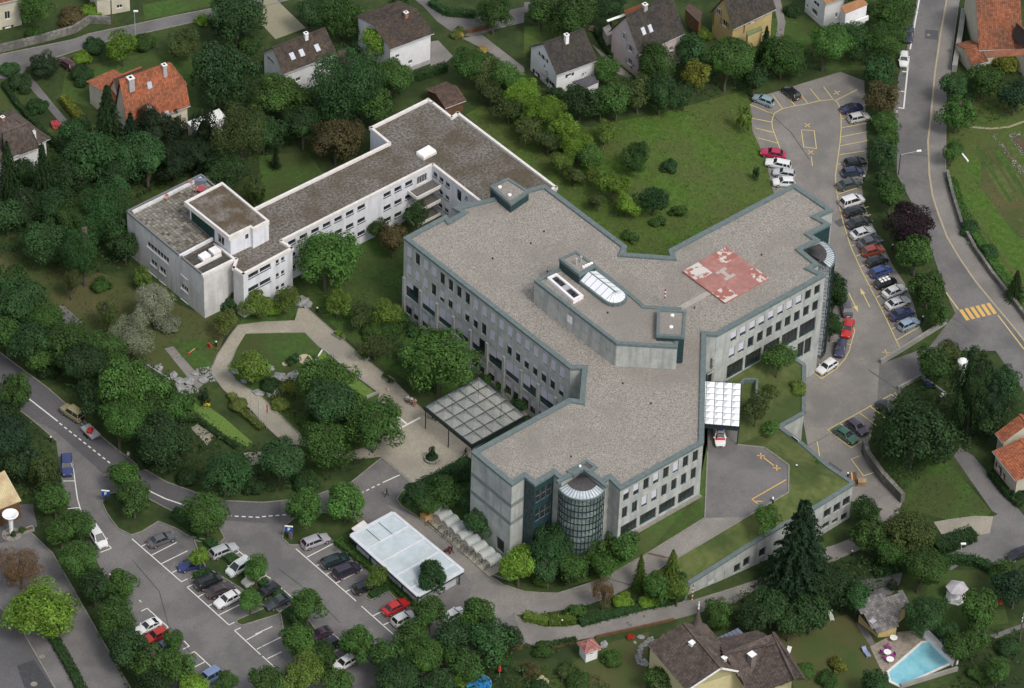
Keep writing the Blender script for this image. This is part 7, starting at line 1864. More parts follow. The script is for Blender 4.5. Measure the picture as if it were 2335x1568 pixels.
# ------------------------------------------------------------------ pools and garden furniture
pool=[T(15,1130,1420),T(15,1430,1160),T(15,1500,1150),T(15,1675,1335),T(15,1235,1540),T(15,1150,1500)]
q=[gp(p)for p in pool];z0=q[0].z
o=building('swimming_pool','turquoise five-sided swimming pool with curved steps','pool')
mb=MB().use(M_WATER);mb.prism([(v.x,v.y)for v in q],z0-.3,z0+.10);mb.build('water',o)
mb=MB().use(M_WCOPE);P2=[Vector((v.x,v.y))for v in q];ring(mb,inset(P2,-.35),.36,z0-.2,z0+.16);mb.build('rim',o)
wl=[gp(p)for p in (T(15,1435,1110),T(15,1465,1040),T(15,1745,1330))]
mb=MB().use(WHP);a,b=at(T(15,1500,1130),z0+.9),at(T(15,1700,1330),z0+.9);d=(b-a).normalized();n=Vector((d.y,-d.x,0));n=n if n.dot(EH)>0 else -n
mb.prism([((a-d*2.2).x,(a-d*2.2).y),(b.x,b.y),((b+n*1.1).x,(b+n*1.1).y),((a-d*3.0+n*1.1).x,(a-d*3.0+n*1.1).y)],z0-.3,z0+.9);mb.build('raised_wall',o)
wA,wB_=gp(T(15,1235,1555)),gp(T(15,1740,1400));mb=MB().use(M_WALLC);mb.beam(wA+Vector((0,0,.2)),wB_+Vector((0,0,.2)),.35,1.1);mb.build('outer_wall',o)
sc_=at(T(15,1465,1150),z0)
for k in range(5):
 mb=MB().use(mat('pool_step_blue',(.30,.60,.68),(.36,.66,.74),1.0,.2));r=1.0+.42*k;aa=math.atan2(-1,-.25)
 for i in range(12):
  a,b=-2.35+1.9*i/12+.05,-2.35+1.9*(i+1)/12+.05
  mb.prism([(sc_.x+r*cos(a),sc_.y+r*sin(a)),(sc_.x+r*cos(b),sc_.y+r*sin(b)),(sc_.x+(r+.07)*cos(b),sc_.y+(r+.07)*sin(b)),(sc_.x+(r+.07)*cos(a),sc_.y+(r+.07)*sin(a))],z0+.06,z0+.115)
 mb.build('step',o)
p=gp(T(13,1930,1555));o=thing('paddling_pool','round blue garden pool at the bottom edge','pool',loc=p)
MB().use(mat('deep_blue_water',(.03,.20,.48),(.05,.27,.58),1.5,.1,.3)).tube((0,0,0),(0,0,.8),1.75,seg=28).build('water',o);mb=MB().use(mat('blue_liner',(.12,.35,.60),(.15,.4,.66),1.0));lathe(mb,[(1.9,0),(1.9,.95),(1.75,.95),(1.75,.7)],28,Matrix.Identity(4));mb.build('rim',o)
def chair(p,c_,lab,rot=0,z=None,s=1.0):
 o=thing('garden_chair',lab,'chair',loc=(gp(p)if z is None else at(p,z))+Vector((0,0,.06)),rot=rot,scale=s)
 MB().use(M_CLOTH).box(-.25,.25,-.25,.25,.42,.46).build('seat',o,color=c_);MB().use(M_CLOTH).box(-.27,-.22,-.25,.25,.46,.95).build('backrest',o,color=c_)
 for x in (-.22,.2):
  for y in (-.22,.2):MB().use(M_CLOTH).box(x,x+.04,y,y+.04,0,.42).build('leg',o,color=c_)
PU=(.30,.05,.24)
for x,y,r,lab in ((1068,1258,0,'purple chair left of the upper white table'),(1125,1215,-1.5,'purple chair behind the upper white table'),(1092,1303,1.0,'purple chair between the two white tables'),(1165,1290,3,'purple chair on the pool side of the tables'),(1128,1240,2,'purple chair tight against the upper white table')):chair(T(15,x,y),PU,lab,r,s=1.15)
for t,x,y,lab in ((15,1115,1268,'white round table with purple chairs, nearer the pool house'),(15,1138,1332,'white round table without chairs, nearer the pool'),(15,1170,1140,'white table at the corner of the pool house')):
 o=thing('garden_table',lab,'table',loc=gp(T(t,x,y))+Vector((0,0,.06)));MB().use(WHP).tube((0,0,.70),(0,0,.75),.58,seg=18).build('table_top',o);MB().use(WHP).tube((0,0,0),(0,0,.7),.06).build('leg',o)
SAL=(.50,.28,.23)
for x,y,r,lab in ((392,88,.5,'salmon chair at the far corner of the roof terrace'),(418,132,2,'salmon chair beside the red table on the roof terrace'),(250,178,3.6,'salmon chair alone at the edge of the roof terrace')):chair(Wz1(x,y),SAL,lab,r,z=ZW-.4,s=1.2)
o=thing('garden_table','round red table on the roof terrace','table',loc=at(Wz1(447,128),ZW-.36));MB().use(flat('red_table',(.36,.07,.09))).tube((0,0,.68),(0,0,.74),.75,seg=16).build('table_top',o);MB().use(WHP).tube((0,0,0),(0,0,.68),.05).build('leg',o)
o=thing('storage_box','blue-grey box at the far corner of the roof terrace','box',loc=at(Wz1(447,78),ZW-.36),rot=-.7);MB().use(flat('blue_grey',(.14,.17,.22))).box(-.9,.9,-.4,.4,0,.6).build('crate_body',o);MB().use(flat('blue_grey',(.14,.17,.22))).box(-.95,.95,-.45,.45,.6,.66).build('lid',o)
def lounger(p,c_,lab,rot):
 o=thing('sun_lounger',lab,'sun lounger',loc=gp(p)+Vector((0,0,.03)),rot=rot)
 MB().use(M_CLOTH).box(-.9,.4,-.33,.33,.30,.36).build('seat',o,color=c_);mb=MB().use(M_CLOTH);mb.add([(.4,-.33,.33),(.4,.33,.33),(.95,.33,.75),(.95,-.33,.75),(.42,-.33,.28),(.42,.33,.28),(.97,.33,.70),(.97,-.33,.70)],[(0,1,2,3),(7,6,5,4),(0,3,7,4),(1,5,6,2),(3,2,6,7)]);mb.build('backrest',o,color=c_)
 for x in (-.8,.3):
  for y in (-.28,.28):MB().use(WHP).tube((x,y,0),(x,y,.3),.03).build('leg',o)
lounger(T(15,928,1255),(.25,.28,.45),'blue and white lounger on the dry lawn near the pool',1.3);lounger(T(15,228,1255),WH_,'white covered lounger beside the manor roof',.5);lounger(T(15,615,930),(.5,.55,.45),'pale green lounger under the dark shrubs',1.0)
wg=thing('folded_parasol','dark red folded parasol beside the round blue pool','parasol',loc=gp(T(13,2115,1440)));MB().use(REDP).tube((0,0,.9),(0,0,2.2),.28,.08,seg=8).build('canopy',wg);MB().use(M_METAL).tube((0,0,0),(0,0,.9),.03).build('pole',wg)
o=thing('seesaw','red toy seesaw lying on the lawn left of the path','toy',loc=gp(T(8,1690,32)),rot=.2);MB().use(REDP).box(-.5,-.1,-.15,.15,0,.25).build('seat',o);MB().use(M_PALEWOOD).box(-.2,1.3,-.05,.05,.1,.18).build('beam',o)
o=thing('play_block','small red play block at the path bend','toy',loc=gp(T(4,1870,1535)));MB().use(REDP).box(-.2,.2,-.3,.3,0,.5).build('block',o);MB().use(REDP).box(-.2,0,-.3,.3,.5,.8).build('backrest',o)
for t,x,y,r,lab in ((9,382,93,1.45,'large pale stone disc in the garden lawn'),(9,205,135,.6,'small pale stone disc in the garden lawn')):
 o=thing('stone_disc',lab,'stone',loc=gp(T(t,x,y))+Vector((0,0,.1)));MB().use(flat('sandy_stone',(.42,.37,.26))).tube((0,0,0),(0,0,.15),r*.8,seg=18).build('disc',o)
 MB().use(flat('sandy_stone_d',(.30,.26,.18))).tube((0,0,.15),(0,0,.17),r*.1,seg=10).build('hub',o)
# rocks
def rock(p,s,sd,z=None):
 r=random.Random(sd);bm=bmesh.new();bmesh.ops.create_icosphere(bm,subdivisions=1,radius=1)
 for v in bm.verts:v.co*=.75+r.random()*.45;v.co.z*=.5
 me=bpy.data.meshes.new('boulder');bm.to_mesh(me);bm.free();me.materials.append(M_ROCK);return me
RM=[rock(None,1,i)for i in range(5)]
def boulder(t,x,y,s,lab):ob('boulder',RM[int(x)%5],None,loc=gp(T(t,x,y))+Vector((0,0,.12)),rot=x*.7,scale=(s,s*.7,s*.8),label=lab,category='boulder')
for t,x,y,s,lab in ((8,1410,175,1.1,'dark flat boulder at the head of the dry stream'),(8,1545,240,1.0,'pale boulder at the bend of the dry stream'),(8,1610,285,1.1,'grey boulder left of the big pair in the dry stream'),(8,1685,285,1.3,'largest pale boulder beside the stepping path'),(8,1610,345,1.2,'flat white boulder low in the dry stream'),
(8,1590,395,1.0,'pale boulder beside the small conical yew'),(8,1810,270,1.2,'flat pale boulder right of the stepping path'),(8,1745,220,.8,'small boulder at the edge of the lawn by the stream'),(8,2090,200,1.1,'wide boulder under the rounded shrub'),(8,2175,290,.7,'small boulder on the inner path edge'),(8,2310,395,1.2,'boulder beside the bare flagpoles'),
(9,160,250,1.5,'long blue-grey boulder in the garden scree'),(9,270,260,1.7,'largest blue-grey boulder at the top of the scree'),(9,60,380,.8,'boulder at the lower end of the scree'),(9,70,170,.9,'boulder beside the wall above the scree'),(5,350,1145,1.5,'flat slab boulder at the head of the garden path'),(5,405,1165,1.2,'pale green-grey slab at the path head'),(5,340,1105,1.0,'rounded rock above the path head slabs'),
(14,710,1180,.9,'white boulder beside the tiny white hut'),(14,1045,1110,.7,'white boulder in the flower border by the lower road'),(14,985,1155,.4,'small white stone in the flower border')):boulder(t,x,y,s,lab)
def scree(name,poly,n,s0,s1,m,sd,zf=None,dz=.1):
 P=[gp(p)for p in poly];r=random.Random(sd);mb=MB().use(m);x0,x1=min(p.x for p in P),max(p.x for p in P);y0,y1=min(p.y for p in P),max(p.y for p in P);k=0
 def ins(x,y):
  c_=False
  for a,b in closed(P):
   if (a.y>y)!=(b.y>y)and x<(b.x-a.x)*(y-a.y)/(b.y-a.y)+a.x:c_=not c_
  return c_
 while k<n:
  x,y=r.uniform(x0,x1),r.uniform(y0,y1)
  if not ins(x,y):continue
  k+=1;s=r.uniform(s0,s1);a=r.random()*6.28;z=g(Vector((x,y,0)))+dz
  M=Matrix.Translation((x,y,z))@Matrix.Rotation(a,4,'Z');q=[(s*r.uniform(.6,1),0,0),(0,s*r.uniform(.5,.9),0),(-s*r.uniform(.6,1),0,0),(0,-s*r.uniform(.5,.9),0),(0,0,s*.55)]
  mb.add([M@Vector(v)for v in q],[(0,1,4),(1,2,4),(2,3,4),(3,0,4)])
 return mb.build(name,None,kind='stuff',label='loose stones',category='stones')
for lab,poly,n,s0,s1,sd in (('pale loose stones of the dry stream bed beside the stepping path',tt(8,(1540,290),(1700,330),(1790,380),(1680,400),(1590,430)),160,.12,.3,1),
('loose stones where the dry stream meets the garden path',tt(8,(1700,180),(1890,150),(1930,290),(1810,300)),150,.1,.28,2),('pale scree between the big boulders in the garden',tt(9,(0,340),(120,210),(330,240),(340,300),(180,400),(30,430)),420,.1,.28,3),
('rough pale stones round the manor garden',tt(14,(990,1280),(1020,1190),(1140,1100),(1150,1130),(1060,1210),(1060,1290),(1120,1350),(1070,1370),(1000,1330)),140,.2,.45,4),('pale stones along the edge of the vegetable beds',tt(3,(2040,1200),(2070,1200),(2335,1520),(2300,1557)),160,.12,.3,5),
('stones edging the upper vegetable bed',tt(3,(2190,1200),(2290,1180),(2310,1215),(2215,1235)),60,.12,.3,6),('pale stones edging the inner vegetable bed',tt(3,(2200,1225),(2230,1220),(2345,1370),(2335,1410)),80,.12,.28,7)):
 o=scree('loose_stones',poly,n if sd<5 else n//2,s0*(1 if sd<5 else.7),s1*(1 if sd<5 else.7),M_ROCK,sd);o['label']=lab
o=lines('field_path',[[T(3,1850,1130),T(3,2040,1145),T(3,2200,1130),T(3,2340,1080)]],.5,mat('worn_earth',(.26,.23,.15),(.33,.29,.2),2.0),.03)
o=lines('bed_rail',[[T(3,1775,1365),T(3,1835,1440)]],.3,WHP,.05,h=.2)
# ------------------------------------------------------------------ trees, shrubs and hedges
def leafq(V,F,p,n,s,r,asp=1.0):
 n=n.normalized();a=n.orthogonal().normalized();b=n.cross(a);t=r.random()*6.28
 u=(a*cos(t)+b*sin(t))*s;v=(b*cos(t)-a*sin(t))*s*asp;k=len(V)
 V+=[p-u,p-v*.6+n*s*.15,p+u,p+v*.6+n*s*.15];F.append((k,k+1,k+2,k+3))
def rdir(r):
 z=r.uniform(-1,1);t=r.random()*6.283;q=math.sqrt(1-z*z);return Vector((q*cos(t),q*sin(t),z))
def crown_mesh(kind,size,seed):
 r=random.Random(seed*77+size*13+sum(map(ord,kind)));V,F=[],[];up=Vector((0,0,1))
 N=(900,4200,10500)[size]
 if kind=='C':  # spruce: whorls of drooping boughs, base z=0, tip z=1
  L=(12,18,26)[size];s=(.075,.05,.036)[size]
  for i in range(L):
   t=i/L;R=(1-t)**.85*(.92+.16*r.random());nb=int(6+9*(1-t));ph=r.random()*6
   for b in range(nb):
    a=ph+b*6.283/nb+r.uniform(-.15,.15);Rb=R*r.uniform(.78,1.08);m=max(3,int(N/L/nb*1.3*(.4+R)))
    for k in range(m):
     f=(k+r.random())/m;x=Rb*(.12+.88*f);w=(1-f)*.10+.02
     p=Vector((x*cos(a)+r.uniform(-w,w),x*sin(a)+r.uniform(-w,w),t+.03-.10*Rb*f*f+r.uniform(-.012,.012)))
     leafq(V,F,p,Vector((.5*cos(a),.5*sin(a),1))+rdir(r)*.5,s*r.uniform(.7,1.3),r,.7)
  for i in range(int(N*.12)):t=r.random()**1.5;a=r.random()*6.28;x=.45*(1-t)*r.random();leafq(V,F,Vector((x*cos(a),x*sin(a),t)),rdir(r),s*1.6,r)
 else:
  nl,rc,lr,jit,low,lf={'R':(46,.66,.33,.7,-.75,.062),'B':(34,.58,.34,1.0,-.9,.050),'K':(60,.74,.22,.6,-.95,.052),'W':(52,.64,.30,1.0,-.7,.050),'O':(24,.62,.36,1.0,-.6,.055),'S':(20,.60,.40,.8,-.3,.075),'D':(40,.7,.3,.45,-.7,.050),'N':(22,.6,.34,1.2,-.8,.042)}[kind]
  s0=lf*(1.7,.95,.64)[size];N=int(N*{'B':1.2,'O':1.0,'N':1.2,'D':1.15}.get(kind,1))
  if size==0:nl=max(10,nl//3);lr*=1.25
  if size==2:nl=int(nl*1.6);lr*=.85
  lob=[]
  sub_=[Vector()]if kind not in 'RBO' or seed%4==0 else [Vector((r.uniform(-.34,.34),r.uniform(-.34,.34),r.uniform(-.25,.3)))for _ in range(4)];sc_=1 if len(sub_)==1 else.78
  while len(lob)<nl:
   d=rdir(r)
   if d.z<low:continue
   off=r.choice(sub_)
   q=r.uniform(.5,1.2)if kind in 'BONW' else r.uniform(.7,1.2)
   lob.append((Vector((d.x*(1+.22*sin(3*math.atan2(d.y,d.x)+seed)),d.y*(1+.2*cos(2*math.atan2(d.y,d.x)+seed*2)),d.z))*rc*q*sc_+off,lr*r.uniform(.5,1.3),d))
  tot=sum(l[1]**2 for l in lob)
  for c_,R,d in lob:
   for k in range(int(N*R*R/tot)):
    e=rdir(r)
    if e.dot(d)<-.35 and e.z<.3:e=-e
    if kind in 'BW':e.z*=1.15
    p=c_+e*R*r.uniform(.72,1.08)
    leafq(V,F,p,e+d*.35+up*.35+rdir(r)*jit,s0*r.uniform(.6,1.4),r,1.0 if kind not in 'WBN' else.6)
  if kind!='N':
   bm=bmesh.new();bmesh.ops.create_icosphere(bm,subdivisions=2,radius=.48 if kind in 'RDKS' else.36)
   for v in bm.verts:v.co*=r.uniform(.8,1.12)
   k=len(V);V+=[v.co.copy()for v in bm.verts];F+=[tuple(k+v.index for v in f.verts)for f in bm.faces];bm.free()
 me=bpy.data.meshes.new('crown');me.from_pydata([tuple(v)for v in V],[],F);me.materials.append(M_LEAF);me.update();return me
_cm={}
def crown(kind,size,var):
 k=(kind,size,var)
 if k not in _cm:_cm[k]=crown_mesh(*k)
 return _cm[k]
def trunk_mesh(kind):
 mb=MB().use(M_BARK);r=random.Random(4)
 mb.tube((0,0,-.05),(.01,0,.55),1,.75,seg=7,caps=False);mb.tube((.01,0,.55),(0,0,1.0),.75,.35,seg=6)
 for i in range(5):a=i*1.3;z=.5+.09*i;mb.tube((0,0,z),(3.4*cos(a),3.4*sin(a),z+.22),.4,.15,seg=5)
 return mb.mesh('trunk')
TRK=trunk_mesh(0)
COLS=dict(g=(.042,.090,.019),d=(.026,.057,.017),b=(.105,.185,.022),y=(.120,.140,.022),o=(.055,.078,.022),w=(.165,.185,.120),p=(.022,.012,.017),n=(.130,.085,.042),t=(.018,.044,.018),m=(.052,.114,.023),r=(.078,.064,.026),l=(.088,.138,.024),c=(.017,.032,.013),e=(.030,.072,.022),v=(.10,.13,.03))
NAMES=dict(R='leafy_tree',B='birch_tree',C='spruce_tree',K='columnar_conifer',W='willow_tree',O='orchard_tree',S='shrub',D='clipped_yew',N='bare_tree')
CATS=dict(R='tree',B='tree',C='tree',K='tree',W='tree',O='tree',S='shrub',D='tree',N='tree')
_n=[0]
def plant(kind,x,y,rp,col,label,H=None,z=None,group=None,yr=None):
 _n[0]+=1;i=_n[0];r=random.Random(i*31)
 ppm=14.3*(1+(y-784)/784*.085);rm=rp/ppm*(1.08 if kind in 'RB' else 1.22 if kind=='O' else 1)
 base=COLS[col];k=r.uniform(.78,1.22);c_=tuple(v*k*r.uniform(.95,1.05)for v in base)
 size=0 if rm<1.5 else 1 if rm<3.4 else 2;me=crown(kind,size,(0 if kind=='R' and 'round' in label else 1+i%3)if kind in 'RBO' else i%2);rot=r.random()*6.28
 if kind=='S':
  rv=rm*(yr or.8)
  zz=0 if z is None else z
  P=gp((x,y),rv*.45)if z is None else at((x,y),z+rv*.45)
  return ob('shrub',me,None,loc=P+Vector((0,0,0)),rot=rot,scale=(rm,rm,rv),color=c_,label=label,category='shrub',group=group)
 if kind=='C':
  H=H or rm*3.0;P=gp((x,y),H*.42)if z is None else at((x,y),z+H*.42);P.z=g(P)if z is None else z
  o=thing(NAMES[kind],label,'tree',loc=P,rot=rot,group=group)
  ob('crown',me,o,loc=(0,0,H*.06),scale=(rm,rm,H*.94),color=c_);ob('trunk',TRK,o,scale=(.022*H,.022*H,H*.5));return o
 rv=rm*{'R':.95,'B':1.25,'K':1.9,'W':1.0,'O':.85,'D':1.05,'N':1.1}[kind]*(yr or 1)
 H=H or {'R':rv*2+1.4,'B':rv*2+1.5,'K':rv*2+.1,'W':rv*2+.8,'O':rv*2+.7,'D':rv*2,'N':rv*2+1}[kind]
 rv=H*.49 if kind=='K' and H>rv*2.3 else rv;hc=H-rv;P=gp((x,y),hc)if z is None else at((x,y),z+hc);P.z=g(P)if z is None else z
 o=thing(NAMES[kind],label,'tree',loc=P,rot=rot,group=group)
 ob('crown',me,o,loc=(0,0,hc),scale=(rm*r.uniform(.9,1.1),rm*r.uniform(.9,1.1),rv),color=c_);ob('trunk',TRK,o,scale=(.05*rm+.05,.05*rm+.05,hc+rv*.3));return o
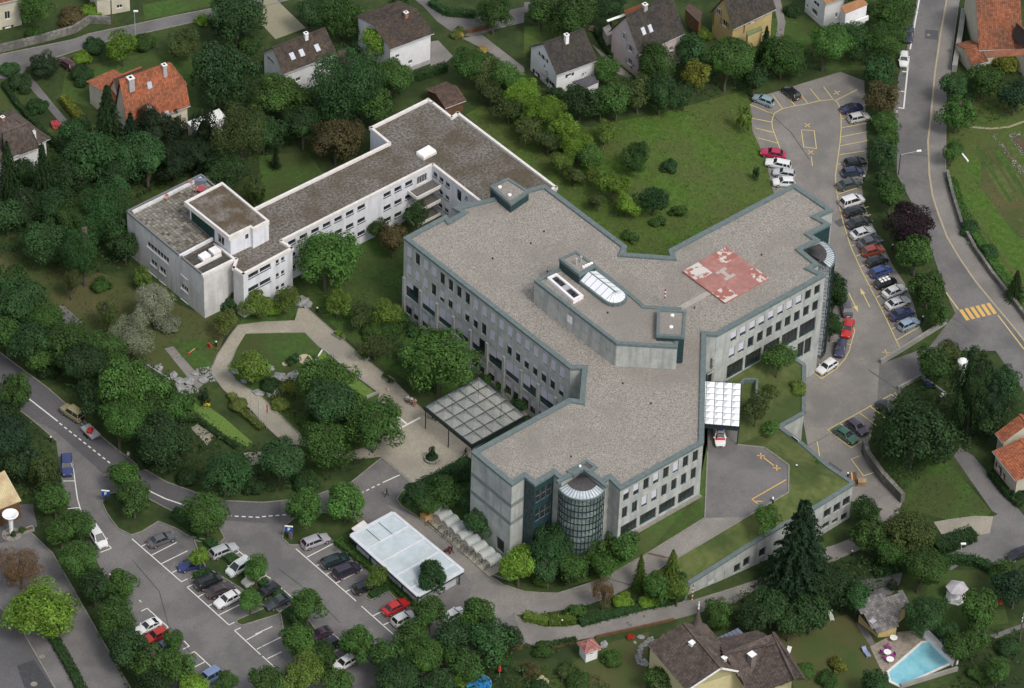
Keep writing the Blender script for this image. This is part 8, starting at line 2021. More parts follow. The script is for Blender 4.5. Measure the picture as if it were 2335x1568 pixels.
TREES='''
R 279 105 38 b|bright green leafy tree beside the bend of the upper left road
D 97 148 34 c|dense dark round yew beside the maroon car
R 80 18 42 g|broad tree in the upper left corner behind the stone wall
S 164 38 30 r|reddish green shrub above the stone wall
S 205 24 24 b|bright green shrub near the top edge house
S 82 78 24 g|shrub below the cream farmhouse
O 422 95 42 o|olive-green garden tree right of the road lamp
S 461 49 17 b|small bright bush beside the steps of the upper road
R 540 38 62 e|broad dark tree at the top edge beside the gravel yard
S 567 100 28 g|shrub on the left edge of the gravel yard
S 184 133 23 b|yellow-green bush next to the maroon car
S 186 172 30 e|dark leafy bush below the yellow-green bush
S 213 108 28 e|shrub between the maroon car and the bright tree
S 330 100 30 g|shrub in the border behind the orange villa
S 87 245 26 e|shrub between the drive and the hipped villa
S 44 190 30 d|dark shrub left of the drive end
S 22 160 26 e|shrub at the left edge under the road
S 480 162 26 g|vegetable-green shrub beside the orange villa chimney
R 510 160 70 e v1.2|tall olive-green tree between orange villa and skylight villa
C 248 300 60 d H16|dark spruce in front of the orange villa's left corner
C 300 335 46 t H12|dark conifer under the orange villa eaves
D 350 300 52 c v1.2|dark dense conifer hiding the orange villa's front wall
K 398 292 26 c|narrow dark conifer at the orange villa's right corner
K 468 300 36 c|narrow dark conifer beside the white garage
B 550 305 72 o|tall birch with pale trunk right of the garage
R 335 365 62 e|olive-green tree below the orange villa
R 205 350 68 e|dark tree left of the spruce
D 395 370 52 c|dark dense tree behind the roof terrace
D 450 355 50 c|second dark dense tree behind the roof terrace
R 470 430 30 d|dark tree at the back of the roof terrace
R 150 400 50 d|dark leafy tree in the left wood, upper middle
B 248 470 58 e v1.2|tall birch with pale branches left of the roof terrace
R 120 470 50 d|dark leafy tree left of the tall birch
R 60 470 44 d|dark leafy tree at the middle of the left wood
R 15 490 42 e|leafy tree at the left edge of the wood
B 189 565 56 e v1.2|birch standing forward on the dry meadow
R 105 545 52 e|broad dark tree at the lower edge of the left wood
R 285 560 34 d|dark tree tight against the white wing's blank corner
R 262 520 42 d|dark tree between the tall birch and the white wing
R 60 390 34 d|dark tree below the hipped villa
S 228 652 24 g|lone shrub on the dry meadow
B 243 712 30 o|slim young birch in front of the willows
B 160 640 26 o|thin birch sapling on the dry meadow
K 325 634 24 l v.7|light yellowish conifer beside the white wing
K 581 432 26 o|tall narrow conifer behind the white wing's upper roof
W 348 690 56 w|silver-grey willow close to the white wing
W 300 770 54 w|silver-grey willow lower left of its twin
S 385 740 28 w|silver-grey shrub right of the willows
O 512 735 30 v|arching yellow-green shrub at the white wing's nearest corner
S 537 688 32 e|shrub at the foot of the white stair block
O 588 690 34 l|leafy small tree under the windows of the white wing
O 652 682 30 l|small spreading tree at the path head
S 620 705 24 b|bright low shrub beside the path head
R 740 588 72 m v1.05|large leafy tree in the court between the two hospital buildings
R 895 545 36 r|reddish-olive tree in front of the balconies
R 866 520 26 g|green tree beside the reddish-olive one
R 950 492 30 d|dark tree under the balconies in the inner corner
O 768 693 32 l|low spreading tree on the lawn right of the path head
O 820 720 28 o|loose olive shrub in the slope border
O 884 708 30 l|light shrub in the border near the hospital corner
S 850 755 28 g|green shrub in the middle of the slope border
S 888 755 26 m|bright leafy shrub below the hospital corner
S 905 722 24 m|second bright shrub below the hospital corner
O 855 790 30 o|thin brownish shrub lower in the slope border
S 940 752 20 e|small shrub at the gravel edge of the facade
R 1000 822 80 m|big leafy tree touching the long facade beside the glass canopy
S 1160 880 30 g|shrub in the bed behind the glass canopy
S 1200 915 34 e|shrub in the corner bed behind the glass canopy
S 1120 862 24 g|small shrub at the top corner of the glass canopy
R 741 862 62 g|large garden tree beside the bright green triangle
R 735 920 66 e|dark garden tree left of the plaza lines
R 850 968 62 g|garden tree at the edge of the plaza
R 741 1005 58 m|garden tree with bright top above the curved road
R 636 1040 54 e|tree above the curved road, below the red flag
R 512 1078 54 e|tree above the middle of the curved road
R 800 930 44 g|tree between the triangle bed and the plaza
D 667 818 17 e|small round shrub beside the pale stone disc
R 573 835 42 l v.85|light green rounded shrub tree inside the path loop
S 612 880 24 e|low dark shrub inside the path loop
S 661 886 24 y|yellowish bush at the top of the flowering bed
S 640 925 22 v|yellow-flowering shrub beside the lower path branch
S 700 965 26 g|shrub at the end of the flowering bed
K 466 905 16 c v.8|small conical yew with yellow flowers at its foot
K 393 900 19 c v.9|dark conical yew left of the stream boulders
S 425 920 18 b|bright perennial clump beside the conical yew
S 545 925 22 v|yellow-green perennial clump by the bare flagpoles
R 50 690 56 e|broad tree at the left edge of the dry meadow
R 30 640 40 g|tree at the left edge above the broad one
R 95 720 46 m|tree beside the sand court
R 150 780 56 g|tree below the sand court
R 70 780 54 d|dark tree beside the curved road's far end
R 180 840 56 d|dark tree above the off-road car
R 235 800 46 g|tree lower left of the willows
R 300 880 74 m|largest roadside tree above the trailer
R 270 965 60 g|roadside tree overhanging the trailer
R 375 1000 62 d|dark roadside tree left of the gravel patch
R 400 930 44 g|tree between the conical yew and the roadside
R 210 900 40 d|dark tree right behind the off-road car
R 330 935 44 g|tree in the heart of the roadside group
S 110 850 26 d|dark shrub on the bank above the curved road
S 330 1045 26 d|dark shrub on the bank by the striped-shirt walker
S 430 1090 28 d|shrub on the bank above the road centre line
S 580 1110 30 d|shrub low on the bank of the curved road
S 700 1100 34 d|shrub low on the bank near the plaza entry
K 16 900 36 g v.9|tall light-tipped conifer at the left edge
K 42 892 34 g v.9|second tall light-tipped conifer at the left edge
R 24 990 58 t|dark conifer mass left of the curved road
K 95 1080 34 o v.8|broad olive conifer beside the dark blue estate car
R 125 1140 38 g|tree below the dark blue estate car
R 60 1050 36 t|dark tree behind the barn
R 182 1195 34 g|tree beside the white people carrier
R 140 1215 32 m|bright-leaved tree above the footpath
R 195 1280 50 g|tree left of the entrance bays
R 215 1340 36 d|dark tree hiding the dark red car
R 275 1335 38 g|round tree below the dark red car
R 265 1410 50 g|tree beside the rounded white coupe
R 290 1475 48 d|dark tree below the rounded white coupe
R 398 1458 24 m|small tree over the blue-grey car
R 345 1510 44 g|tree left of the light blue van
R 405 1525 42 m|bright tree next to the light blue van
R 440 1560 32 b|bright bush tree at the bottom edge, left part
R 515 1553 26 g|small round tree at the bottom edge right of the light blue van
R 345 1575 40 d|dark tree at the bottom edge beside the footpath
R 87 1390 80 b v.75 H9|big bright green plane tree on the lower left pavement
N 46 1292 54 n|brown half-bare tree above the bright plane tree
R 283 1085 36 m|round car park tree, upper of a pair at the left island
R 305 1135 42 g|round car park tree, lower of a pair at the left island
R 472 1172 50 m|round car park tree in the middle beside the curved road
R 695 1157 46 m|left one of the twin round trees by the right parking sign
R 787 1142 46 m|right one of the twin round trees near the plaza entry
R 455 1268 24 b|small bay tree over the dark blue hatchback
R 583 1298 31 m|tree over the pale silver people carrier
R 570 1368 27 m|young tree at the rounded island end
R 857 1312 27 l|yellow-green young tree over the small black hatchback
R 700 1382 39 g|round tree between the parking rows, upper
R 680 1460 40 m|round tree between the parking rows, lower
R 815 1468 42 g|round tree above the half-hidden white bonnet
R 985 1313 38 e|round dark tree at the corner of the corrugated shed
R 980 1398 42 g|round tree in front of the red saloon's row end
R 1090 1402 42 g|round tree right of the car with open sunroof
R 935 1455 40 g|tree below the grey hatchback at the row end
R 1030 1455 46 e|tree below the lower road junction
R 1110 1462 48 e|dark tree left of the brown board fence
R 1165 1455 30 d|dark bushy tree touching the lower road
R 880 1500 44 g|tree in the bottom hedge belt, left
R 970 1510 50 m|tree in the bottom hedge belt, middle
R 1060 1520 44 g|tree in the bottom hedge belt, right
R 690 1535 50 l|light green tree at the bottom edge
R 775 1560 40 m|light green bushy tree right of the one at the bottom edge
R 610 1555 40 g|green tree at the bottom edge beside the empty bays
R 740 1490 30 g|small tree beside the black hatchback under the plum coupe
R 900 1560 50 d|dark tree at the bottom edge centre-left
R 1000 1570 44 d|dark tree at the bottom edge left of the round pool
R 1050 1545 26 b|bright yellow-green bush beside the round pool
S 1145 1505 24 g|shrub in front of the brown fence
R 1265 1245 52 e|dark shrub tree at the foot of the glass stair drum
R 1300 1288 38 g|lower shrub tree before the glass stair drum
R 1250 1300 34 e|shrub tree left of the lower one before the drum
K 1398 1213 32 l v.85|light green upright tree right of the glass drum
R 1420 1248 42 m|leafy tree at the corner of the front lawn
R 1372 1288 30 m|small bright tree above the ramp kerb
R 1350 1255 32 g|tree between the drum and the upright light tree
R 1183 1292 40 b|bright green shrub tree beside the bicycle shelter end
R 1200 1262 26 b|smaller bright shrub against the end block
S 1234 1320 26 b|small bright bush on the grass tip
R 956 1128 36 e|rounded shrub behind the dark green bench
R 1012 1122 40 g|rounded shrub in the middle of the plaza hedge group
R 1050 1082 28 e|shrub nearest the end block's corner
R 1070 1140 26 e|shrub against the concrete end block
R 1088 1192 34 e|dark tree between the end block and bicycle shelter
R 975 1150 26 g|low shrub in front of the plaza hedge group
N 1375 1348 32 n v1.2|brown conifer on the wedge between the roads
S 1418 1370 25 b|bright bush right of the brown conifer
S 1312 1394 22 m|bright bush left of the brown conifer
C 1460 1310 24 l H7|slim light conifer beside the ramp
R 1492 1338 34 m|leafy shrub tree in the upper wedge
C 1533 1300 34 l H7|feathery larch at the terrace edge above the wedge
R 1545 1345 30 l|shrub tree at the annexe's blank corner
S 1475 1372 24 b|bright shrub at the bottom of the wedge
R 1775 815 34 g z3.6|leafy tree on the terrace near the right wing
S 1818 888 24 l z1.6|olive-green bush at the terrace's outer corner
S 1758 896 18 o z3.4|small olive bush beside the light well
R 1725 930 30 o z4.0|loose small tree beside the milky canopy
S 1757 978 20 m z3.6|bush between the canopy and the terrace notch
R 1745 1180 33 m z3.6|leafy shrub tree at the lower corner of the court
S 1862 1058 9 g z2.1|tiny bush on the terrace parapet
S 1555 1315 12 e z1.8|tiny bush low on the planted roof
C 1825 1270 112 t H19|very large dark spruce in front of the annexe
R 1760 1385 42 d|dark tree at the left foot of the large spruce
R 1895 1325 48 d|dark tree at the right foot of the large spruce
R 1850 1395 48 d|dark tree below the large spruce
R 1715 1412 38 d|dark tree behind the manor
R 1800 1420 38 d|dark tree right behind the manor
D 1638 1400 40 g v1.05|clipped round-topped tree with yellowish crown beside the manor turret
R 1955 1360 34 e|round yellow-topped shrub tree beside the pool house
R 1975 1160 34 d|dark tree at the pallets end of the annexe
R 1985 1215 46 g|tree over the lower road's right end
R 2065 1208 56 o|yellowish-green tree right of the lower road's end
R 2025 1255 36 g|tree on the slope above the pool house drive
R 2098 1300 50 g|loose tree above the gazebo lawn
R 2108 1402 52 e v.9|dark round tree between pool house and gazebo
R 2238 1385 46 g|apple tree right of the gazebo
D 2037 1333 14 c|small dark yew beside the pool house drive
R 2315 1340 44 t|dark conifer mass at the right edge
R 2183 1478 38 g|tree right of the swimming pool
R 2225 1455 32 m|bright tree beside the swimming pool's raised wall
R 2285 1310 34 g|tree under the curved hedge at the right
R 2160 1440 28 e|dark shrub tree behind the pool's raised wall
S 1912 1520 22 y|golden bush on the dry lawn
S 1835 1530 24 m|green bush right of the manor gable
R 1995 1560 34 e|tree at the bottom edge below the swimming pool
S 1885 1550 26 g|bush at the bottom edge right of the manor
R 2275 1530 28 g|tree at the bottom right
S 2300 1478 30 e|bush at the right edge below the path
S 2230 1535 26 g|bush at the bottom between the pool and right edge
R 1520 1545 44 g v.7|leafy tree in front of the manor's left wall
R 2085 985 84 d|huge dark tree above the villa lawn on the right
K 2218 890 52 d H19|very tall dark conifer beside the white vent column
R 2130 830 40 g|bushy tree right of the access road
R 2165 800 30 o|yellowish shrub tree beside the access road
R 2290 870 38 e|tree between the road and the tall conifer
R 2260 960 40 d|dark tree behind the timber-framed cottage
S 2290 1040 24 d|dark shrub in front of the timber-framed cottage
S 2325 1130 26 d|dark shrub under the cottage's lower wall
R 2078 508 57 p v.9|dark purple-leaved tree beside the curved road
R 2088 580 44 m|bright green tree below the purple tree
R 2116 655 44 g|dark green tree above the pedestrian crossing
R 2136 715 30 g|bushy tree at the corner wall of the upper lot
R 2030 445 36 g|green tree above the purple tree
R 2010 405 26 d|dark bush beside the dark green-grey saloon
R 2012 355 34 e|dark tree at the street lamp with long arm
R 2022 318 28 m|bright bush beside the main road
D 2019 282 33 g v.9|rounded green bush beside the pedestrian on the main road
R 2010 225 38 r|reddish dark tree between lot and main road
R 2008 160 40 e|ivy-dark tree at the lot's upper right corner
R 2032 90 48 g|large tree left of the main road, near the top
R 2040 28 48 g|large tree at the top edge left of the main road
R 1955 88 44 e|dark tree below the white villa porch
R 1880 103 54 m|large bright-edged tree above the upper car park
R 1784 122 52 g|large tree right of the yellow villa
C 1745 110 26 t H8|small spruce in front of the yellow villa
R 1902 665 34 d v1.5|dark tree hugging the round glass tower
R 1895 740 26 d v1.2|dark shrub tree at the foot of the round tower
R 2172 195 36 e|tree beside the main road opposite the white car
R 2183 255 42 g|broad tree right of the main road
R 2172 345 24 m|bright shrub tree above the curved wall
R 2244 178 40 g|tree below the farmhouse's small roof
S 2300 145 30 y|yellow bush under the farmhouse eaves
R 2316 218 38 t|blue-green conifer mass at the right edge
S 2211 521 24 e|shrub on the field edge inside the curved wall
S 2254 578 26 e|second shrub on the field edge inside the curved wall
C 2316 655 30 d H6|small conifer at the right edge of the field
R 781 30 52 g|tree at the top edge left of the tall white villa
R 705 35 42 e|dark tree at the top edge beside the gravel yard
B 789 175 88 e|huge dark birch between the two white villas
R 858 95 38 b v1.2|bright yellow-green tree against the tall white villa
R 890 170 48 m|green tree under the tall white villa's wall
R 858 245 40 m|bright-edged tree beside the white wing's step
R 636 218 56 g|round tree in front of the skylight villa
R 700 230 30 d|dark tree at the skylight villa's corner
R 764 315 56 r|reddish-dark tree behind the white wing
R 735 255 34 d|dark tree at the foot of the huge birch
C 628 365 18 c H4|tiny dark spruce on the shaded lawn
R 1125 28 44 g|dark drooping tree at the top edge centre
S 1045 75 18 v|small bush beside the upper drive corner
R 1058 145 44 g|first tree of the orchard belt beside the parking pad
R 1105 165 34 o|olive tree in the orchard belt's upper part
O 1148 178 44 m|orchard tree left of the white villa
O 1120 215 32 o|loose olive tree behind the brown summer house
O 1188 215 40 b|bright orchard tree below the white villa
O 1160 250 32 o|loose tree on the wing side of the orchard belt
O 1235 258 42 b|bright orchard tree in the middle of the belt
O 1205 290 32 o|dull orchard tree facing the white wing
O 1280 298 36 b|bright orchard tree lower in the belt
O 1250 325 28 o|olive orchard tree above the roof edge
O 1318 335 38 b|bright orchard tree near the end of the belt
O 1350 358 32 m|orchard tree in the lower third of the belt
O 1282 372 28 l|pale loose tree by the white wing's end
O 1310 400 22 o|thin shrub on the lawn near the wing's end
O 1350 400 20 l|small pale shrub left of the bright pair
O 1398 425 34 b|bright orchard tree, upper of the last pair
O 1428 465 28 b|bright orchard tree, lower of the last pair
O 1490 455 36 e|dark round shrub on the orchard lawn
O 1364 458 20 o|small olive shrub above the hospital roof corner
S 1441 542 20 g|low shrub in the corner of the roof notch
O 1452 352 38 g|leafy shrub tree in the centre of the orchard lawn
S 1528 380 22 e|low dark shrub on the orchard lawn
S 1546 483 20 g|faint shrub on the lower orchard lawn
S 1502 506 18 g|small shrub below the dark round shrub
O 1379 302 26 l|pale bushy sapling on the lawn's upper left
R 1323 235 40 d|dark tree below the white villa's lean-to
R 1370 240 30 g|shrub tree between the two belt trees under the white villa
R 1407 225 42 m|bright-tipped tree under the pinkish villa's path
R 1455 215 36 o|olive tree below the pinkish villa's corner
R 1496 143 46 g|round tree hiding the pinkish villa's front wall
R 1505 210 46 d|dark tree below the round one at the pinkish villa
R 1587 172 34 y|yellowish tree in the belt above the orchard lawn
R 1560 215 28 d|dark shrub at the lower edge of the belt
R 1656 145 60 g|large leafy tree below the yellow villa
R 1575 118 38 e|dark tree between the pinkish and yellow villas
R 1387 158 30 g|tree between the white and pinkish villas
S 1600 80 22 b|bright bush at the yellow villa's shed
S 1270 215 22 d|dark bush at the corner of the white villa
R 1720 180 34 d|dark tree above the pale blue hatchback
K 1694 272 19 l v1.1|tall conical conifer at the edge of the upper car park
K 1725 395 11 e v1.0|small conical conifer near the crimson saloon
R 1310 30 56 g|large tree at the top edge above the white villa
R 1395 12 42 d|dark tree at the top edge right of the large one
R 1235 25 36 g|tree at the top edge in the centre-right
S 1225 120 22 g|shrub behind the white villa's left gable
R 1960 15 34 g|tree at the top edge right of the white villa porch
S 1810 25 22 d|dark shrub beside the curving garden path
S 1290 1530 26 o|shrub in the dry garden at the bottom centre
S 1240 1480 24 g|bush beside the orange planter box by the lower road
S 1395 1505 26 g|green clump in front of the tiny hut
S 1320 1555 30 g|green clump at the bottom edge centre
S 1210 1530 24 r|reddish bush right of the round blue pool
S 1230 1570 24 e|shrub at the bottom edge right of the round pool
R 600 300 44 d|dark tree between the birch and the round skylight-villa tree
R 690 290 44 d|dark tree at the foot of the huge birch, garden side
R 520 390 44 d|dark tree on the shaded lawn behind the upper roof
R 170 300 40 e|dark tree beside the lower end of the left drive
R 270 400 46 d|dark tree below the left spruces
C 100 420 46 d H14|tall dark spruce in the middle of the left wood
C 20 400 40 d H12|dark spruce at the left edge below the hipped villa
R 180 500 46 g|leafy tree between the two tall birches
R 500 480 24 e|shrubby tree at the back wall of the white wing
K 2262 925 40 t H13|second tall dark conifer right behind the very tall one
R 15 760 44 g|tree at the left edge where the curved road begins
R 90 820 34 g|tree above the far end of the curved road
R 10 955 44 d|dark tree at the left edge beside the curved road
R 40 1060 36 d|dark tree between the barn and the conifers
'''
for ln in TREES.strip().split('\n'):
 f=ln.strip().split('|');a=f[0].split()
 kw={}
 for e in a[5:]:
  if e[0]=='H':kw['H']=float(e[1:])
  if e[0]=='z':kw['z']=float(e[1:])
  if e[0]=='v':kw['yr']=float(e[1:])
 plant(a[0],float(a[1]),float(a[2]),float(a[3]),a[4],f[1],**kw)
# clipped conifer in the round planter
p=gp(T(9,1513,985));ob('crown',crown('K',1,0),(o:=thing('columnar_conifer','small clipped conifer growing in the round plaza planter','tree',loc=p+Vector((0,0,.4)))),loc=(0,0,1.2),scale=(.62,.62,1.5),color=COLS['d']);ob('crown',crown('S',1,0),o,loc=(0,0,.2),scale=(1.0,1.0,.6),color=COLS['d'])
def tufts(name,poly,n,s,h,col,label,kind='stuff',sd=1,base=0.05,zf=None):
 P=[gp(p)if not isinstance(p,Vector)else p for p in poly];r=random.Random(sd);V,F=[],[]
 x0,x1=min(p.x for p in P),max(p.x for p in P);y0,y1=min(p.y for p in P),max(p.y for p in P)
 def ins(x,y):
  c_=False
  for a,b in closed(P):
   if (a.y>y)!=(b.y>y)and x<(b.x-a.x)*(y-a.y)/(b.y-a.y)+a.x:c_=not c_
  return c_
 A=abs(sum(a.x*b.y-b.x*a.y for a,b in closed(P)))/2;m=int(A*n)
 cl=[(r.uniform(x0,x1),r.uniform(y0,y1),r.uniform(.6,1.8),r.uniform(.3,1))for _ in range(int((x1-x0)*(y1-y0)/3))]
 from mathutils import noise
 k=0
 while k<m:
  x,y=r.uniform(x0,x1),r.uniform(y0,y1);k+=1
  if not ins(x,y):continue
  q=noise.noise(Vector((x*.45,y*.45,sd)))*.5+.5;hh=h*max(.1,q*1.5-.2)
  z=(zf(x,y)if zf else g(Vector((x,y,0))))+base+hh*r.uniform(.45,1)
  leafq(V,F,Vector((x,y,z)),Vector((0,0,1))+rdir(r)*.9,s*r.uniform(.6,1.5),r)
 me=bpy.data.meshes.new(name);me.from_pydata([tuple(v)for v in V],[],F);me.materials.append(M_LEAF)
 return ob(name,me,None,kind=kind,color=COLS[col],label=label,category='ground cover',group=name.replace('_',' ')+' areas')
def hedge(pts,w,h,col,label,zb=None,dens=26):
 r=random.Random(len(label)*7);P=[gp(p)if zb is None else at(p,zb)for p in pts];V,F=[],[]
 core=MB().use(M_LEAF)
 for a,b in zip(P,P[1:]):
  d=b-a;L=d.length;u=d.normalized();n=Vector((-u.y,u.x,0)).normalized();za,zb_=a.z,b.z
  core.beam(a+Vector((0,0,h*.42)),b+Vector((0,0,h*.42)),w*.8,h*.84)
  for k in range(int(L*(w+2*h)*dens)):
   t=r.random();f=r.uniform(-h,w+h);b_=.10
   if f<0:q,nn,z=-w/2,-n,h+f
   elif f>w:q,nn,z=w/2,n,h-(f-w)
   else:q,nn,z=f-w/2,Vector((0,0,1)),h
   p=a+d*t+n*q+Vector((0,0,z))+rdir(r)*b_;leafq(V,F,p,nn+rdir(r)*.7,r.uniform(.10,.2),r)
 k=len(V);V+=[Vector(v)for v in core.v];F+=[tuple(k+i for i in f)for f in core.f]
 me=bpy.data.meshes.new('hedge');me.from_pydata([tuple(v)for v in V],[],F);me.materials.append(M_LEAF)
 m=sum(P,Vector())/len(P);me.transform(Matrix.Translation(-m))
 return ob('hedge',me,None,loc=m,color=COLS[col],label=label,category='hedge')
H_=[
([(112,1440),(150,1505),(200,1600)],1.5,.8,'d','long low hedge between the two footpaths at the lower left'),
([(470,1235),(540,1290),(640,1362)],1.6,.8,'e','clipped hedge strip between the first two parking rows'),
([(650,1395),(720,1470),(780,1545)],1.4,.8,'e','clipped hedge strip in the lower part of the car park'),
([(770,1235),(860,1305),(955,1385)],1.8,.9,'g','hedge along the front of the corrugated shed'),([(395,1178),(460,1225)],1.3,.8,'e','short hedge behind the dark grey saloon'),
([(845,1362),(890,1338)],1.4,.6,'e','low box hedge on the planted island by the red saloon'),([(443,1318),(480,1300)],1.2,.6,'e','low hedge on the island tip beside the black van'),
([(1195,1410),(1250,1422),(1312,1416)],1.6,1.0,'l','light green hedge at the tip of the wedge between the roads'),([(1322,1424),(1400,1404),(1520,1376),(1555,1362)],1.5,.8,'e','dark hedge along the lower edge of the wedge'),
([T(15,1000,560),T(15,1180,500),T(15,1380,410)],1.6,1.2,'e','hedge above the drive of the pool house'),([T(15,1540,350),T(15,1700,290),T(15,1880,215)],2.4,1.9,'d','tall trimmed dark hedge beside the patio'),
([T(15,1590,470),T(15,1700,430),T(15,1900,450),T(15,2060,530)],1.6,1.3,'e','curved hedge round the gazebo lawn'),([T(11,2030,1110),T(11,2180,1300),T(11,2300,1400)],1.3,1.2,'d','dark hedge under the timber-framed cottage'),
([T(1,1290,735),T(1,1450,690),T(1,1640,625)],1.2,1.6,'d','dark hedge at the foot of the tall white villa'),([T(1,1500,40),T(1,1640,130),T(1,1900,150)],1.3,1.2,'e','hedge around the lawn at the top centre'),
([T(1,1180,60),T(1,1290,10)],1.6,1.6,'g','green hedge at the top edge behind the tall white villa'),([T(8,1550,1440),T(8,1900,1560)],1.2,.6,'e','low hedge inside the roadside island'),
([T(7,1680,50),T(7,1760,300),T(7,1900,560),T(7,2080,840),T(7,2240,1060)],1.6,1.0,'m','long leafy hedge along the curved road wall'),([T(3,1830,700),T(3,1840,1000)],1.2,1.2,'e','hedge by the railings right of the main road'),
([T(2,640,280),T(2,720,420),T(2,800,520)],1.2,1.2,'d','dark hedge between the white and pinkish villas'),([T(0,30,760),T(0,140,930),T(0,560,1380)],.9,1.0,'d','dark hedge beside the drive of the left villa'),
([T(0,560,900),T(0,640,990),T(0,740,1110)],1.6,1.4,'y','yellow-green clipped hedge below the garden of the orange villa'),
([T(9,1440,1220),T(9,1640,1130),T(9,1850,1010)],1.8,1.2,'e','clipped hedge curving round the plaza towards the end block'),([T(14,250,1190),T(14,460,1140)],.9,.8,'d','dark hedge strip left of the tiny hut'),
([T(8,1560,640),T(8,1760,640),T(8,2100,880)],.8,.5,'d','dark low hedge along the bright green bank'),([T(8,2050,410),T(8,2150,560),T(8,2335,720)],1.3,.8,'v','yellow-green perennial border beside the left path branch')]
for a in H_:hedge(*a)
U_=[([(-60,560),(-60,230),(130,330),(280,330),(470,380),(290,480),(300,620),(200,640),(60,620)],'d'),([(-60,640),(60,640),(250,800),(380,850),(420,930),(560,1020),(700,1040),(865,1050),(820,1080),(640,1130),(450,1115),(300,1040),(180,920),(0,790),(-60,740)],'d'),
([(-60,880),(60,960),(125,1010),(145,1150),(200,1190),(215,1270),(300,1400),(370,1480),(430,1600),(300,1600),(230,1440),(165,1330),(120,1250),(70,1150),(-60,1060)],'d'),
([(960,1470),(1120,1430),(1190,1475),(1170,1520),(1230,1560),(1200,1620),(800,1620),(870,1560)],'d'),([(470,-10),(600,10),(600,130),(800,60),(900,100),(950,200),(840,290),(680,340),(460,420),(430,280),(560,180)],'d'),
([(1170,200),(1260,190),(1420,180),(1780,90),(1900,150),(1740,200),(1500,245),(1350,280)],'d'),([(1900,100),(2090,60),(2045,250),(2045,400),(2120,560),(2160,690),(2110,755),(2020,560),(1975,400),(1975,180)],'e'),
([(1200,1330),(1250,1250),(1330,1240),(1430,1220),(1430,1290),(1300,1340)],'d'),([(1225,1405),(1330,1388),(1450,1336),(1500,1350),(1560,1368),(1380,1412),(1290,1426)],'e'),([(1620,1400),(1740,1340),(1900,1290),(2110,1240),(2130,1280),(1960,1380),(1900,1400),(1740,1440)],'d'),
([(2060,1140),(1975,1000),(2000,940),(2110,870),(2200,800),(2330,900),(2330,980),(2180,1040),(2110,1080)],'d'),([(780,720),(900,700),(1060,880),(980,900),(860,800)],'e'),([(2170,1430),(2330,1440),(2330,1600),(2060,1600),(2190,1545),(2190,1510)],'d'),([(1030,125),(1110,135),(1200,190),(1290,275),(1390,380),(1340,400),(1230,335),(1120,230)],'m'),
([(2170,200),(2340,150),(2340,260),(2200,300),(2170,400)],'d'),([(945,1110),(1080,1070),(1085,1150),(1010,1165)],'e'),([(1480,1400),(1260,1500),(1200,1480),(1460,1430)],'e'),([(1210,1520),(1330,1530),(1400,1568),(1330,1620),(1180,1620)],'o'),([(610,850),(700,870),(760,990),(690,985),(600,900)],'o'),([(2160,400),(2200,480),(2330,660),(2330,700),(2200,560)],'m')]
for i,(P,c_)in enumerate(U_):tufts('undergrowth',P,13 if i in (0,1,2,3,4,5,9,10)else 8,.22,3.0 if i in (0,1,3,4,5,9,10)else 1.1,c_,'low leafy undergrowth beneath the trees and shrubs',sd=i+3)
for i,(P,n,c_)in enumerate((([(1100,240),(1345,290),(1500,262),(1700,205),(1712,238),(1716,300),(1745,360),(1765,425),(1800,460),(1560,640),(1380,620),(1230,470),(1140,330),(1060,262)],7,'l'),([(800,560),(930,520),(930,760),(900,850),(800,780),(712,695),(690,640)],5,'m'),([(2200,200),(2360,190),(2360,760),(2310,690),(2240,600),(2200,540),(2165,440),(2165,240)],5,'l'),([(2040,1020),(2160,1050),(2260,1165),(2255,1175),(2160,1185),(2070,1160),(2000,1050)],4,'m'),([(-40,560),(100,590),(300,640),(420,700),(520,740),(500,800),(330,830),(60,760),(-40,700)],4,'o'))):tufts('grass_tufts',P,n*2,.12,.2,c_,'short uneven grass of the lawn',sd=60+i,base=.0)
tufts('flower_bed',tt(9,(20,450),(150,480),(340,740),(300,720),(60,540)),14,.10,.6,'v','yellow-flowering bed beside the lower path branch',sd=40)
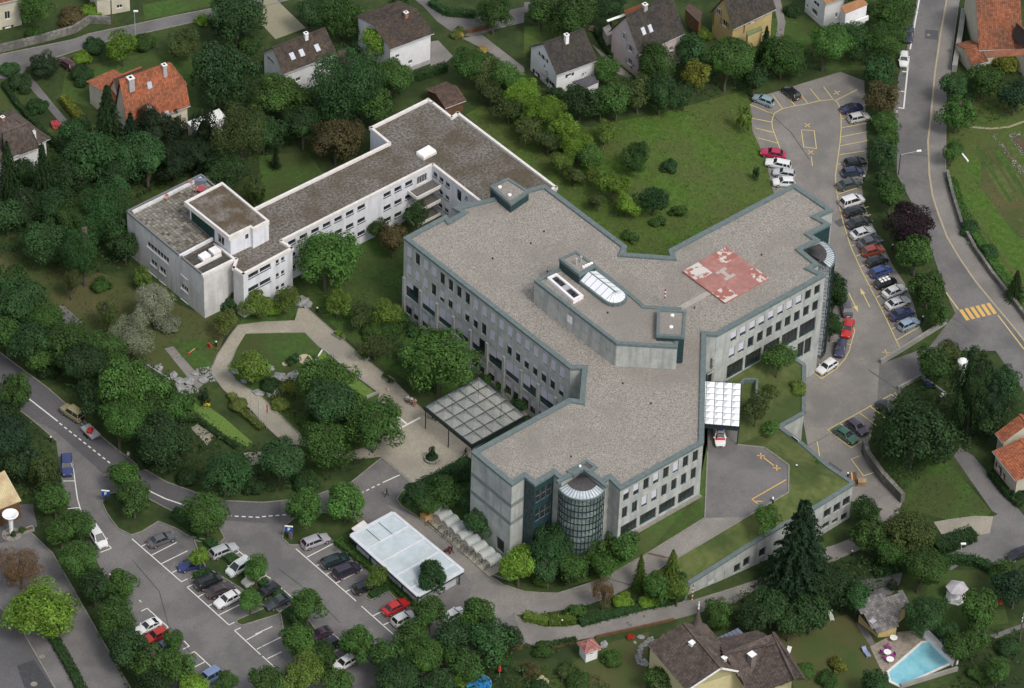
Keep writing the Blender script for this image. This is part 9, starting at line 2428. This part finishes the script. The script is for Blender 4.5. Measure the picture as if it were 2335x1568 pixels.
for t,x,y,rr,col,lab in ((0,500,1105,1.0,(.5,.10,.10),'red flowering bush beside the drive of the left villa'),(0,665,1100,.9,(.32,.02,.05),'dark red roses at the bend of the garden path'),(14,950,1105,.6,(.4,.04,.02),'red flower clump by the lower road garden'),
(8,1850,480,.6,(.5,.42,.03),'yellow flowers at the foot of the small conical yew'),(15,2120,795,.5,(.5,.08,.04),'red flowers near the right edge garden'),(14,150,1500,1.0,(.5,.48,.30),'cream flowering bush at the bottom edge'),(1,1750,300,1.1,(.35,.27,.08),'yellow variegated bush beside the upper drive'),(1,1960,450,1.1,(.34,.26,.09),'golden bush left of the sloping path'),
(14,1150,120,.5,(.12,.02,.02),'dark red dwarf bush on the front lawn'),(14,1320,10,.5,(.12,.02,.02),'small dark red bush nearer the facade on the front lawn'),(2,610,255,.8,(.30,.22,.17),'pale pink flowering bush behind the white villa roof'),(13,1860,1460,.5,(.6,.45,.25),'pale orange ball-shaped bush at the round pool')):
 P=gp(T(t,x,y),.4);ob('flowering_bush',crown('S',1,1),None,loc=P,rot=x,scale=(rr,rr,rr*.7),color=col,label=lab,category='shrub')
for i,(t,x,y)in enumerate(((5,680,1410),(5,715,1440),(9,890,35),(9,915,65),(9,1100,235),(9,1145,280),(12,200,150),(12,120,190))):
 P=gp(T(t,x,y),.7);ob('trough_plant',crown('S',0,i%2),None,loc=P,scale=.5,rot=i,color=COLS['bvgmgegd'[i]],label=['left leafy plant in the upper stone trough','yellow-green plant in the upper stone trough','left plant in the middle stone trough','right plant in the middle stone trough','left plant in the lowest stone trough','right plant in the lowest stone trough','right plant in the forecourt trough','left plant in the forecourt trough'][i],category='plant')
# ------------------------------------------------------------------ move each building's origin to the foot of its own walls
bpy.context.view_layer.update()
for o in list(bpy.data.objects):
 if o.name in _ident:
  pts=[c.matrix_world@Vector(b)for c in o.children if c.type=='MESH' for b in c.bound_box[:1]+c.bound_box[6:7]]
  if not pts:continue
  m=sum(pts,Vector())/len(pts);m.z=g(m)
  o.location=m
  T0=Matrix.Translation(-m)
  for c in o.children:c.matrix_basis=T0@c.matrix_basis
